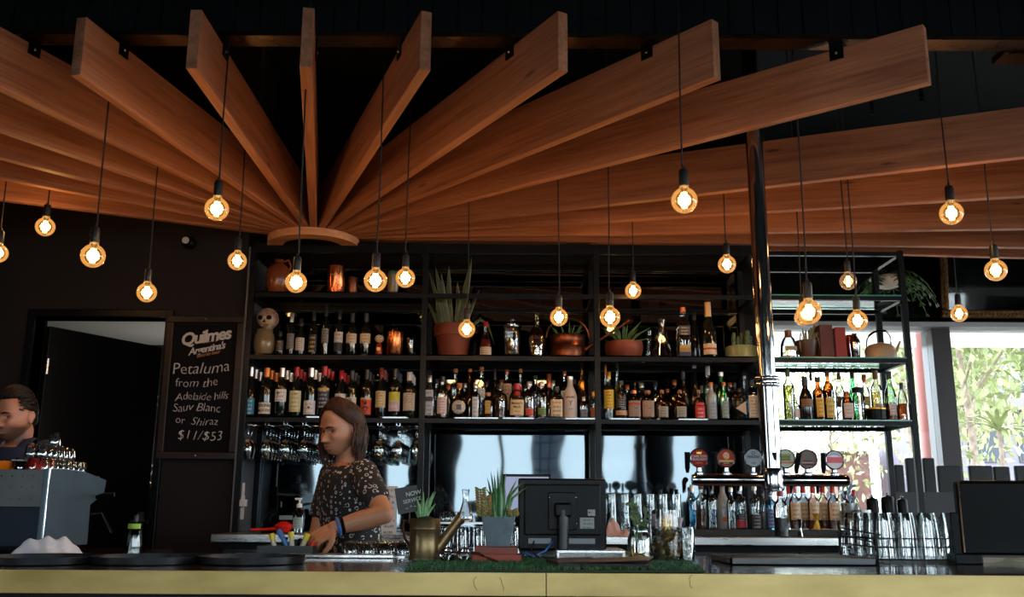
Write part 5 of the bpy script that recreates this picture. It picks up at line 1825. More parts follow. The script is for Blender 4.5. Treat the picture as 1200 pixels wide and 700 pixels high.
# steam wand and portafilter handle poking out on the right
wp = lambda px, py, Y: at(px, py, Y) - Vector((0, 0, CZ))
MB().tube([wp(106, 603, (EMY + 0.43)), wp(120, 601, (EMY + 0.44)), wp(131, 625, (EMY + 0.44))], .0055, 8).build('steam_wand', m_chrome, em)
MB().tube([wp(112, 583, (EMY + 0.45)), wp(122, 581, (EMY + 0.45)), wp(134, 580, (EMY + 0.45))], [.008, .012, .010], 10).build('portafilter_handle', m_gloss_black, em)

# cups and tumblers on top of the machine
DZ = CZ + ztop - .012
tum = MB().lathe([(.026, 0), (.0285, .004), (.0275, .03), (.0225, .066), (.02, .072), (1e-5, .070)], 16).mesh('tumbler', m_cut)


def tumbler(x, y, z, label, group, s=1.0, mesh=None, name='tumbler', cat='glass'):
    o = bpy.data.objects.new(name, mesh or tum)
    COL.objects.link(o)
    o.location = (x, y, z + .0003)
    o.scale = (s, s, s)
    return tag(o, label, cat, group)


gx = ex - .025
for i in range(3):
    for j in range(8):
        tumbler(gx - .024 - i * .047, (EMY + 0.055) + j * .047, DZ, 'tumbler on the espresso machine, lower layer, %s file from the right, %s from front' % (ORD[i], ORD[j]), 'tumblers on the espresso machine', .76)
for i in range(2):
    for j in range(6):
        tumbler(gx - .047 - i * .047, (EMY + 0.08) + j * .047, DZ + .0555, 'tumbler on the espresso machine, upper layer, %s file from the right, %s from front' % (ORD[i], ORD[j]), 'second layer of tumblers on the espresso machine', .76)
tumbler(gx - .07, (EMY + 0.22), DZ + .111, 'topmost clear tumbler, alone on the stack on the espresso machine', 'top tumbler', .76)


def cup(px, py, r, h_, m, label, z=DZ, Y=(EMY + 0.08), rot=None, lining=None):
    p = at(px, py, Y)
    c = thing('coffee_cup', label, 'cup', (p.x, Y, z + .0005))
    cp_ = MB().lathe([(r * .55, 0), (r * .6, .004), (r * .9, h_ * .5), (r, h_), (r * .93, h_), (r * .83, h_ * .5), (r * .5, .008), (1e-5, .007)], 24).build('bowl', m, c)
    MB().tube([(r * .9, 0, h_ * .8), (r * 1.35, 0, h_ * .75), (r * 1.35, 0, h_ * .4), (r * .85, 0, h_ * .3)], .005, 8).build('handle', m, c)
    if rot:
        c.rotation_euler = rot
        c.location.z += .035
    return c


cup(3, 547, .045, .042, mat('orange_glaze', lin((226, 110, 20)), .25), 'orange coffee cup at the far left on the espresso machine')
bc = cup(22, 547, .026, .046, m_gloss_black, 'small black coffee cup with a white rim on the espresso machine')
MB().tube([(.026 * math.cos(a), .026 * math.sin(a), .046) for a in [i * math.pi / 12 for i in range(24)]], .0028, 6, closed=True).build('rim', m_white, bc)
cup(42, 547, .038, .052, mat('red_glaze', lin((176, 24, 28)), .25), 'red coffee cup upside down beside the tumblers', rot=(R(180), 0, 0)).location.z = DZ + .0525

# soda bottle on the counter before the doorway, cream rack in the store room
bottle(161, 596, 17, 3.86, CZ, 'bell', 'clear', 'clear bell bottle with a green label on the counter before the doorway', 'black', .70, 'clear', .4, [(.55, .66, LB('lime', (150, 180, 60), (150, 180, 60)), R(60))])
sp = at(176, 565, 7.25)
ck_ = thing('storage_rack', 'narrow cream storage rack seen through the doorway', 'rack', (sp.x, 7.25, 0))
m_cream = mat('cream_paint', lin((206, 196, 166)), .6)
wz_ = 13 * mpp(sp)
for s in (-1, 1):
    MB().box(s * wz_ * .6 - .012, s * wz_ * .6 + .012, 0, .35, 0, sp.z).build('upright', m_cream, ck_)
for k in range(6):
    MB().box(-wz_ * .6, wz_ * .6, 0, .35, .1 + k * (sp.z - .14) / 5, .13 + k * (sp.z - .14) / 5).build('shelf', m_cream, ck_)
# scribbles in chalk on the store room wall
sw = at(188, 480, 6.6)
for k, (px, py, s_, c_) in enumerate(((186, 505, 'll', lin((206, 150, 200))), (181, 540, '3', lin((210, 206, 200))), (178, 552, '/', lin((210, 206, 200))), (187, 470, 'C', lin((120, 120, 120))))):
    q = at(px, py, 7.85)
    o = text_mesh(s_, .16, mat('chalk_scribble_%d' % k, c_, .9), 'chalk_scribble', None, q, (R(90), 0, 0), shear=.2)
    tag(o, 'chalk mark on the dark store room wall, ' + ('purple strokes', 'hooked figure', 'slanting stroke', 'faint curve')[k], 'chalk mark')
MB_w = MB().box(at(120, 500, 7.9).x, dR + .06, 7.87, 7.9, 0, 2.6).build('wall_storeroom_side', mat('store_chalk_wall', lin((46, 44, 44)), .8, var=.3, vscale=3))
struct(MB_w)
ob = at(144, 607, 6.2)
for i, (px, py, Y, hgt) in enumerate(((282, 574, WY, .10), (282, 588, WY, .09), (281, 602, WY, .09))):
    q = at(px, py, Y)
    so = thing('wall_socket', ('upper', 'middle', 'lower')[i] + ' white power socket on the wall end under the chalkboard', 'socket', (q.x, Y, q.z), group='stacked power sockets')
    MB().box(-.026, .026, -.012, -.0005, -hgt / 2 * .8, hgt / 2 * .8).build('plate', mat('ivory_plastic', lin((186, 178, 172)), .4), so, bevel=.003)
    MB().box(-.008, .008, -.016, -.012, .008, .028).build('switch', m_white, so)
    if i == 1:
        MB().box(.005, .045, -.05, -.012, -.03, .012).build('plug', MATS['ivory_plastic'], so, bevel=.004)

# ------------------------------------------------------------------ bench clutter behind the bartender
p = Vector((at(327, 600, 5.62).x, 5.62, BZ + .0005))
ph = thing('desk_phone', 'black desk phone on the bench behind the bartender', 'phone', p)
MB().prism([(-.0, 0), (.16, 0), (.16, .10), (.02, .03)], -.1, .1, M=Matrix(((0, 1, 0, 0), (1, 0, 0, 0), (0, 0, 1, 0), (0, 0, 0, 1)))).build('base', m_gloss_black, ph, bevel=.005)
MB().tube([(-.075, .02, .06), (-.075, .09, .10), (-.075, .17, .12)], [.022, .016, .022], 12).build('handset', m_gloss_black, ph)
MB().box(-.02, .08, .10, .106, .075, .10).build('display', mat('lcd_grey', lin((90, 96, 96)), .2), ph)
p = Vector((at(322, 615, 5.47).x, 5.47, BZ + .0005))
sq_ = thing('citrus_squeezer', 'red handheld citrus squeezer on the bench', 'squeezer', p, R(8))
m_red = mat('red_enamelled_metal', lin((206, 30, 20)), .35)
MB().lathe([(1e-5, .004), (.03, .008), (.048, .03), (.05, .045), (.045, .052), (.02, .066), (1e-5, .07)], 20, M=Matrix.Translation((.05, 0, 0))).build('cup', m_red, sq_)
MB().tube([(.02, 0, .03), (-.05, 0, .024), (-.13, 0, .022)], [.018, .014, .013], 10, flat=.6).build('handle', m_red, sq_)
p = Vector((at(350.5, 600, 5.5).x, 5.5, BZ + .0005))
sn = thing('pump_bottle', 'clear hand sanitiser pump bottle on the bench', 'bottle', p)
MB().lathe([(.030, 0), (.034, .004), (.034, .11), (.028, .13), (.014, .145), (.014, .15)], 20).build('body', G['clear'], sn)
MB().lathe([(.029, .005), (.031, .085), (1e-5, .086)], 16).build('gel', glass('gel', (.8, .9, .88), refl=0), sn)
MB().lathe([(.016, .145), (.016, .165), (.006, .168), (.006, .19)], 14).tube([(-.025, 0, .192), (.012, 0, .192)], .006, 8).build('pump', m_white, sn)
MB().lathe([(.0345, .03), (.0345, .09)], 14, arc=(R(220), R(320))).build('label', LB('sanit', (150, 170, 166), (60, 80, 80), 5), sn)
p = Vector((at(456, 600, 5.6).x, 5.6, BZ + .0005))
mc = thing('menu_card', 'white typed card standing on the bench by the bartender elbow', 'card', p)
MB().box(-.045, .045, 0, .004, 0, at(456, 570, 5.6).z - BZ).build('card', LB('menu', (206, 206, 210), (70, 70, 80), 8), mc)
MB().box(-.05, .05, .004, .04, 0, .006).build('base', m_clear, mc)
# second screen on the bench behind the planter
p = Vector((at(617, 600, 5.6).x, 5.6, BZ + .0005))
tv = thing('till_screen', 'small till screen with a pale display half hidden behind the big monitor', 'monitor', p)
zt_ = at(617, 556, 5.6).z - BZ
MB().box(-.14, .14, 0, .03, zt_ - .22, zt_).build('casing', m_gloss_black, tv, bevel=.004)
MB().box(-.128, .128, -.002, 0.0, zt_ - .205, zt_ - .015).build('display', mat('lit_display', lin((150, 160, 200)), .3, emit=lin((150, 160, 205)), estr=.35), tv)
MB().box(-.02, .02, .01, .03, 0, zt_ - .22).box(-.08, .08, -.03, .07, 0, .01).build('stand', m_gloss_black, tv)
# steel rim machine and pilsner glasses on the bench
pil = MB().lathe([(.036, 0), (.0365, .003), (.031, .12), (.027, .20), (.028, .225), (.028, .232), (1e-5, .230)], 16).mesh('beer_glass', m_clear)
for i in range(6):
    for j in range(3):
        x = at(718 + i * 15.2, 600, 5.55).x
        tumbler(x + .014 * j, 5.58 + j * .082, BZ, 'tall upside down beer glass on the bench, %s row, %s from left' % (('front', 'middle', 'rear')[j], ORD[i]), 'tall beer glasses on the bench', 1.0, pil, 'beer_glass')
cloth('napkin', 723, 630, .12, .1, .085, mat('pink_napkin', lin((190, 150, 140)), .85), 'crumpled pink napkin on the bench beside the monitor', 5, 'napkin', BZ, 5.46)
# bottles on the black step
BS = [
    (810.5, 569, 11, 5.72, 'spirit', 'blue', 'dark blue bottle at the left end of the bottle step', 'silver', .85, 'clear', .5, []),
    (821, 568, 13.5, 5.70, 'spirit', 'clear', 'clear bottle with amber syrup on the bottle step', 'brown', .88, 'amber', .55, []),
    (833.5, 568, 12, 5.70, 'spirit', 'clear', 'clear vodka bottle with upright blue letters', 'brown', .88, 'clear', .6, []),
    (846, 566, 14.5, 5.69, 'coconut', 'frost', 'frosted vodka bottle with a small orange mark', 'oxred', .92, None, 0, []),
    (856, 572, 11, 5.75, 'spirit', 'clear', 'clear bottle between the frosted and the red based one', 'silver', .9, 'clear', .5, []),
    (866.5, 570, 13, 5.70, 'spirit', 'clear', 'clear bottle with a red and navy label at its base', 'silver', .9, 'clear', .5, [(.04, .20, LB('redbase', (190, 50, 60), (190, 50, 60)), R(60)), (.20, .34, LB('navybase', (30, 34, 50), (200, 200, 200), 3), R(60))]),
    (883.5, 570, 13, 5.70, 'spirit', 'clear', 'clear bottle with a black label at its base', 'silver', .9, 'clear', .5, [(.04, .34, LB('blackbase', (30, 32, 38), (150, 156, 160), 4), R(56))]),
    (893.5, 574, 9, 5.74, 'spirit', 'clear', 'short bottle of orange spirit beside the column foot', 'black', .9, 'amber', .45, []),
    (902, 574, 12, 5.70, 'spirit', 'blue', 'blue bottle directly under the column', 'bluegrey', .86, 'clear', .4, [(.06, .5, LB('bluelabel', (60, 90, 150), (190, 200, 210), 5), R(56))]),
    (923.5, 571, 10, 5.74, 'spirit', 'clear', 'clear bottle with a yellow label right of the column', 'red', .84, 'clear', .4, [(.16, .55, LB('yellow_c', (206, 190, 60), (120, 90, 30), 4), R(60))]),
]
for i, px in enumerate((930, 940.5, 952, 963.5, 975)):
    BS.append((px, 570, 13, 5.70 if i % 2 else 5.73, 'spirit', 'clear', 'clear bottle with cream label and red cap, number %s of five right of the column' % ('one', 'two', 'three', 'four', 'five')[i], 'red', .84, 'brown', .22,
               [(.22, .62, LB('creamred', (206, 182, 150), (130, 60, 50), 4), R(62))]))
BS += [(984, 569, 11, 5.75, 'spirit', 'clear', 'clear bottle with a green flecked label at the right end of the step', 'silver', .9, 'clear', .5, [(.10, .42, LB('greenfleck', (200, 206, 196), (60, 140, 60), 4), R(50))]),
       (991, 576, 9, 5.79, 'spirit', 'brown', 'brown bottle behind the steel tin', 'black', .9, 'brown', .6, []),
       (999.5, 566, 13, 5.70, 'bell', 'clear', 'clear wide shouldered bottle with a red cap at the end of the step', 'red', .70, 'clear', .4, [])]
for bi, (px, yt, wv, Y, kd, g, d, cap, cf, lq, lev, labs) in enumerate(BS):
    Y = 5.76 if px > 986 else (5.66, 5.738)[bi % 2]
    t = bottle(px, yt, wv, Y, RZ, kd, g, d, cap, cf, lq, lev, labs, group='bottles on the black step')
    hh = at(px, yt, Y).z - RZ
    rr = .5 * wv * mpp(at(px, yt, Y)) * 1.02
    if 'upright blue' in d:
        o = text_mesh('SoNo', .03, mat('blue_print', lin((50, 70, 140)), .5), 'lettering', t, (0, -rr, .30 * hh), (R(90), R(-90), 0), offset=.0006)
    if 'orange mark' in d:
        text_mesh('GO', .022, m_ink, 'lettering', t, (0, 0, .46 * hh), wrap=rr)
        text_mesh('o', .05, mat('orange_print', lin((220, 96, 30)), .5), 'lettering', t, (0, 0, .22 * hh), wrap=rr, offset=.003)
bottle(913.5, 573, 16.5, 5.48, BZ, 'spirit', 'clear', 'clear bottle half full of dark liquid standing before the step', 'oxred', .84, 'black', .40, [], name='spirit_bottle')
t, r, h_ = vessel('mixing_tin', 995.5, 590, 20, 5.66, RZ, [(.72, 0), (.75, .02), (1, 1), (.95, 1), (.7, .04), (0, .03)], m_stain, 'steel mixing tin at the right end of the bottle step', 'tin')
t, r, h_ = vessel('jigger', 956, 602, 10, 5.64, RZ, [(.9, 0), (1, .02), (.55, .48), (.55, .52), (1, 1), (.9, 1), (.45, .55), (0, .52)], CAP['gold'], 'brass jigger in front of the cream labels', 'jigger')
t, r, h_ = vessel('jigger', 937, 609, 6.5, 5.46, BZ, [(.9, 0), (1, .02), (.5, .48), (.5, .52), (1, 1), (.9, 1), (.4, .55), (0, .52)], m_chrome, 'steel jigger standing on the bench edge', 'jigger')
t, r, h_ = vessel('steel_jug', 1012, 598, 17, 5.55, BZ, [(.85, 0), (.9, .02), (.95, .7), (1, 1), (.95, 1), (.9, .7), (0, .05)], m_stain, 'steel milk jug with a lip behind the glass rack', 'jug')
MB().tube([(-.8 * r, 0, h_ * .85), (-1.5 * r, 0, h_ * .8), (-1.45 * r, 0, h_ * .35), (-.85 * r, 0, h_ * .25)], .005, 8).build('handle', m_stain, t)
for i, (px, yt, w_) in enumerate(((1022, 585, 14), (1040, 583, 16), (1057, 586, 12))):
    t, r, h_ = vessel('sauce_pot', px, yt, w_, 5.60, BZ, [(.9, 0), (1, .03), (1, .92), (.9, 1), (.5, 1.02), (.2, 1.05), (0, 1.06)], m_gloss_black, 'dark lidded pot behind the glass rack, ' + ('left', 'middle', 'right')[i] + ' of three', 'pot')
    MB().ball((0, 0, h_ * 1.08), .008, 10, 6).build('lid_knob', m_chrome, t)
# ------------------------------------------------------------------ beer column with taps
TY = 4.15
cT = at(905, 563, TY)
cx_, tz = cT.x, cT.z
col_ = thing('beer_font', 'chrome column from the ceiling carrying a horizontal beer tap pipe', 'beer taps', (cx_, TY, 0))
MB().tube([(0, 0, tz - .03), (0, 0, at(902, 452, TY).z)], .044, 32).build('lower_pole', m_chrome, col_)
zj = at(900, 448, TY).z
MB().tube([(0, 0, zj), (0, 0, ZC)], .039, 32).build('upper_pole', m_chrome, col_)
for dz_ in (-.014, .014):
    MB().lathe([(.042, dz_ - .009), (.054, dz_ - .009), (.056, dz_ - .005), (.056, dz_ + .005), (.054, dz_ + .009), (.042, dz_ + .009)], 32, M=Matrix.Translation((0, 0, zj))).build('flange', m_chrome, col_)
pipL, pipR = at(811, 562, TY).x - cx_, at(994, 564, TY).x - cx_
MB().tube([(pipL, 0, tz), (pipL + .02, 0, tz), (pipR - .02, 0, tz), (pipR, 0, tz)], [.022, .026, .026, .022], 24).build('tap_pipe', m_chrome, col_)
MB().lathe([(.047, tz - .045), (.049, tz - .03), (.049, tz + .035), (.045, tz + .05)], 28).build('junction', m_chrome, col_)
MB().lathe([(.040, tz - .03), (.038, tz - .045), (1e-5, tz - .05)], 24).build('end_cap', m_chrome, col_)
BAD = [
    (819, 537, lin((150, 22, 20)), 'round red tap badge with white lettering and a gold crown'),
    (850.5, 537, lin((150, 60, 44)), 'round red brown tap badge with a pale figure over a gold band'),
    (882.5, 537, lin((150, 156, 164)), 'round silver tap badge with a small ring emblem'),
    (917, 538, lin((190, 196, 180)), 'round pale badge with an olive patch and salmon strip'),
    (946, 538.5, lin((126, 104, 100)), 'round brown tap badge with a green triangle'),
    (977.5, 539.5, lin((226, 222, 222)), 'round white tap badge with a pink band'),
]


def badge_art(i, b, rr):
    """flat print on a tap badge"""
    y = -.0047

    def patch(x0, x1, z0, z1, c, lift=0.0, nm='badge_print'):
        MB().box(x0 * rr, x1 * rr, y - .0010 - lift, y - lift, z0 * rr, z1 * rr).build(nm, mat('badge_print_%d_%d_%d' % c, lin(c), .5, spec=.12), b)

    def words(s_, size, z, m_):
        text_mesh(s_, size * rr, m_, 'badge_lettering', b, (0, y - .0022, z * rr), offset=.0004, extrude=.0004, spacing=.95)

    if i == 0:
        words('CARLTON', .36, .16, m_chalk)
        words('DRAUGHT', .36, -.16, m_chalk)
        MB().prism([(-.22 * rr, .42 * rr), (.22 * rr, .42 * rr), (.3 * rr, .66 * rr), (.1 * rr, .54 * rr), (0, .7 * rr), (-.1 * rr, .54 * rr), (-.3 * rr, .66 * rr)], y - .001, y).build('badge_crown', CAP['gold'], b)
        patch(-.35, .35, -.56, -.48, (190, 120, 60))
    elif i == 1:
        MB().ball((.02 * rr, y, .22 * rr), (.36 * rr, .001, .38 * rr), 14, 8).build('badge_figure', mat('badge_tan', lin((206, 150, 120)), .5, var=.4, vscale=300), b)
        patch(-.78, .78, -.44, -.22, (206, 160, 90))
        patch(-.62, .62, -.66, -.44, (50, 40, 36))
        patch(-.3, .3, -.58, -.52, (190, 176, 150), .001)
    elif i == 2:
        ring = [(.17 * rr * math.cos(a), y - .001, .5 * rr + .17 * rr * math.sin(a)) for a in [k * math.pi / 3 for k in range(6)]]
        MB().tube(ring, .0016, 6, closed=True).build('badge_emblem', mat('badge_slate', lin((50, 54, 70)), .4), b)
        words('PARZEN', .36, .10, MATS['badge_slate'])
        patch(-.22, .22, -.62, -.42, (120, 124, 140))
    elif i == 3:
        patch(-.5, .5, -.22, .5, (150, 156, 96))
        patch(-.8, .8, -.48, -.3, (206, 120, 90))
        for k in range(2):
            pts = [((-.45 + .9 * t / 12) * rr, y - .0018, (.2 - .28 * k + .09 * math.sin(t * 1.9 + k)) * rr) for t in range(13)]
            MB().tube(pts, .0011, 5).build('badge_scrawl', mat('badge_dark_green', lin((60, 80, 60)), .5), b)
    elif i == 4:
        MB().prism([(-.34 * rr, .55 * rr), (.34 * rr, .55 * rr), (0, .0)], y - .001, y).build('badge_mark', mat('badge_sea_green', lin((70, 110, 100)), .5), b)
        patch(-.42, .42, -.2, -.12, (60, 52, 54))
        patch(-.6, .6, -.40, -.33, (190, 170, 150))
        patch(-.6, .6, -.62, -.52, (40, 36, 38))
    else:
        patch(-.84, .84, -.3, .3, (222, 110, 120))
        arc = [(.62 * rr * math.cos(a), y - .001, .1 * rr + .56 * rr * math.sin(a)) for a in [math.pi * (.2 + .6 * k / 10) for k in range(11)]]
        MB().tube(arc, .0012, 5).build('badge_arc', mat('badge_blue', lin((60, 110, 190)), .5), b)


kx = mpp(cT)
for i, (px, py, c1, lab) in enumerate(BAD):
    q = at(px, py, TY - .01)
    x, z = q.x - cx_, q.z
    if i == 3:
        x += .012
    b = bpy.data.objects.new('tap_badge', None)
    COL.objects.link(b)
    b.parent = col_
    b.location = (x, -.012, z)
    b['label'] = lab
    rr = 11.2 * kx
    Mx = Matrix.Rotation(R(90), 4, 'X')
    MB().lathe([(rr * .88, -.008), (rr, -.008), (rr * 1.02, 0), (rr, .007), (rr * .9, .008), (rr * .88, .004)], 36, M=Mx).build('badge_ring', m_chrome, b)
    MB().lathe([(rr * .9, -.006), (rr * .9, .0045), (1e-5, .0045)], 36, M=Mx).build('badge_face', mat('badge_face_%d' % i, c1, .45, spec=.12), b)
    badge_art(i, b, rr)
    st = MB().tube([(x, -.004, z - rr * .9), (x, -.002, tz + .02)], [.011, .013], 14)
    st.lathe([(.02, tz + .022), (.02, tz + .028), (.013, tz + .034)], 16, M=Matrix.Translation((x, -.002, 0))).build('badge_stem', m_chrome, col_)
    # black tap handle behind each badge and the spout below the pipe
    hx = x - .055
    MB().tube([(hx, -.03, tz + .028), (hx, -.034, tz + .05), (hx + (.012 if i == 4 else 0), -.04, tz + .115)], [.006, .011, .012], 10, flat=.6).build('tap_handle', m_gloss_black, col_)
    MB().tube([(hx, .02, tz), (hx, .05, tz - .005), (hx, .06, tz - .025), (hx, .062, tz - .055)], [.012, .011, .009, .008], 12).build('tap_spout', m_chrome, col_)

# ------------------------------------------------------------------ drip tray
dA, dB = cz(846, 660), cz(1011, 661)
dt = thing('drip_tray', 'long steel drip tray with a black grid below the taps', 'tray', (0, 0, CZ + .0005))
y0_, y1_ = 3.30, 3.62
MB().box(dA.x, dB.x, y0_, y0_ + .006, 0, .022).box(dA.x, dB.x, y1_ - .006, y1_, 0, .022).box(dA.x, dA.x + .006, y0_, y1_, 0, .022).box(dB.x - .006, dB.x, y0_, y1_, 0, .022).box(dA.x, dB.x, y0_, y1_, 0, .004).build('pan', mat('dark_pan_steel', lin((60, 62, 64)), .35, .5), dt)
n = 40
for k in range(n):
    x = dA.x + .012 + (dB.x - dA.x - .024) * k / (n - 1)
    MB().box(x - .003, x + .003, y0_ + .008, y1_ - .008, .014, .021).build('grid_bar', m_rubber, dt)

# ------------------------------------------------------------------ wire rack with pint glasses
pint = MB().lathe([(.042, 0), (.0425, .004), (.040, .03), (.0375, .09), (.033, .145), (.031, .158), (.030, .164), (1e-5, .162)], 20).mesh('pint_glass', m_cut)
rk = thing('wire_glass_rack', 'black wire rack holding upside down pint glasses at the right of the counter', 'rack', (0, 0, CZ))
rx0, rx1 = at(1016, 640, 3.6).x, at(1121, 640, 3.6).x
ry0, ry1 = 3.50, 3.90
for zz_ in (.012, .055, .085):
    MB().tube([(rx0, ry0, zz_), (rx1, ry0, zz_), (rx1, ry1, zz_), (rx0, ry1, zz_)], .003, 6, closed=True).build('wire_hoop', m_steel_black, rk)
for k in range(9):
    x = rx0 + (rx1 - rx0) * k / 8
    MB().tube([(x, ry0, .085), (x, ry0, .008), (x, ry1, .008), (x, ry1, .085)], .0022, 6).build('wire_bar', m_steel_black, rk)
for x in (rx0, rx1):
    for y in (ry0, ry1):
        MB().tube([(x, y, 0), (x, y, .1)], .0035, 6).build('corner_leg', m_steel_black, rk)
sl0 = [at(985, 640, 3.75), at(985, 619, 3.75), at(1026, 626, 3.5), at(1028, 648, 3.5)]
MB().tube([Vector((q.x, q.y, max(.004, q.z - CZ))) for q in sl0], .003, 6).build('wire_side', m_steel_black, rk)
sl1 = [at(988, 641, 3.9), at(988, 628, 3.9), at(1024, 636, 3.55)]
MB().tube([Vector((q.x, q.y, max(.004, q.z - CZ))) for q in sl1], .003, 6).build('wire_side', m_steel_black, rk)
for i in range(4):
    for j in range(4):
        x = rx0 + .045 + i * (rx1 - rx0 - .09) / 3
        tumbler(x, ry0 + .05 + j * .1, CZ + .0105, 'pint glass in the black wire rack, %s row from the front, %s from left' % (ORD[j], ORD[i]), 'pint glasses in the wire rack', 1.0, pint, 'pint_glass')
# little shot glasses left of the rack
shot = MB().lathe([(.019, 0), (.0195, .003), (.016, .045), (.0155, .05), (1e-5, .048)], 14).mesh('shot_glass', m_cut)
for i in range(6):
    q = at(990 + i * 7.5, 640, 3.72)
    tumbler(q.x, 3.72 + (i % 2) * .05 - i * .012, CZ, ORD[i] + ' upside down shot glass from the left beside the wire rack', 'shot glasses by the rack', 1.0, shot, 'shot_glass')

# ------------------------------------------------------------------ black screen at the right end
q = at(1129, 652, 3.45)
zt_ = at(1129, 564, 3.45).z - CZ
bs = thing('black_screen', 'wide black glossy screen with a painted warm-lit edge at the right end of the counter', 'screen', (q.x, 3.45, CZ + .0005), R(-4))
MB().box(0, .62, 0, .045, .03, zt_).build('panel', mat('black_screen_back', lin((8, 8, 10)), .35, spec=.06), bs, bevel=.010)
MB().tube([(.004, -.001, .04), (.004, -.001, zt_ - .012), (.014, -.001, zt_ - .002), (.61, -.001, zt_ - .002)], .004, 8).build('rim', m_warm_lit, bs)  # orange light along the screen edge, painted as a warm strip
MB().box(-.035, .06, -.02, .08, 0, .035).box(.5, .6, -.02, .08, 0, .035).build('foot', m_gloss_black, bs, bevel=.004)
MB().box(-.032, 0, .0, .04, .02, zt_ * .62).build('hinge_block', m_gloss_black, bs, bevel=.004)

# ------------------------------------------------------------------ turf mat with its display
m_turf = mat('turf_base', lin((24, 44, 26)), .9)
poly = [cz(474, 671.5), cz(826, 671.5), cz(800, 657.5), cz(500, 656)]
mt = thing('turf_mat', 'dark green artificial grass mat along the counter front', 'mat', (0, 0, CZ + .0005))
vs = [(q.x, q.y, 0) for q in poly] + [(q.x, q.y, .006) for q in poly]
MB().add(vs, [(0, 3, 2, 1), (4, 5, 6, 7), (0, 1, 5, 4), (1, 2, 6, 5), (2, 3, 7, 6), (3, 0, 4, 7)], False).build('backing', m_turf, mt)
gr = MB()
rnd = random.Random(2)
for k in range(14000):
    a, b = rnd.random(), rnd.random()
    p = (poly[0] * (1 - a) + poly[1] * a) * (1 - b) + (poly[3] * (1 - a) + poly[2] * a) * b
    hh, an = rnd.uniform(.008, .015), rnd.random() * 6.28
    dx, dy = .0016 * math.cos(an), .0016 * math.sin(an)
    lx, ly = rnd.uniform(-.005, .005), rnd.uniform(-.005, .005)
    gr.add([(p.x - dx, p.y - dy, .005), (p.x + dx, p.y + dy, .005), (p.x + lx, p.y + ly, .005 + hh)], [(0, 1, 2)], False)
me = bpy.data.meshes.new('grass_blades')
me.from_pydata(gr.v, [], gr.f)
me.materials.append(mat('turf_blade', lin((36, 82, 40)), .6, var=.35, vscale=40))
o = bpy.data.objects.new('grass_blades', me)
COL.objects.link(o)
o.parent = mt
o['kind'] = 'stuff'
TZ = CZ + .0075

# brass watering can with aloe and a small chalk sign
Y = 3.34
t, r, h_ = vessel('watering_can', 498.5, 608, 37, Y, TZ, [(.98, 0), (1, .02), (1, .05), (.96, .07), (.96, .72), (.985, .74), (.985, .77), (.96, .79), (.96, .97), (.9, 1.0), (.84, 1.0), (.84, .9), (0, .88)], mat('old_brass_can', lin((120, 100, 70)), .35, .8, var=.25, vscale=9, rvar=.1), 'tarnished brass watering can planted with a small aloe at the left of the turf', 'watering can', 'body')
mcan = MATS['old_brass_can']
O = Vector(t.location)
Pq = lambda px, py, yy=Y: at(px, py, yy) - O
MB().tube([Pq(510, 648), Pq(524, 628), Pq(538, 610)], [.022, .018, .017], 14).build('spout', mcan, t)
MB().tube([Pq(537, 611), Pq(540, 607)], [.020, .019], 14).build('spout_lip', mcan, t)
MB().tube([Pq(481, 613), Pq(474, 610), Pq(472, 618), Pq(474, 630), Pq(480, 640)], .008, 8, flat=.6).build('handle', m_copper_dark, t)
MB().lathe([(r * .86, h_ * .9), (r * .5, h_ * 1.02), (1e-5, h_ * 1.08)], 20).build('soil', m_soil, t)
for i in range(11):
    a = i * 2.4
    L_ = .05 + .02 * (i % 3)
    blade([(.01 * math.cos(a) - .01, .01 * math.sin(a), h_), (-.01 + .022 * math.cos(a), .022 * math.sin(a), h_ + .5 * L_), (-.01 + .045 * math.cos(a), .03 * math.sin(a), h_ + L_)], .016, mat('aloe_pale', lin((120, 160, 110)), .45, var=.25, vscale=60), t, thick=.004)
sg = thing('chalk_sign', 'tiny black chalk sign on a stick in the brass watering can', 'sign', at(480, 604, Y - .01), R(10))
k = mpp(Vector(sg.location))
MB().box(-13 * k, 13 * k, -.003, .003, 3 * k, 33 * k, Matrix.Rotation(R(-10), 4, 'Y')).build('board', mat('sign_slate', lin((16, 16, 18)), .5), sg)
MB().tube([(0, .004, -.03), (0, .004, 5 * k)], .0025, 6).build('stick', m_cframe, sg)
for j, s_ in enumerate(('NOW', 'SERVICE', '~ * ~')):
    text_mesh(s_, (7, 6, 6)[j] * k, m_chalk, 'lettering', sg, (3.5 * k - j * 1.2 * k, -.0035, (25 - j * 8) * k), (R(90), R(-14), 0), shear=.1, jitter=.0005)
# eyeglasses lying on the turf
q = cz(524, 662)
gl_ = thing('eyeglasses', 'folded pair of tortoiseshell eyeglasses on the turf beside the watering can', 'glasses', (q.x, q.y, TZ + .003), R(-8))
mt_ = mat('tortoiseshell', lin((60, 36, 26)), .25, var=.5, vscale=60)
for s in (0, 1):
    c0 = Vector((.0 + s * .058, 0, .022))
    ring = [(c0.x + .024 * math.cos(a), c0.y - .004 * s, c0.z + .021 * math.sin(a)) for a in [i * 2 * math.pi / 20 for i in range(20)]]
    MB().tube(ring, .0028, 8, closed=True).build('rim', m_chrome if s == 0 else mt_, gl_)
    MB().ball(c0, (.023, .001, .020), 16, 8).build('lens', glass('spectacle_lens', (.75, .72, .7), refl=.1), gl_)
MB().tube([(.024, 0, .028), (.030, -.002, .031), (.035, 0, .028)], .002, 6).build('bridge', mt_, gl_)
for s in (0, 1):
    MB().tube([(.082 if s else -.024, 0, .030), (.09 + .02 * s, -.02, .028), (.15, -.04 - .03 * s, .012), (.175, -.05 - .04 * s, .004)], .0028, 8).build('temple_arm', mt_, gl_)
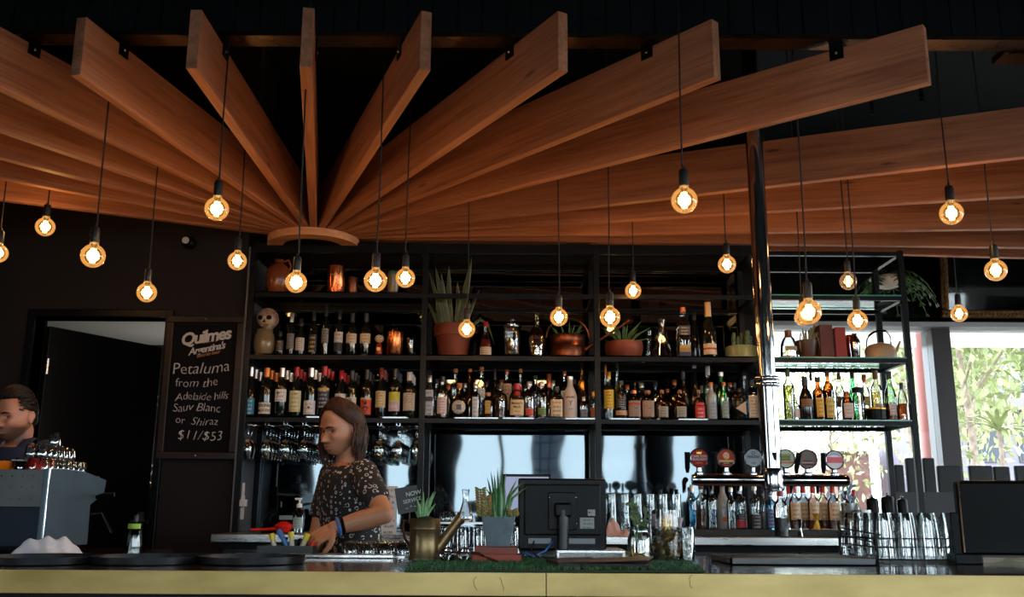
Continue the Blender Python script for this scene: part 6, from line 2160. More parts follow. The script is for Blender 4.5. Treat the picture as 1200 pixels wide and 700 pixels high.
# books below the planter
pb = at(581, 660, 3.30)
bz0 = TZ
for i, (xa, xb, m_c, lab) in enumerate(((553, 611, mat('orange_book', lin((150, 56, 34)), .6), 'orange red hardback lying on the turf under another book'), (556, 606, mat('rust_book', lin((122, 58, 44)), .65), 'rust brown hardback lying under the grey planter'))):
    a, b = at(xa, 655, 3.24), at(xb, 655, 3.24)
    th_ = .024
    bk_ = thing('book', lab, 'book', ((a.x + b.x) / 2, 3.24, bz0), R(2 - 3 * i), 'books under the planter')
    hw = (b.x - a.x) / 2
    MB().box(-hw, hw, 0, .15, 0, .003).box(-hw, hw, 0, .15, th_ - .003, th_).box(-hw, hw, 0, .003, 0, th_).build('cover', m_c, bk_, bevel=.001)
    MB().box(-hw + .003, hw - .003, .004, .147, .0032, th_ - .0032).build('pages', MATS['book_paper'], bk_)
    bz0 += th_ + .0003
# planter
pc = at(584, 640, 3.315)
pt = thing('succulent_planter', 'slate grey square planter with spiky green succulents standing on the books', 'plant', (pc.x, 3.315, bz0 + .0003))
k = mpp(pc)
ph_ = at(584, 606, 3.315).z - bz0
MB().lathe([(13.2 * k, 0), (13.6 * k, .003), (19.8 * k, ph_), (18.2 * k, ph_), (17 * k, ph_ * .88), (1e-5, ph_ * .88)], 4 * 8, sq=14).build('pot', mat('slate_grey_pot', lin((92, 104, 112)), .6, var=.15, vscale=30, bump=.1), pt)
MB().lathe([(17 * k, ph_ * .89), (1e-5, ph_ * .9)], 24, sq=8).build('soil', m_soil, pt)
m_rush = mat('rush_green', lin((70, 116, 66)), .45, var=.35, vscale=40)
m_rtip = mat('brown_tip', lin((110, 80, 44)), .6)
O = Vector(pt.location)
rnd = random.Random(8)
for (bx_, tx, ty, w_) in ((578, 571, 560, 3.6), (580, 575, 552, 3.2), (582, 579, 556, 3.5), (584, 583, 549, 3.2), (586, 589, 548, 3.4), (588, 593, 553, 3.4), (583, 569, 572, 3.4), (587, 586, 566, 7), (580, 577, 575, 6), (590, 592, 570, 4), (592, 613, 565, 4), (593, 617, 572, 3.8), (591, 606, 562, 3.5), (585, 581, 570, 5), (579, 566, 580, 3)):
    b = at(bx_, 608, 3.315) - O + Vector((0, rnd.uniform(-.03, .03), -.004))
    e = at(tx, ty, 3.315 + rnd.uniform(-.03, .03)) - O
    md = b * .45 + e * .55 + Vector(((b.x - e.x) * .25, 0, .012 if abs(tx - bx_) > 15 else 0))
    blade([b, (b + md) / 2, md, (md + e) / 2 + Vector((0, 0, .003)), e], w_ * k, m_rush, pt, thick=.006)
m_suc = mat('yellow_green_succulent', lin((120, 124, 60)), .45, color2=lin((150, 80, 50)), vscale=50)
stems = MB()
for (px, py0, py1) in ((563, 606, 573), (569, 606, 582), (600, 606, 598)):
    b, e = at(px + 2, py0, 3.30) - O, at(px, py1, 3.29) - O
    MB().tube([b, (b + e) / 2, e], .003, 6).build('stem', m_rush, pt)
    n = 11 if px < 590 else 5
    for i in range(n):
        f = (i + .5) / n
        c = b + (e - b) * f
        for s in (-1, 1):
            MB().ball(c + Vector((s * .011, -.004 * (i % 2), .004)), (.010, .004, .0045), 8, 6, M=Matrix.Rotation(R(-30 * s), 3, 'Y')).build('leaf', m_suc, pt)

# ------------------------------------------------------------------ till monitor seen from behind
Ym = 3.45
a, b = at(607, 640, Ym), at(711, 640, Ym)
mo = thing('till_monitor', 'big black till monitor seen from behind on a thick pole', 'monitor', ((a.x + b.x) / 2, Ym, CZ))
hw = (b.x - a.x) / 2
z0, z1 = at(659, 645, Ym).z - CZ, at(659, 561, Ym).z - CZ
z0 = max(z0, .035)
MB().box(-hw, hw, 0, .022, z0, z1).build('screen_casing', m_gloss_black, mo, bevel=.006)
MB().box(-hw + .02, hw - .02, -.012, 0, z0 + .05, z1 - .02).build('rear_housing', mat('matte_black_plastic', lin((12, 13, 15)), .5, spec=.2), mo, bevel=.008)
MB().box(-.05, .05, -.018, -.012, (z0 + z1) / 2 - .055, (z0 + z1) / 2 + .075).build('mount_plate', m_gloss_black, mo, bevel=.003)
for sx in (-1, 1):
    for sz in (-1, 1):
        MB().ball((sx * .048, -.0185, (z0 + z1) / 2 + .012 + sz * .045), .004, 10, 6).build('screw', m_chrome, mo)
MB().tube([(0, -.045, .035), (0, -.045, z1 - .11)], .021, 20).build('pole', mat('pole_black', lin((26, 27, 30)), .3, .3), mo)
MB().box(-.03, .03, -.065, -.018, z1 - .135, z1 - .085).build('pivot', m_gloss_black, mo, bevel=.008)
MB().box(.062, .112, -.0132, -.012, (z0 + z1) / 2 - .05, (z0 + z1) / 2 - .012).box(.09, .116, -.0132, -.012, (z0 + z1) / 2 - .006, (z0 + z1) / 2 + .016).build('sticker', LB('sticker', (150, 150, 150), (60, 60, 60), 5), mo)
for xa, xb in ((-.12, -.04), (.02, .115)):
    MB().box(xa, xb, -.004, -.0005, z0 + .022, z0 + .04).build('port_strip', mat('port_grey', lin((96, 98, 102)), .4, .4), mo)
MB().tube([(-.035, -.012, z0 + .03), (-.06, -.04, z0 + .0), (-.10, -.045, z0 - .02), (-.13, -.03, .03), (-.15, .0, .02)], .0035, 8).build('blue_cable', mat('blue_cable', lin((40, 110, 180)), .4), mo)
MB().tube([(-.10, -.012, z0 + .03), (-.11, -.05, z0 - .0), (-.08, -.06, .012), (-.04, -.05, .012)], .003, 8).build('black_cable', m_rubber, mo)
# steel till base in front
a, b = at(653, 655, 3.30), at(736, 655, 3.30)
tb = thing('cash_till', 'brushed steel till base box below the black monitor', 'till', ((a.x + b.x) / 2, 3.36, CZ + .0005))
hw = (b.x - a.x) / 2
hh = at(690, 644, 3.36).z - CZ
MB().box(-hw, hw, 0, .25, .0085, hh - .002).build('box', m_stain, tb, bevel=.003)
MB().box(-hw + .01, hw - .01, -.002, 0, .014, hh - .012).build('slot_plate', mat('embossed_steel', (.4, .4, .4), .35, 1.0, bump=.6, bscale=220), tb)
for s in (-1, 1):
    MB().box(s * hw * .8 - .01, s * hw * .8 + .01, .02, .2, 0, .009).build('foot', m_rubber, tb)
# leather menus lying on the turf
for i, (xa, xb, y0_, y1_, tilt, rz, lab) in enumerate(((646, 704, 2.93, 3.18, 1.5, 8, 'dark brown leather menu folder, left of two lying on the turf'), (688, 766, 2.90, 3.20, 2.5, -12, 'dark brown leather menu folder, right of two, lying open on the turf'))):
    a, b = at(xa, 665, 3.0), at(xb, 665, 3.0)
    mn = thing('leather_menu', lab, 'menu', ((a.x + b.x) / 2, .5 * (y0_ + y1_), TZ + .003), R(rz), 'leather menus on the turf')
    hw = (b.x - a.x) / 2
    hd_ = (y1_ - y0_) / 2 * .9
    m_le = mat('dark_brown_leather', lin((46, 26, 24)), .4, var=.2, vscale=60, bump=.2, bscale=200)
    MB().box(-hw, hw, -hd_, hd_, 0, .004).build('lower_cover', m_le, mn, bevel=.0015)
    MB().box(-hw + .004, hw - .006, -hd_ + .004, hd_ - .004, .0042, .010).build('pages', mat('menu_inner', lin((34, 22, 20)), .7), mn)
    MB().box(-hw, hw, -hd_, hd_, 0, .004, Matrix.Translation((0, 0, .0105)) @ Matrix.Rotation(R(-tilt), 4, 'Y') @ Matrix.Translation((0, 0, hw * math.sin(R(tilt))))).build('upper_cover', m_le, mn, bevel=.0015)
# herb jar, tip jar, tall glass
t, r, h_ = vessel('herb_jar', 749, 618, 28, 3.33, TZ, [(.85, 0), (.95, .03), (1, .15), (1, .62), (.9, .76), (.8, .84), (.8, .98), (.84, 1.0)], m_cut, 'mason jar of water with leafy herbs beside the till base', 'jar')
MB().lathe([(.9 * r, .01), (.95 * r, .1 * h_), (.95 * r, .45 * h_), (1e-5, .46 * h_)], 20).build('water', LIQ['yellow'], t)
m_herb = mat('herb_leaf', lin((70, 88, 50)), .5, var=.4, vscale=40)
rnd = random.Random(4)
O = Vector(t.location)
for i in range(9):
    q = at(749 + rnd.uniform(-13, 11), 590 + rnd.uniform(-2, 24), 3.33) - O
    b = Vector((rnd.uniform(-.02, .02), rnd.uniform(-.02, .02), .03))
    md = Vector((q.x * .4, rnd.uniform(-.01, .01), h_ * .95))
    MB().tube([b, md, q], .0018, 6).build('stem', m_herb, t)
    for j in range(4):
        c = md + (q - md) * (.3 + .23 * j)
        an = rnd.random() * 6.28
        d3 = Vector((math.cos(an), -.3, math.sin(an))).normalized() * rnd.uniform(.018, .034)
        blade([c, c + d3 * .5, c + d3], .014, m_herb, t, thick=.002)
t, r, h_ = vessel('tip_jar', 780, 598, 34, 3.38, TZ, [(.80, 0), (.92, .02), (1, .14), (1, .8), (.97, 1.0), (.95, 1.0)], m_clear, 'big glass tip jar full of coins and notes with a yellow flower', 'jar')
m_coin = mat('mixed_coin_metal', lin((150, 140, 116)), .3, .9, var=.3, vscale=50)
m_coin2 = mat('gold_coin_metal', lin((176, 140, 70)), .3, .9)
for i in range(150):
    a, rr = rnd.random() * 6.28, r * .82 * math.sqrt(rnd.random())
    z = .008 + (h_ * .52) * rnd.random()
    if z < .15 * h_:
        rr *= .85
    M = Matrix.Translation((rr * math.cos(a), rr * math.sin(a), z)) @ Euler((rnd.uniform(-1.2, 1.2), rnd.uniform(-1.2, 1.2), 0)).to_matrix().to_4x4()
    cr = rnd.choice((.0095, .011, .013))
    MB().lathe([(1e-5, -.0009), (cr, -.0009), (cr, .0009), (1e-5, .0009)], 10, M=M).build('coin', m_coin if i % 4 else m_coin2, t)
for i, (dx, dz_, rz, rx, c_) in enumerate(((.018, .80, .3, .3, (190, 166, 166)), (-.02, .72, -.5, -.2, (176, 170, 176)), (.022, .62, .9, .4, (206, 196, 190)), (-.005, .60, .1, -.5, (120, 130, 110)))):
    M = Matrix.Translation((dx, .01 * (i - 1.5), dz_ * h_)) @ Euler((rx + 1.3, rz, i)).to_matrix().to_4x4()
    vs_, fs_ = [], []
    for u_ in range(7):
        for v_ in range(4):
            vs_.append(M @ Vector(((u_ / 6 - .5) * .07, (v_ / 3 - .5) * .035, .006 * math.sin(u_ * 1.4 + i))))
    for u_ in range(6):
        for v_ in range(3):
            q0 = u_ * 4 + v_
            fs_.append((q0, q0 + 4, q0 + 5, q0 + 1))
    o = MB().add(vs_, fs_, True).build('banknote', mat('banknote_%d' % i, lin(c_), .7), t)
    so_ = o.modifiers.new('paper', 'SOLIDIFY')
    so_.thickness = .0006
m_yel = mat('yellow_petal', lin((230, 180, 30)), .5)
for i in range(10):
    a = i * .63
    blade([(0, -.02, h_ * .74), (.016 * math.cos(a), -.03, h_ * .74 + .016 * math.sin(a)), (.030 * math.cos(a), -.028, h_ * .74 + .034 * math.sin(a))], .008, m_yel, t, 'petal', thick=.001)
t, r, h_ = vessel('highball_glass', 805, 618, 17, 3.36, TZ, [(.9, 0), (.93, .02), (1, 1), (.95, 1), (.86, .05), (0, .045)], m_cut, 'tall cut glass tumbler at the right end of the turf', 'glass')
for k in range(3):
    MB().tube([(.008 * (k - 1), 0, .012), (.018 * (1 - k), .008 * k - .008, h_ * .9)], .002, 6).build('straw', mat('paper_straw', lin((206, 190, 170)), .7), t)

# ------------------------------------------------------------------ glasses at the back edge of the counter
lowb = MB().lathe([(.034, 0), (.0345, .003), (.031, .035), (.024, .047), (.02, .05), (1e-5, .048)], 16).mesh('dessert_glass', m_cut)
for i in range(4):
    for j in range(2):
        q = at(412 + i * 20.5, 640, 3.82)
        tumbler(q.x, 3.78 + j * .085, CZ + .004, 'low glass dish on the steel plate, %s row, %s from left' % (('front', 'rear')[j], ORD[i]), 'low glass dishes', 1.0, lowb, 'glass_dish', 'dish')
a, b = at(398, 650, 3.82), at(463, 650, 3.82)
tag(MB().box(a.x - .1, b.x + .05, 3.70, 3.96, .0, .004).build('steel_plate', m_stain, None, (0, 0, CZ + .0002)), 'steel plate under the low glass dishes', 'plate')
hi = MB().lathe([(.031, 0), (.0315, .003), (.0295, .05), (.0265, .105), (.025, .112), (1e-5, .110)], 16).mesh('tumbler', m_cut)
for i in range(5):
    for j in range(2):
        q = at(522 + i * 18.8, 640, 3.8)
        tumbler(q.x + (.012 if j else 0), 3.77 + j * .075, CZ, 'upside down highball tumbler behind the planter, %s row, %s from left' % (('front', 'rear')[j], ORD[i]), 'tumblers behind the planter', 1.0, hi)
a, b = at(512, 612, 3.8), at(604, 612, 3.8)
gs = thing('glass_rack', 'low steel rack over the tumblers behind the brass watering can', 'rack', (0, 0, CZ))
zr = a.z - CZ
MB().box(a.x, b.x, 3.72, 3.90, zr - .006, zr).build('top_plate', m_stain, gs)
for x in (a.x + .005, b.x - .005):
    for y in (3.725, 3.895):
        MB().tube([(x, y, 0), (x, y, zr - .005)], .004, 8).build('leg', m_chrome, gs)
t, r, h_ = vessel('carafe', 546, 574, 18, 3.80, CZ + zr, [(.9, 0), (1, .05), (.95, .2), (.42, .6), (.36, .78), (.5, 1.0)], m_cut, 'glass carafe with a little orange juice behind the watering can', 'carafe')
MB().lathe([(.85 * r, .006), (.9 * r, .1 * h_), (1e-5, .11 * h_)], 16).build('juice', mat('orange_juice', lin((230, 130, 30)), .4), t)
for i in range(5):
    q = at(520 + i * 5, 606, 3.86)
    tumbler(q.x, 3.84, CZ + zr, ORD[i] + ' small tumbler from the left on the steel rack by the carafe', 'tumblers on the steel rack', .55)

# ------------------------------------------------------------------ caddy the bartender reaches into
a, b = at(308, 650, 3.93), at(372, 650, 3.93)
cd = thing('steel_caddy', 'steel caddy full of yellow capped tubes that the bartender reaches into', 'caddy', ((a.x + b.x) / 2, 3.90, CZ + .0005))
hw = (b.x - a.x) / 2
hh = .034
MB().box(-hw, hw, -.07, -.066, 0, hh).box(-hw, hw, .066, .07, 0, hh).box(-hw, -hw + .004, -.066, .066, 0, hh).box(hw - .004, hw, -.066, .066, 0, hh).box(-hw, hw, -.066, .066, 0, .003).build('bin', mat('dark_steel_bin', lin((46, 46, 48)), .35, .6), cd)
m_ycap = mat('yellow_plastic', lin((216, 186, 30)), .4)
tubes = [(318, 626, -18, m_ycap, 'yellow'), (326, 622, -35, mat('blue_plastic', lin((60, 110, 170)), .4), 'blue'), (334, 630, 5, m_gloss_black, 'black'), (341, 624, -8, m_ycap, 'yellow'), (347, 633, 3, m_gloss_black, 'black'), (353, 632, 6, m_gloss_black, 'black'), (361, 626, 24, m_ycap, 'yellow'), (368, 636, 30, mat('red_plastic', lin((196, 30, 26)), .4), 'red')]
for i, (px, py, ti, m_c, cn) in enumerate(tubes):
    tp = at(px, py, 3.87 + .012 * (i % 3))
    L_ = tp.z - CZ - .004
    bx_ = tp.x - L_ * math.tan(R(ti)) * .9
    g_ = thing('marker_pen', '%s capped tube in the steel caddy, %s from the left' % (cn, ('first', 'second', 'third', 'fourth', 'fifth', 'sixth', 'seventh', 'last')[i]), 'marker', (bx_, tp.y, CZ + .006), group='tubes in the steel caddy')
    v = Vector((tp.x - bx_, 0, L_))
    MB().tube([(0, 0, 0), v * .7], .010, 12).build('barrel', mat('marker_barrel', lin((190, 180, 150)), .4) if cn == 'yellow' else m_c, g_)
    MB().tube([v * .68, v * .97, v], [.0115, .0115, .009], 12).build('cap', m_c, g_)
# steel edge rail before the bartender
a, b = at(300, 655, 3.62), at(462, 655, 3.62)
tag(MB().box(a.x, b.x, 3.60, 3.64, 0, .014).build('steel_rail', m_stain, None, (0, 0, CZ + .0003), bevel=.003), 'steel edge rail on the counter before the bartender', 'rail')
# ------------------------------------------------------------------ people
def gauss(x, s):
    return math.exp(-(x / s) ** 2)


def sstep(a, b, x):
    t = max(0.0, min(1.0, (x - a) / (b - a)))
    return t * t * (3 - 2 * t)


HA, HB, HC_ = .0715, .098, .119


def head_point(n):
    """unit direction (face towards -y, z up, origin between the eyes' level) -> head surface"""
    x, y, z = HA * n.x, HB * n.y, HC_ * n.z
    lo = sstep(.0, 1.0, -n.z)
    fr = max(0.0, -n.y)
    x *= 1 - .23 * lo ** 1.3 * (.4 + .6 * fr)
    full = 1.0
    if n.z < 0 and n.z > -.995:
        full = (((1 - abs(n.z) ** 3.4) / (1 - n.z * n.z)) ** .5 - 1) * min(1, fr * 1.6) + 1
    x *= full
    if n.y > 0:
        y *= 1.02 - .45 * lo
    # flatter face plane
    if n.y < 0:
        y = -HB * (1 - (1 - fr) ** 1.55) if fr > 0 else y
        y *= .96 * (1 + (full - 1) * .8)
        y -= .012 * sstep(.25, 1.0, lo) * fr        # jaw and chin forward
        y += .010 * sstep(.45, 1.0, n.z) * fr       # sloping forehead
        ax = abs(x)
        # brow, sockets, cheekbones
        y -= .0075 * gauss(z - .019, .009) * gauss(ax - .028, .026)
        y += .0150 * gauss(z + .001, .0125) * gauss(ax - .030, .0165)
        y += .0060 * gauss(z + .060, .018) * gauss(ax - .048, .014)     # hollow under the cheekbone
        y -= .0070 * gauss(z + .026, .014) * gauss(ax - .046, .016)
        # nose: bridge, tip and wings
        up = sstep(.022, -.036, z) * (1 - sstep(-.040, -.050, z))
        wd = .0085 + .0065 * sstep(-.005, -.040, z)
        y -= (.012 + .019 * sstep(.006, -.038, z)) * up * gauss(ax, wd)
        y -= .006 * gauss(z + .041, .007) * gauss(ax - .013, .007)
        # lips and chin
        y -= .0085 * gauss(z + .0645, .0050) * gauss(ax, .021)
        y -= .0100 * gauss(z + .0755, .0055) * gauss(ax, .018)
        y += .0060 * gauss(z + .0698, .0026) * gauss(ax, .024)
        y += .0040 * gauss(z + .087, .006) * gauss(ax, .02)
        y -= .0075 * gauss(z + .104, .014) * gauss(ax, .022)
    return Vector((x, y, z))


def head_mesh(mb, M):
    seg, rings = 110, 84
    vs, fs = [], []
    for i in range(rings + 1):
        ph = math.pi * i / rings
        for k in range(seg):
            a = 2 * math.pi * k / seg
            vs.append(M @ head_point(Vector((math.sin(ph) * math.cos(a), math.sin(ph) * math.sin(a), -math.cos(ph)))))
    for i in range(rings):
        for k in range(seg):
            k2 = (k + 1) % seg
            fs.append((i * seg + k, i * seg + k2, (i + 1) * seg + k2, (i + 1) * seg + k))
    mb.add(vs, fs, True)
    for s in (-1, 1):
        for (dx, dy, dz, rx, ry, rz) in ((.074, .012, -.010, .010, .019, .030), (.081, .018, -.002, .005, .015, .022), (.078, .008, -.034, .006, .008, .010)):
            mb.ball(M @ Vector((s * dx, dy, dz)), (rx, ry, rz), 16, 12, M=(M.to_3x3() @ Matrix.Rotation(R(-14 * s), 3, 'Z')))


def loft(mb, secs, M, seg=36):
    """stack of elliptical sections (cx, cy, z, rx, ry)"""
    vs, fs = [], []
    for (cx, cy, z, rx, ry) in secs:
        for k in range(seg):
            a = 2 * math.pi * k / seg
            c, s = math.cos(a), math.sin(a)
            q = (abs(c) ** 2.4 + abs(s) ** 2.4) ** (-1 / 2.4)
            vs.append(M @ Vector((cx + rx * q * c, cy + ry * q * s, z)))
    n = len(secs)
    for i in range(n - 1):
        for k in range(seg):
            k2 = (k + 1) % seg
            fs.append((i * seg + k, i * seg + k2, (i + 1) * seg + k2, (i + 1) * seg + k))
    fs.append(tuple(range(seg - 1, -1, -1)))
    fs.append(tuple((n - 1) * seg + k for k in range(seg)))
    mb.add(vs, fs, True)


def limb(mb, pts, rad, seg=18):
    """tapered limb with rounded ends, smoothed along its length"""
    P_, R_ = [], []
    n = len(pts)
    pts = [Vector(p) for p in pts]
    for i in range(n - 1):
        p0, p1, p2, p3 = pts[max(i - 1, 0)], pts[i], pts[i + 1], pts[min(i + 2, n - 1)]
        for s in range(8):
            t = s / 8
            P_.append(.5 * ((2 * p1) + (p2 - p0) * t + (2 * p0 - 5 * p1 + 4 * p2 - p3) * t * t + (3 * p1 - p0 - 3 * p2 + p3) * t ** 3))
            R_.append(rad[i] + (rad[i + 1] - rad[i]) * (t * t * (3 - 2 * t)))
    P_.append(pts[-1])
    R_.append(rad[-1])
    mb.tube(P_, R_, seg)
    mb.ball(pts[0], rad[0], 16, 12)
    mb.ball(pts[-1], rad[-1], 16, 12)


def hand(mb, wrist, d, nrm, side, curl=.9, s=1.0):
    """palm, four unequal bent fingers and a thumb leaving the side of the palm; nrm = back of the hand"""
    d, nrm = d.normalized(), nrm.normalized()
    ac = d.cross(nrm).normalized()
    nrm = ac.cross(d).normalized()
    for i in range(4):
        o = (i - 1.5) * .0195 * s
        limb(mb, [wrist + ac * o * .45, wrist + d * .045 * s + ac * o * .85, wrist + d * .086 * s + ac * o], [.016 * s, .0145 * s, .0105 * s], 12)
    for i, L_ in enumerate((.066, .076, .070, .054)):
        o = (i - 1.5) * .0200 * s
        b = wrist + d * .086 * s + ac * o
        a = 0.25
        p = [b]
        for f in (.42, .32, .26):
            a += curl * .5
            p.append(p[-1] + (d * math.cos(a) - nrm * math.sin(a)) * L_ * f * s)
        limb(mb, p, [.0098 * s, .0088 * s, .0080 * s, .0068 * s], 12)
    b = wrist + d * .022 * s + ac * side * .024 * s
    t1 = b + (d * .62 + ac * side * .7 - nrm * .25).normalized() * .042 * s
    t2 = t1 + (d * .85 + ac * side * .25 - nrm * .35).normalized() * .032 * s
    t3 = t2 + (d * .9 - nrm * .4).normalized() * .024 * s
    limb(mb, [b, t1, t2, t3], [.016 * s, .0125 * s, .0105 * s, .0082 * s], 12)


def solid(mb, name, m, parent, voxel, smooth=4):
    """fuse overlapping closed pieces into one continuous skin"""
    o = mb.build(name, m, None)
    md = o.modifiers.new('fuse', 'REMESH')
    md.mode = 'VOXEL'
    md.voxel_size = voxel
    if smooth:
        sm = o.modifiers.new('smooth', 'SMOOTH')
        sm.factor = .5
        sm.iterations = smooth
    dg = bpy.context.evaluated_depsgraph_get()
    me = bpy.data.meshes.new_from_object(o.evaluated_get(dg))
    bpy.data.objects.remove(o)
    me.polygons.foreach_set('use_smooth', [True] * len(me.polygons))
    me.materials.clear()
    me.materials.append(m)
    n = bpy.data.objects.new(name, me)
    COL.objects.link(n)
    n.parent = parent
    return n


def skin_material(name, base, lip, stubble):
    m, t, out = _new(name)
    p = t.nodes.new('ShaderNodeBsdfPrincipled')
    at_ = t.nodes.new('ShaderNodeAttribute')
    at_.attribute_name = 'skin_tint'
    nz = t.nodes.new('ShaderNodeTexNoise')
    nz.inputs['Scale'].default_value = 35
    mx = t.nodes.new('ShaderNodeMix')
    mx.data_type = 'RGBA'
    mx.blend_type = 'MULTIPLY'
    mx.inputs['Factor'].default_value = .25
    t.links.new(at_.outputs['Color'], mx.inputs['A'])
    t.links.new(nz.outputs['Color'], mx.inputs['B'])
    t.links.new(mx.outputs['Result'], p.inputs['Base Color'])
    p.inputs['Roughness'].default_value = .48
    p.inputs['Subsurface Weight'].default_value = .0
    p.inputs['Subsurface Radius'].default_value = (.01, .004, .002)
    t.links.new(p.outputs[0], out.inputs['Surface'])
    return m


def paint_skin(o, Mh, base, lip, stub, stub_w):
    me = o.data
    Mi = Mh.inverted()
    n = len(me.vertices)
    at_ = me.color_attributes.new('skin_tint', 'FLOAT_COLOR', 'POINT')
    buf = []
    for v in me.vertices:
        p = Mi @ v.co
        c = list(base)
        if p.length < .2 and p.y < .03:
            ax = abs(p.x)
            lw = gauss(p.z + .070, .0085) * gauss(ax, .021) * (1 if p.y < -.06 else 0)
            jaw = sstep(-.035, -.06, p.z) * (1 - .9 * gauss(p.z + .070, .010) * gauss(ax, .024)) * sstep(.05, -.02, p.y) * sstep(-.15, -.115, p.z)
            mo = gauss(p.z + .055, .006) * gauss(ax, .028)
            for i in range(3):
                c[i] = c[i] * (1 - min(1, stub_w * max(jaw, mo))) + stub[i] * min(1, stub_w * max(jaw, mo))
                c[i] = c[i] * (1 - .8 * lw) + lip[i] * .8 * lw
            rosy = gauss(p.z + .03, .02) * gauss(ax - .04, .02) * .25
            c[0] *= 1 + .1 * rosy
            c[1] *= 1 - .2 * rosy
        buf += [c[0], c[1], c[2], 1]
    at_.data.foreach_set('color', buf)


_FT = None


def face_y(x, z):
    """depth of the face surface at local x, z"""
    global _FT
    if _FT is None:
        _FT = []
        for i in range(150):
            for k in range(150):
                ph, a = math.pi * (i + .5) / 150, math.pi + math.pi * (k + .5) / 150
                _FT.append(head_point(Vector((math.sin(ph) * math.cos(a), math.sin(ph) * math.sin(a), -math.cos(ph)))))
    return min(_FT, key=lambda q: (q.x - x) ** 2 + (q.z - z) ** 2).y


def face_bits(par, Mh, brow_m, lookdown=.5):
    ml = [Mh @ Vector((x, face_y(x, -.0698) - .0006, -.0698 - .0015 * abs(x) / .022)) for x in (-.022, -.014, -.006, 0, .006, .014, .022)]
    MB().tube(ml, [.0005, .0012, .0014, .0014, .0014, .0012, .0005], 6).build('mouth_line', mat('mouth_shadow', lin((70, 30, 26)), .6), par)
    m_eye = mat('eye_white', lin((130, 112, 102)), .35, spec=.2)
    m_iris = mat('dark_iris', lin((40, 28, 22)), .15)
    for s in (-1, 1):
        ye = face_y(s * .031, -.001) + .0058
        e = MB().ball(Mh @ Vector((s * .031, ye, -.001)), (.0135, .010, .0060), 16, 10, M=Mh.to_3x3()).build('eye', m_eye, par)
        MB().ball(Mh @ Vector((s * .031 - .001, ye - .0072, -.0020)), (.0060, .0044, .0046), 12, 8, M=Mh.to_3x3()).build('iris', m_iris, e)
        ld = [Mh @ Vector((s * (.031 + .0145 * math.cos(a)), ye - .0085 + .0065 * abs(math.cos(a)) ** 2, .0005 + .0048 * math.sin(a))) for a in [math.pi * i / 8 for i in range(9)]]
        MB().tube(ld, [.0012] + [.0020] * 7 + [.0012], 6).build('eyelashes', brow_m, par)
        br = []
        for i in range(7):
            t = i / 6
            xb, zb_ = s * (.012 + .038 * t), .0165 + .006 * math.sin(t * 2.4) - .004 * t
            br.append(Mh @ Vector((xb, face_y(xb, zb_) - .0012, zb_)))
        MB().tube(br, [.0034, .0046, .0052, .0050, .0044, .0034, .0014], 8, flat=.8).build('eyebrow', brow_m, par)


def hair_cap(mb, M, sc, keep):
    seg, rings = 48, 36
    vs, fs, ok = [], [], []
    for i in range(rings + 1):
        ph = math.pi * i / rings
        for k in range(seg):
            a = 2 * math.pi * k / seg
            n = Vector((math.sin(ph) * math.cos(a), math.sin(ph) * math.sin(a), -math.cos(ph)))
            p = Vector((HA * n.x * sc, HB * n.y * sc, HC_ * n.z * (sc + .01)))
            vs.append(M @ p)
            ok.append(keep(n))
    for i in range(rings):
        for k in range(seg):
            k2 = (k + 1) % seg
            q = (i * seg + k, i * seg + k2, (i + 1) * seg + k2, (i + 1) * seg + k)
            if all(ok[j] for j in q):
                fs.append(q)
    mb.add(vs, fs, True)


def glyph_shirt(name):
    """black cloth printed with small white strokes, rings and squiggles"""
    m, t, out = _new(name)
    N, L = t.nodes.new, t.links.new
    p = N('ShaderNodeBsdfPrincipled')
    p.inputs['Roughness'].default_value = .8
    tc = N('ShaderNodeTexCoord')
    v = N('ShaderNodeTexVoronoi')
    v.inputs['Scale'].default_value = 44
    v.inputs['Randomness'].default_value = .75
    L(tc.outputs['Object'], v.inputs['Vector'])
    nz = N('ShaderNodeTexNoise')
    nz.inputs['Scale'].default_value = 40
    L(tc.outputs['Object'], nz.inputs['Vector'])
    # ring of varying radius about each cell centre
    ad = N('ShaderNodeMath')
    ad.operation = 'SUBTRACT'
    L(v.outputs['Distance'], ad.inputs[0])
    sx = N('ShaderNodeSeparateColor')
    L(v.outputs['Color'], sx.inputs[0])
    mr = N('ShaderNodeMapRange')
    mr.inputs['To Min'].default_value = .16
    mr.inputs['To Max'].default_value = .40
    L(sx.outputs[0], mr.inputs['Value'])
    L(mr.outputs[0], ad.inputs[1])
    ab = N('ShaderNodeMath')
    ab.operation = 'ABSOLUTE'
    L(ad.outputs[0], ab.inputs[0])
    lt = N('ShaderNodeMath')
    lt.operation = 'LESS_THAN'
    lt.inputs[1].default_value = .075
    L(ab.outputs[0], lt.inputs[0])
    gt = N('ShaderNodeMath')
    gt.operation = 'GREATER_THAN'
    gt.inputs[1].default_value = .45
    L(nz.outputs['Fac'], gt.inputs[0])
    g2 = N('ShaderNodeMath')
    g2.operation = 'MULTIPLY'
    L(lt.outputs[0], g2.inputs[0])
    L(gt.outputs[0], g2.inputs[1])
    mx = N('ShaderNodeMix')
    mx.data_type = 'RGBA'
    mx.inputs['A'].default_value = (*lin((20, 21, 26)), 1)
    mx.inputs['B'].default_value = (*lin((196, 192, 190)), 1)
    L(g2.outputs[0], mx.inputs['Factor'])
    L(mx.outputs['Result'], p.inputs['Base Color'])
    L(p.outputs[0], out.inputs['Surface'])
    return m


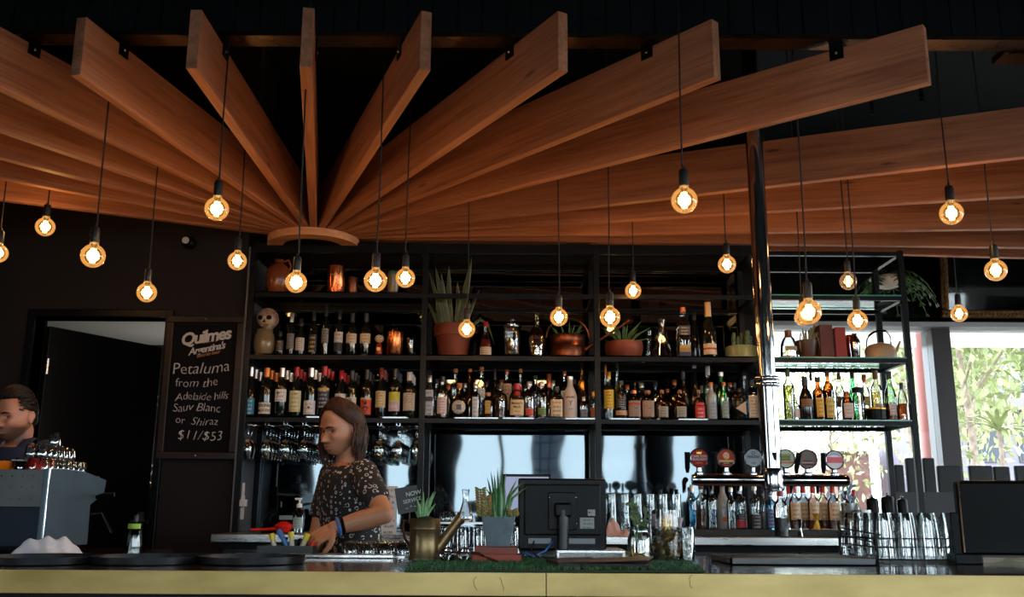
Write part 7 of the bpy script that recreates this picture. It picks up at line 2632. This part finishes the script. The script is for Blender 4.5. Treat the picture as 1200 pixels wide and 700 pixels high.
def person(label, head_c, yaw, pitch, roll, body_yaw, base, skin, lip, stub, stub_w, hair_m, shirt_m, hair_fn, arm_l, arm_r, lean=.05, scale=1.0, collar_m=None, wrist=None, neck=.170, lapels=False):
    root = thing('person', label, 'person', (base.x, base.y, 0))
    inv = Matrix.Translation((-base.x, -base.y, 0))
    Mh = inv @ Matrix.Translation(head_c) @ Matrix.Rotation(yaw, 4, 'Z') @ Matrix.Rotation(pitch, 4, 'X') @ Matrix.Rotation(roll, 4, 'Y')
    Mb = Matrix.Rotation(body_yaw, 4, 'Z')
    hb = Mb.inverted() @ (inv @ head_c)
    zc = head_c.z - neck           # base of the neck
    top = Vector((hb.x * .75, hb.y * .75 + .015, zc))
    S = scale

    def sec(f, z, rx, ry):
        return (top.x * f, top.y * f, z, rx * S, ry * S)

    sh_ = zc - .035
    torso = [sec(0, .86, .155, .105), sec(.0, .95, .160, .108), sec(.15, 1.05, .142, .098), sec(.4, 1.17, .150, .104), sec(.7, sh_ - .10, .168, .112), sec(.9, sh_ - .02, .165, .098), sec(1, sh_ + .03, .105, .075), sec(1, zc + .012, .062, .060)]
    bodym = MB()
    loft(bodym, torso, Mb)
    nb, nt_ = Mb @ Vector((top.x, top.y, zc - .03)), Mh @ Vector((0, .028, -.075))
    limb(bodym, [nb, (nb + nt_) / 2, nt_], [.062, .056, .056])
    head_mesh(bodym, Mh)
    arms = []
    for side, A_ in ((1, arm_l), (-1, arm_r)):
        sp_ = Mb @ Vector((top.x * .92 + side * .165 * S, top.y * .92, sh_ - .012))
        el, wr, hd_, nr, th_ = [inv @ Vector(q) if i < 3 else q for i, q in enumerate(A_)]
        limb(bodym, [sp_, sp_ * .5 + el * .5 + Vector((0, 0, .004)), el], [.050, .046, .040])
        limb(bodym, [el, el * .6 + wr * .4, wr], [.041, .041, .028])
        hand(bodym, wr, hd_ - wr, Vector(nr), th_)
        arms.append((sp_, el, wr))
    m_sk = skin_material('skin_' + label[:6], skin, lip, stub)
    body = solid(bodym, 'body', m_sk, root, .0034, 1)
    paint_skin(body, Mh, skin, lip, stub, stub_w)
    face_bits(root, Mh, hair_m)
    # shirt
    sm = MB()
    g = .013
    loft(sm, [(a, b, c, d + g + .012, e + g + .012) for a, b, c, d, e in torso[:3]] + [(a, b, c, d + g, e + g) for a, b, c, d, e in torso[3:6]] + [sec(1, sh_ + .035, .115, .085), sec(1, zc - .002, .078, .074)], Mb)
    for sp_, el, wr in arms:
        e2 = sp_ * .42 + el * .58
        limb(sm, [sp_ - (el - sp_) * .05, sp_ * .7 + el * .3, e2], [.066, .064, .062])
    shirt = solid(sm, 'shirt', shirt_m, root, .0075, 4)
    cm = MB()
    ringp = [Mb @ Vector((top.x + .071 * math.cos(a), top.y + .066 * math.sin(a) - .004, zc + .004 + .016 * math.sin(a))) for a in [2 * math.pi * i / 28 for i in range(28)]]
    cm.tube(ringp, .011, 8, closed=True, flat=1.0)
    cm.build('collar', collar_m or shirt_m, root)
    if lapels:
        for s in (-1, 1):
            pts = [Mb @ Vector((top.x + s * q[0], top.y + q[1], zc + q[2])) for q in ((.062, .03, .045), (.074, -.025, .03), (.062, -.085, -.03), (.030, -.125, -.11))]
            MB().tube(pts, [.016, .026, .024, .010], 10, flat=.35).build('lapel', shirt_m, root)
            pts = [q + Mb.to_3x3() @ Vector((-s * .020, -.004, -.006)) for q in pts]
            MB().tube(pts, [.008, .014, .014, .006], 10, flat=.5).build('lapel_lining', collar_m, root)
    # trousers
    tr = MB()
    loft(tr, [sec(0, .80, .165, .118), sec(0, .92, .170, .118)], Mb)
    for s in (-1, 1):
        limb(tr, [Mb @ Vector((s * .085, 0, .86)), Mb @ Vector((s * .095, -.01, .48)), Mb @ Vector((s * .095, .01, .09))], [.098, .068, .050])
    solid(tr, 'trousers', mat('black_denim', lin((22, 23, 28)), .8), root, .012, 3)
    for s in (-1, 1):
        MB().ball(Mb @ Vector((s * .095, -.05, .045)), (.045, .12, .045), 16, 10, M=Mb.to_3x3()).build('shoe', m_gloss_black, root)
    hm = MB()
    hair_fn(hm, Mh)
    hm.build('hair', hair_m, root)
    if wrist:
        sp_, el, wr = arms[0]
        d = (wr - el).normalized()
        for i, (off, c_, nm) in enumerate(wrist):
            c = wr - d * off
            a = d.cross(Vector((0, 0, 1))).normalized()
            b = d.cross(a)
            MB().tube([c + (a * math.cos(q) + b * math.sin(q)) * .0345 for q in [2 * math.pi * i / 24 for i in range(24)]], .007, 8, closed=True).build(nm, c_, root)
    return root, Mh


def long_hair(mb, M):
    def keep(n):
        front = -n.y
        lim = .30 if n.x < 0 else .02
        if front > lim:
            return n.z > .70 - .12 * abs(n.x)
        if n.x > 0 and front > -.3:
            return n.z > .30 + .4 * max(0, front)
        return n.z > -.25
    hair_cap(mb, M, 1.075, keep)
    dn = (M.to_3x3().inverted() @ Vector((0, 0, -1))).normalized()
    rnd = random.Random(21)
    for k in range(460):
        s = -1 if k % 2 else 1
        ph = R(rnd.uniform(58, 178) if s < 0 else rnd.uniform(97, 179)) * s          # 0 = front; the near side is swept behind the ear
        if abs(ph) < R(60):
            top_ = R(rnd.uniform(20, 40))
        else:
            top_ = R(rnd.uniform(4, 30))
        lay = rnd.uniform(1.07, 1.22)
        pts = []
        end = R(rnd.uniform(78, 100))
        for i in range(7):
            t = i / 6
            th = top_ * .3 + (end - top_ * .3) * t
            # strands leave the centre parting and turn towards their side
            pa = ph * (.42 + .58 * t) if abs(ph) > R(90) else ph * (.80 + .20 * t)
            n = Vector((math.sin(th) * math.sin(pa), -math.sin(th) * math.cos(pa), math.cos(th)))
            pts.append(Vector((HA * n.x * lay * 1.03, HB * n.y * lay, HC_ * n.z * (lay - .01))))
        L_ = rnd.uniform(.09, .17)
        p = pts[-1]
        out_ = Vector((p.x, p.y, 0)).normalized()
        w1, w2 = rnd.uniform(0, 6), rnd.uniform(.004, .012)
        for i in range(1, 7):
            t = i / 6
            pts.append(p + dn * L_ * t + out_ * (.012 * math.sin(t * 2.6) - .016 * t * t) + Vector((-out_.y, out_.x, 0)) * w2 * math.sin(w1 + 4 * t))
        r0 = rnd.uniform(.0026, .0048)
        mb.tube([M @ q for q in pts], [r0 * .6] + [r0] * 9 + [r0 * .8, r0 * .6, r0 * .2], 5)
    # locks swept from the parting across the temples and back over the ears
    for k in range(190):
        s = 1 if k % 3 else -1
        th0, ph0 = R(rnd.uniform(6, 40)), R(rnd.uniform(2, 60)) * s
        ph1, th1 = R(rnd.uniform(92, 128) if s > 0 else rnd.uniform(62, 110)) * s, R(rnd.uniform(80, 96))
        lay = rnd.uniform(1.09, 1.20)
        pts = []
        for i in range(9):
            t = i / 8
            th = th0 + (th1 - th0) * t
            pa = ph0 + (ph1 - ph0) * t ** .75
            n = Vector((math.sin(th) * math.sin(pa), -math.sin(th) * math.cos(pa), math.cos(th)))
            pts.append(Vector((HA * n.x * lay * 1.03, HB * n.y * lay, HC_ * n.z * (lay - .01))))
        L_ = rnd.uniform(.06, .15)
        p = pts[-1]
        out_ = Vector((p.x, p.y, 0)).normalized()
        w1, w2 = rnd.uniform(0, 6), rnd.uniform(.004, .012)
        for i in range(1, 7):
            t = i / 6
            pts.append(p + dn * L_ * t + out_ * (.014 * math.sin(t * 2.6) - .014 * t * t) + Vector((-out_.y, out_.x, 0)) * w2 * math.sin(w1 + 4 * t))
        r0 = rnd.uniform(.0024, .0042)
        mb.tube([M @ q for q in pts], [r0 * .6] + [r0] * 11 + [r0 * .8, r0 * .6, r0 * .2], 5)


def short_hair(mb, M):
    def keep(n):
        front = -n.y
        if front > .35:
            return n.z > .64 - .1 * abs(n.x)
        if front > -.1:
            return n.z > .16 + .6 * max(0, front)
        return n.z > -.35
    hair_cap(mb, M, 1.08, keep)
    rnd = random.Random(5)
    for k in range(900):
        ph = R(rnd.uniform(-180, 180))
        front = math.cos(ph)
        mx = 50 if front > .5 else (76 if front > -.1 else 108)
        th0 = R(mx * rnd.random() ** .6)
        pts = []
        L_ = rnd.uniform(.25, .5)
        sw = rnd.uniform(.05, .25)
        for i in range(6):
            t = i / 5
            # combed back from the forehead
            n = Vector((math.sin(th0) * math.sin(ph), -math.sin(th0) * math.cos(ph), math.cos(th0)))
            n = (n + Vector((.15 * sw, L_ * t, -.12 * t * (1 - n.z)))).normalized()
            l = 1.05 + (.13 * math.sin(.5 + t * 2.6) * max(.0, n.z) ** .7 + .05) * (.5 + .5 * t * 0 + .5) + rnd.uniform(0, .012)
            pts.append(M @ Vector((HA * n.x * l, HB * n.y * l, HC_ * n.z * (l + .015))))
        r0 = rnd.uniform(.0022, .0036)
        mb.tube(pts, [r0 * .7, r0, r0, r0, r0 * .8, r0 * .25], 5)


m_brown_hair = mat('brown_hair', lin((58, 34, 23)), .5, spec=.25, var=.45, vscale=60, stretch=(1, 1, .2))
m_dark_hair = mat('dark_brown_hair', lin((30, 18, 13)), .55, spec=.2, var=.4, vscale=60)
# bartender
hc = at(401, 502, 4.33)
bs_ = Vector((at(416, 600, 4.36).x, 4.36, 0))
el, wr, hd_ = at(450, 603, 4.04), at(391, 619, 3.99), at(371, 631, 3.95)
person('bartender with shoulder length brown hair in a black shirt printed with white squiggles', hc, R(-42), R(14), R(0), R(-55), bs_,
       lin((190, 130, 98)), lin((138, 64, 56)), lin((110, 72, 54)), .35, m_brown_hair, glyph_shirt('squiggle_print_cloth'), long_hair,
       (el, wr, hd_, (-.25, -.75, .6), -1), (at(372, 628, 4.42), at(362, 655, 4.22), at(350, 664, 4.16), (0, .2, 1), 1), wrist=((.02, mat('blue_wristband', lin((50, 110, 180)), .5), 'wristband'), (.036, m_gloss_black, 'black_band')))
# man at the coffee machine
hc2 = at(19, 487.5, 4.58)
b2_ = Vector((at(20, 560, 4.62).x, 4.62, 0))
person('man with short dark hair and stubble in a navy shirt behind the espresso machine', hc2, R(-18), R(9), R(0), R(-10), b2_,
       lin((196, 128, 98)), lin((134, 60, 52)), lin((46, 30, 24)), .85, m_dark_hair, mat('navy_shirt_cloth', lin((28, 34, 56)), .8, var=.1), short_hair,
       (b2_ + Vector((.27, -.10, 1.12)), b2_ + Vector((.10, -.20, 1.22)), b2_ + Vector((.02, -.24, 1.24)), (0, -.2, 1), -1),
       (b2_ + Vector((-.25, -.12, 1.12)), b2_ + Vector((-.12, -.20, 1.22)), b2_ + Vector((-.06, -.24, 1.24)), (0, -.2, 1), 1),
       collar_m=mat('speckled_collar', lin((60, 50, 84)), .8, color2=lin((206, 170, 170)), vscale=220), neck=.150, lapels=True)
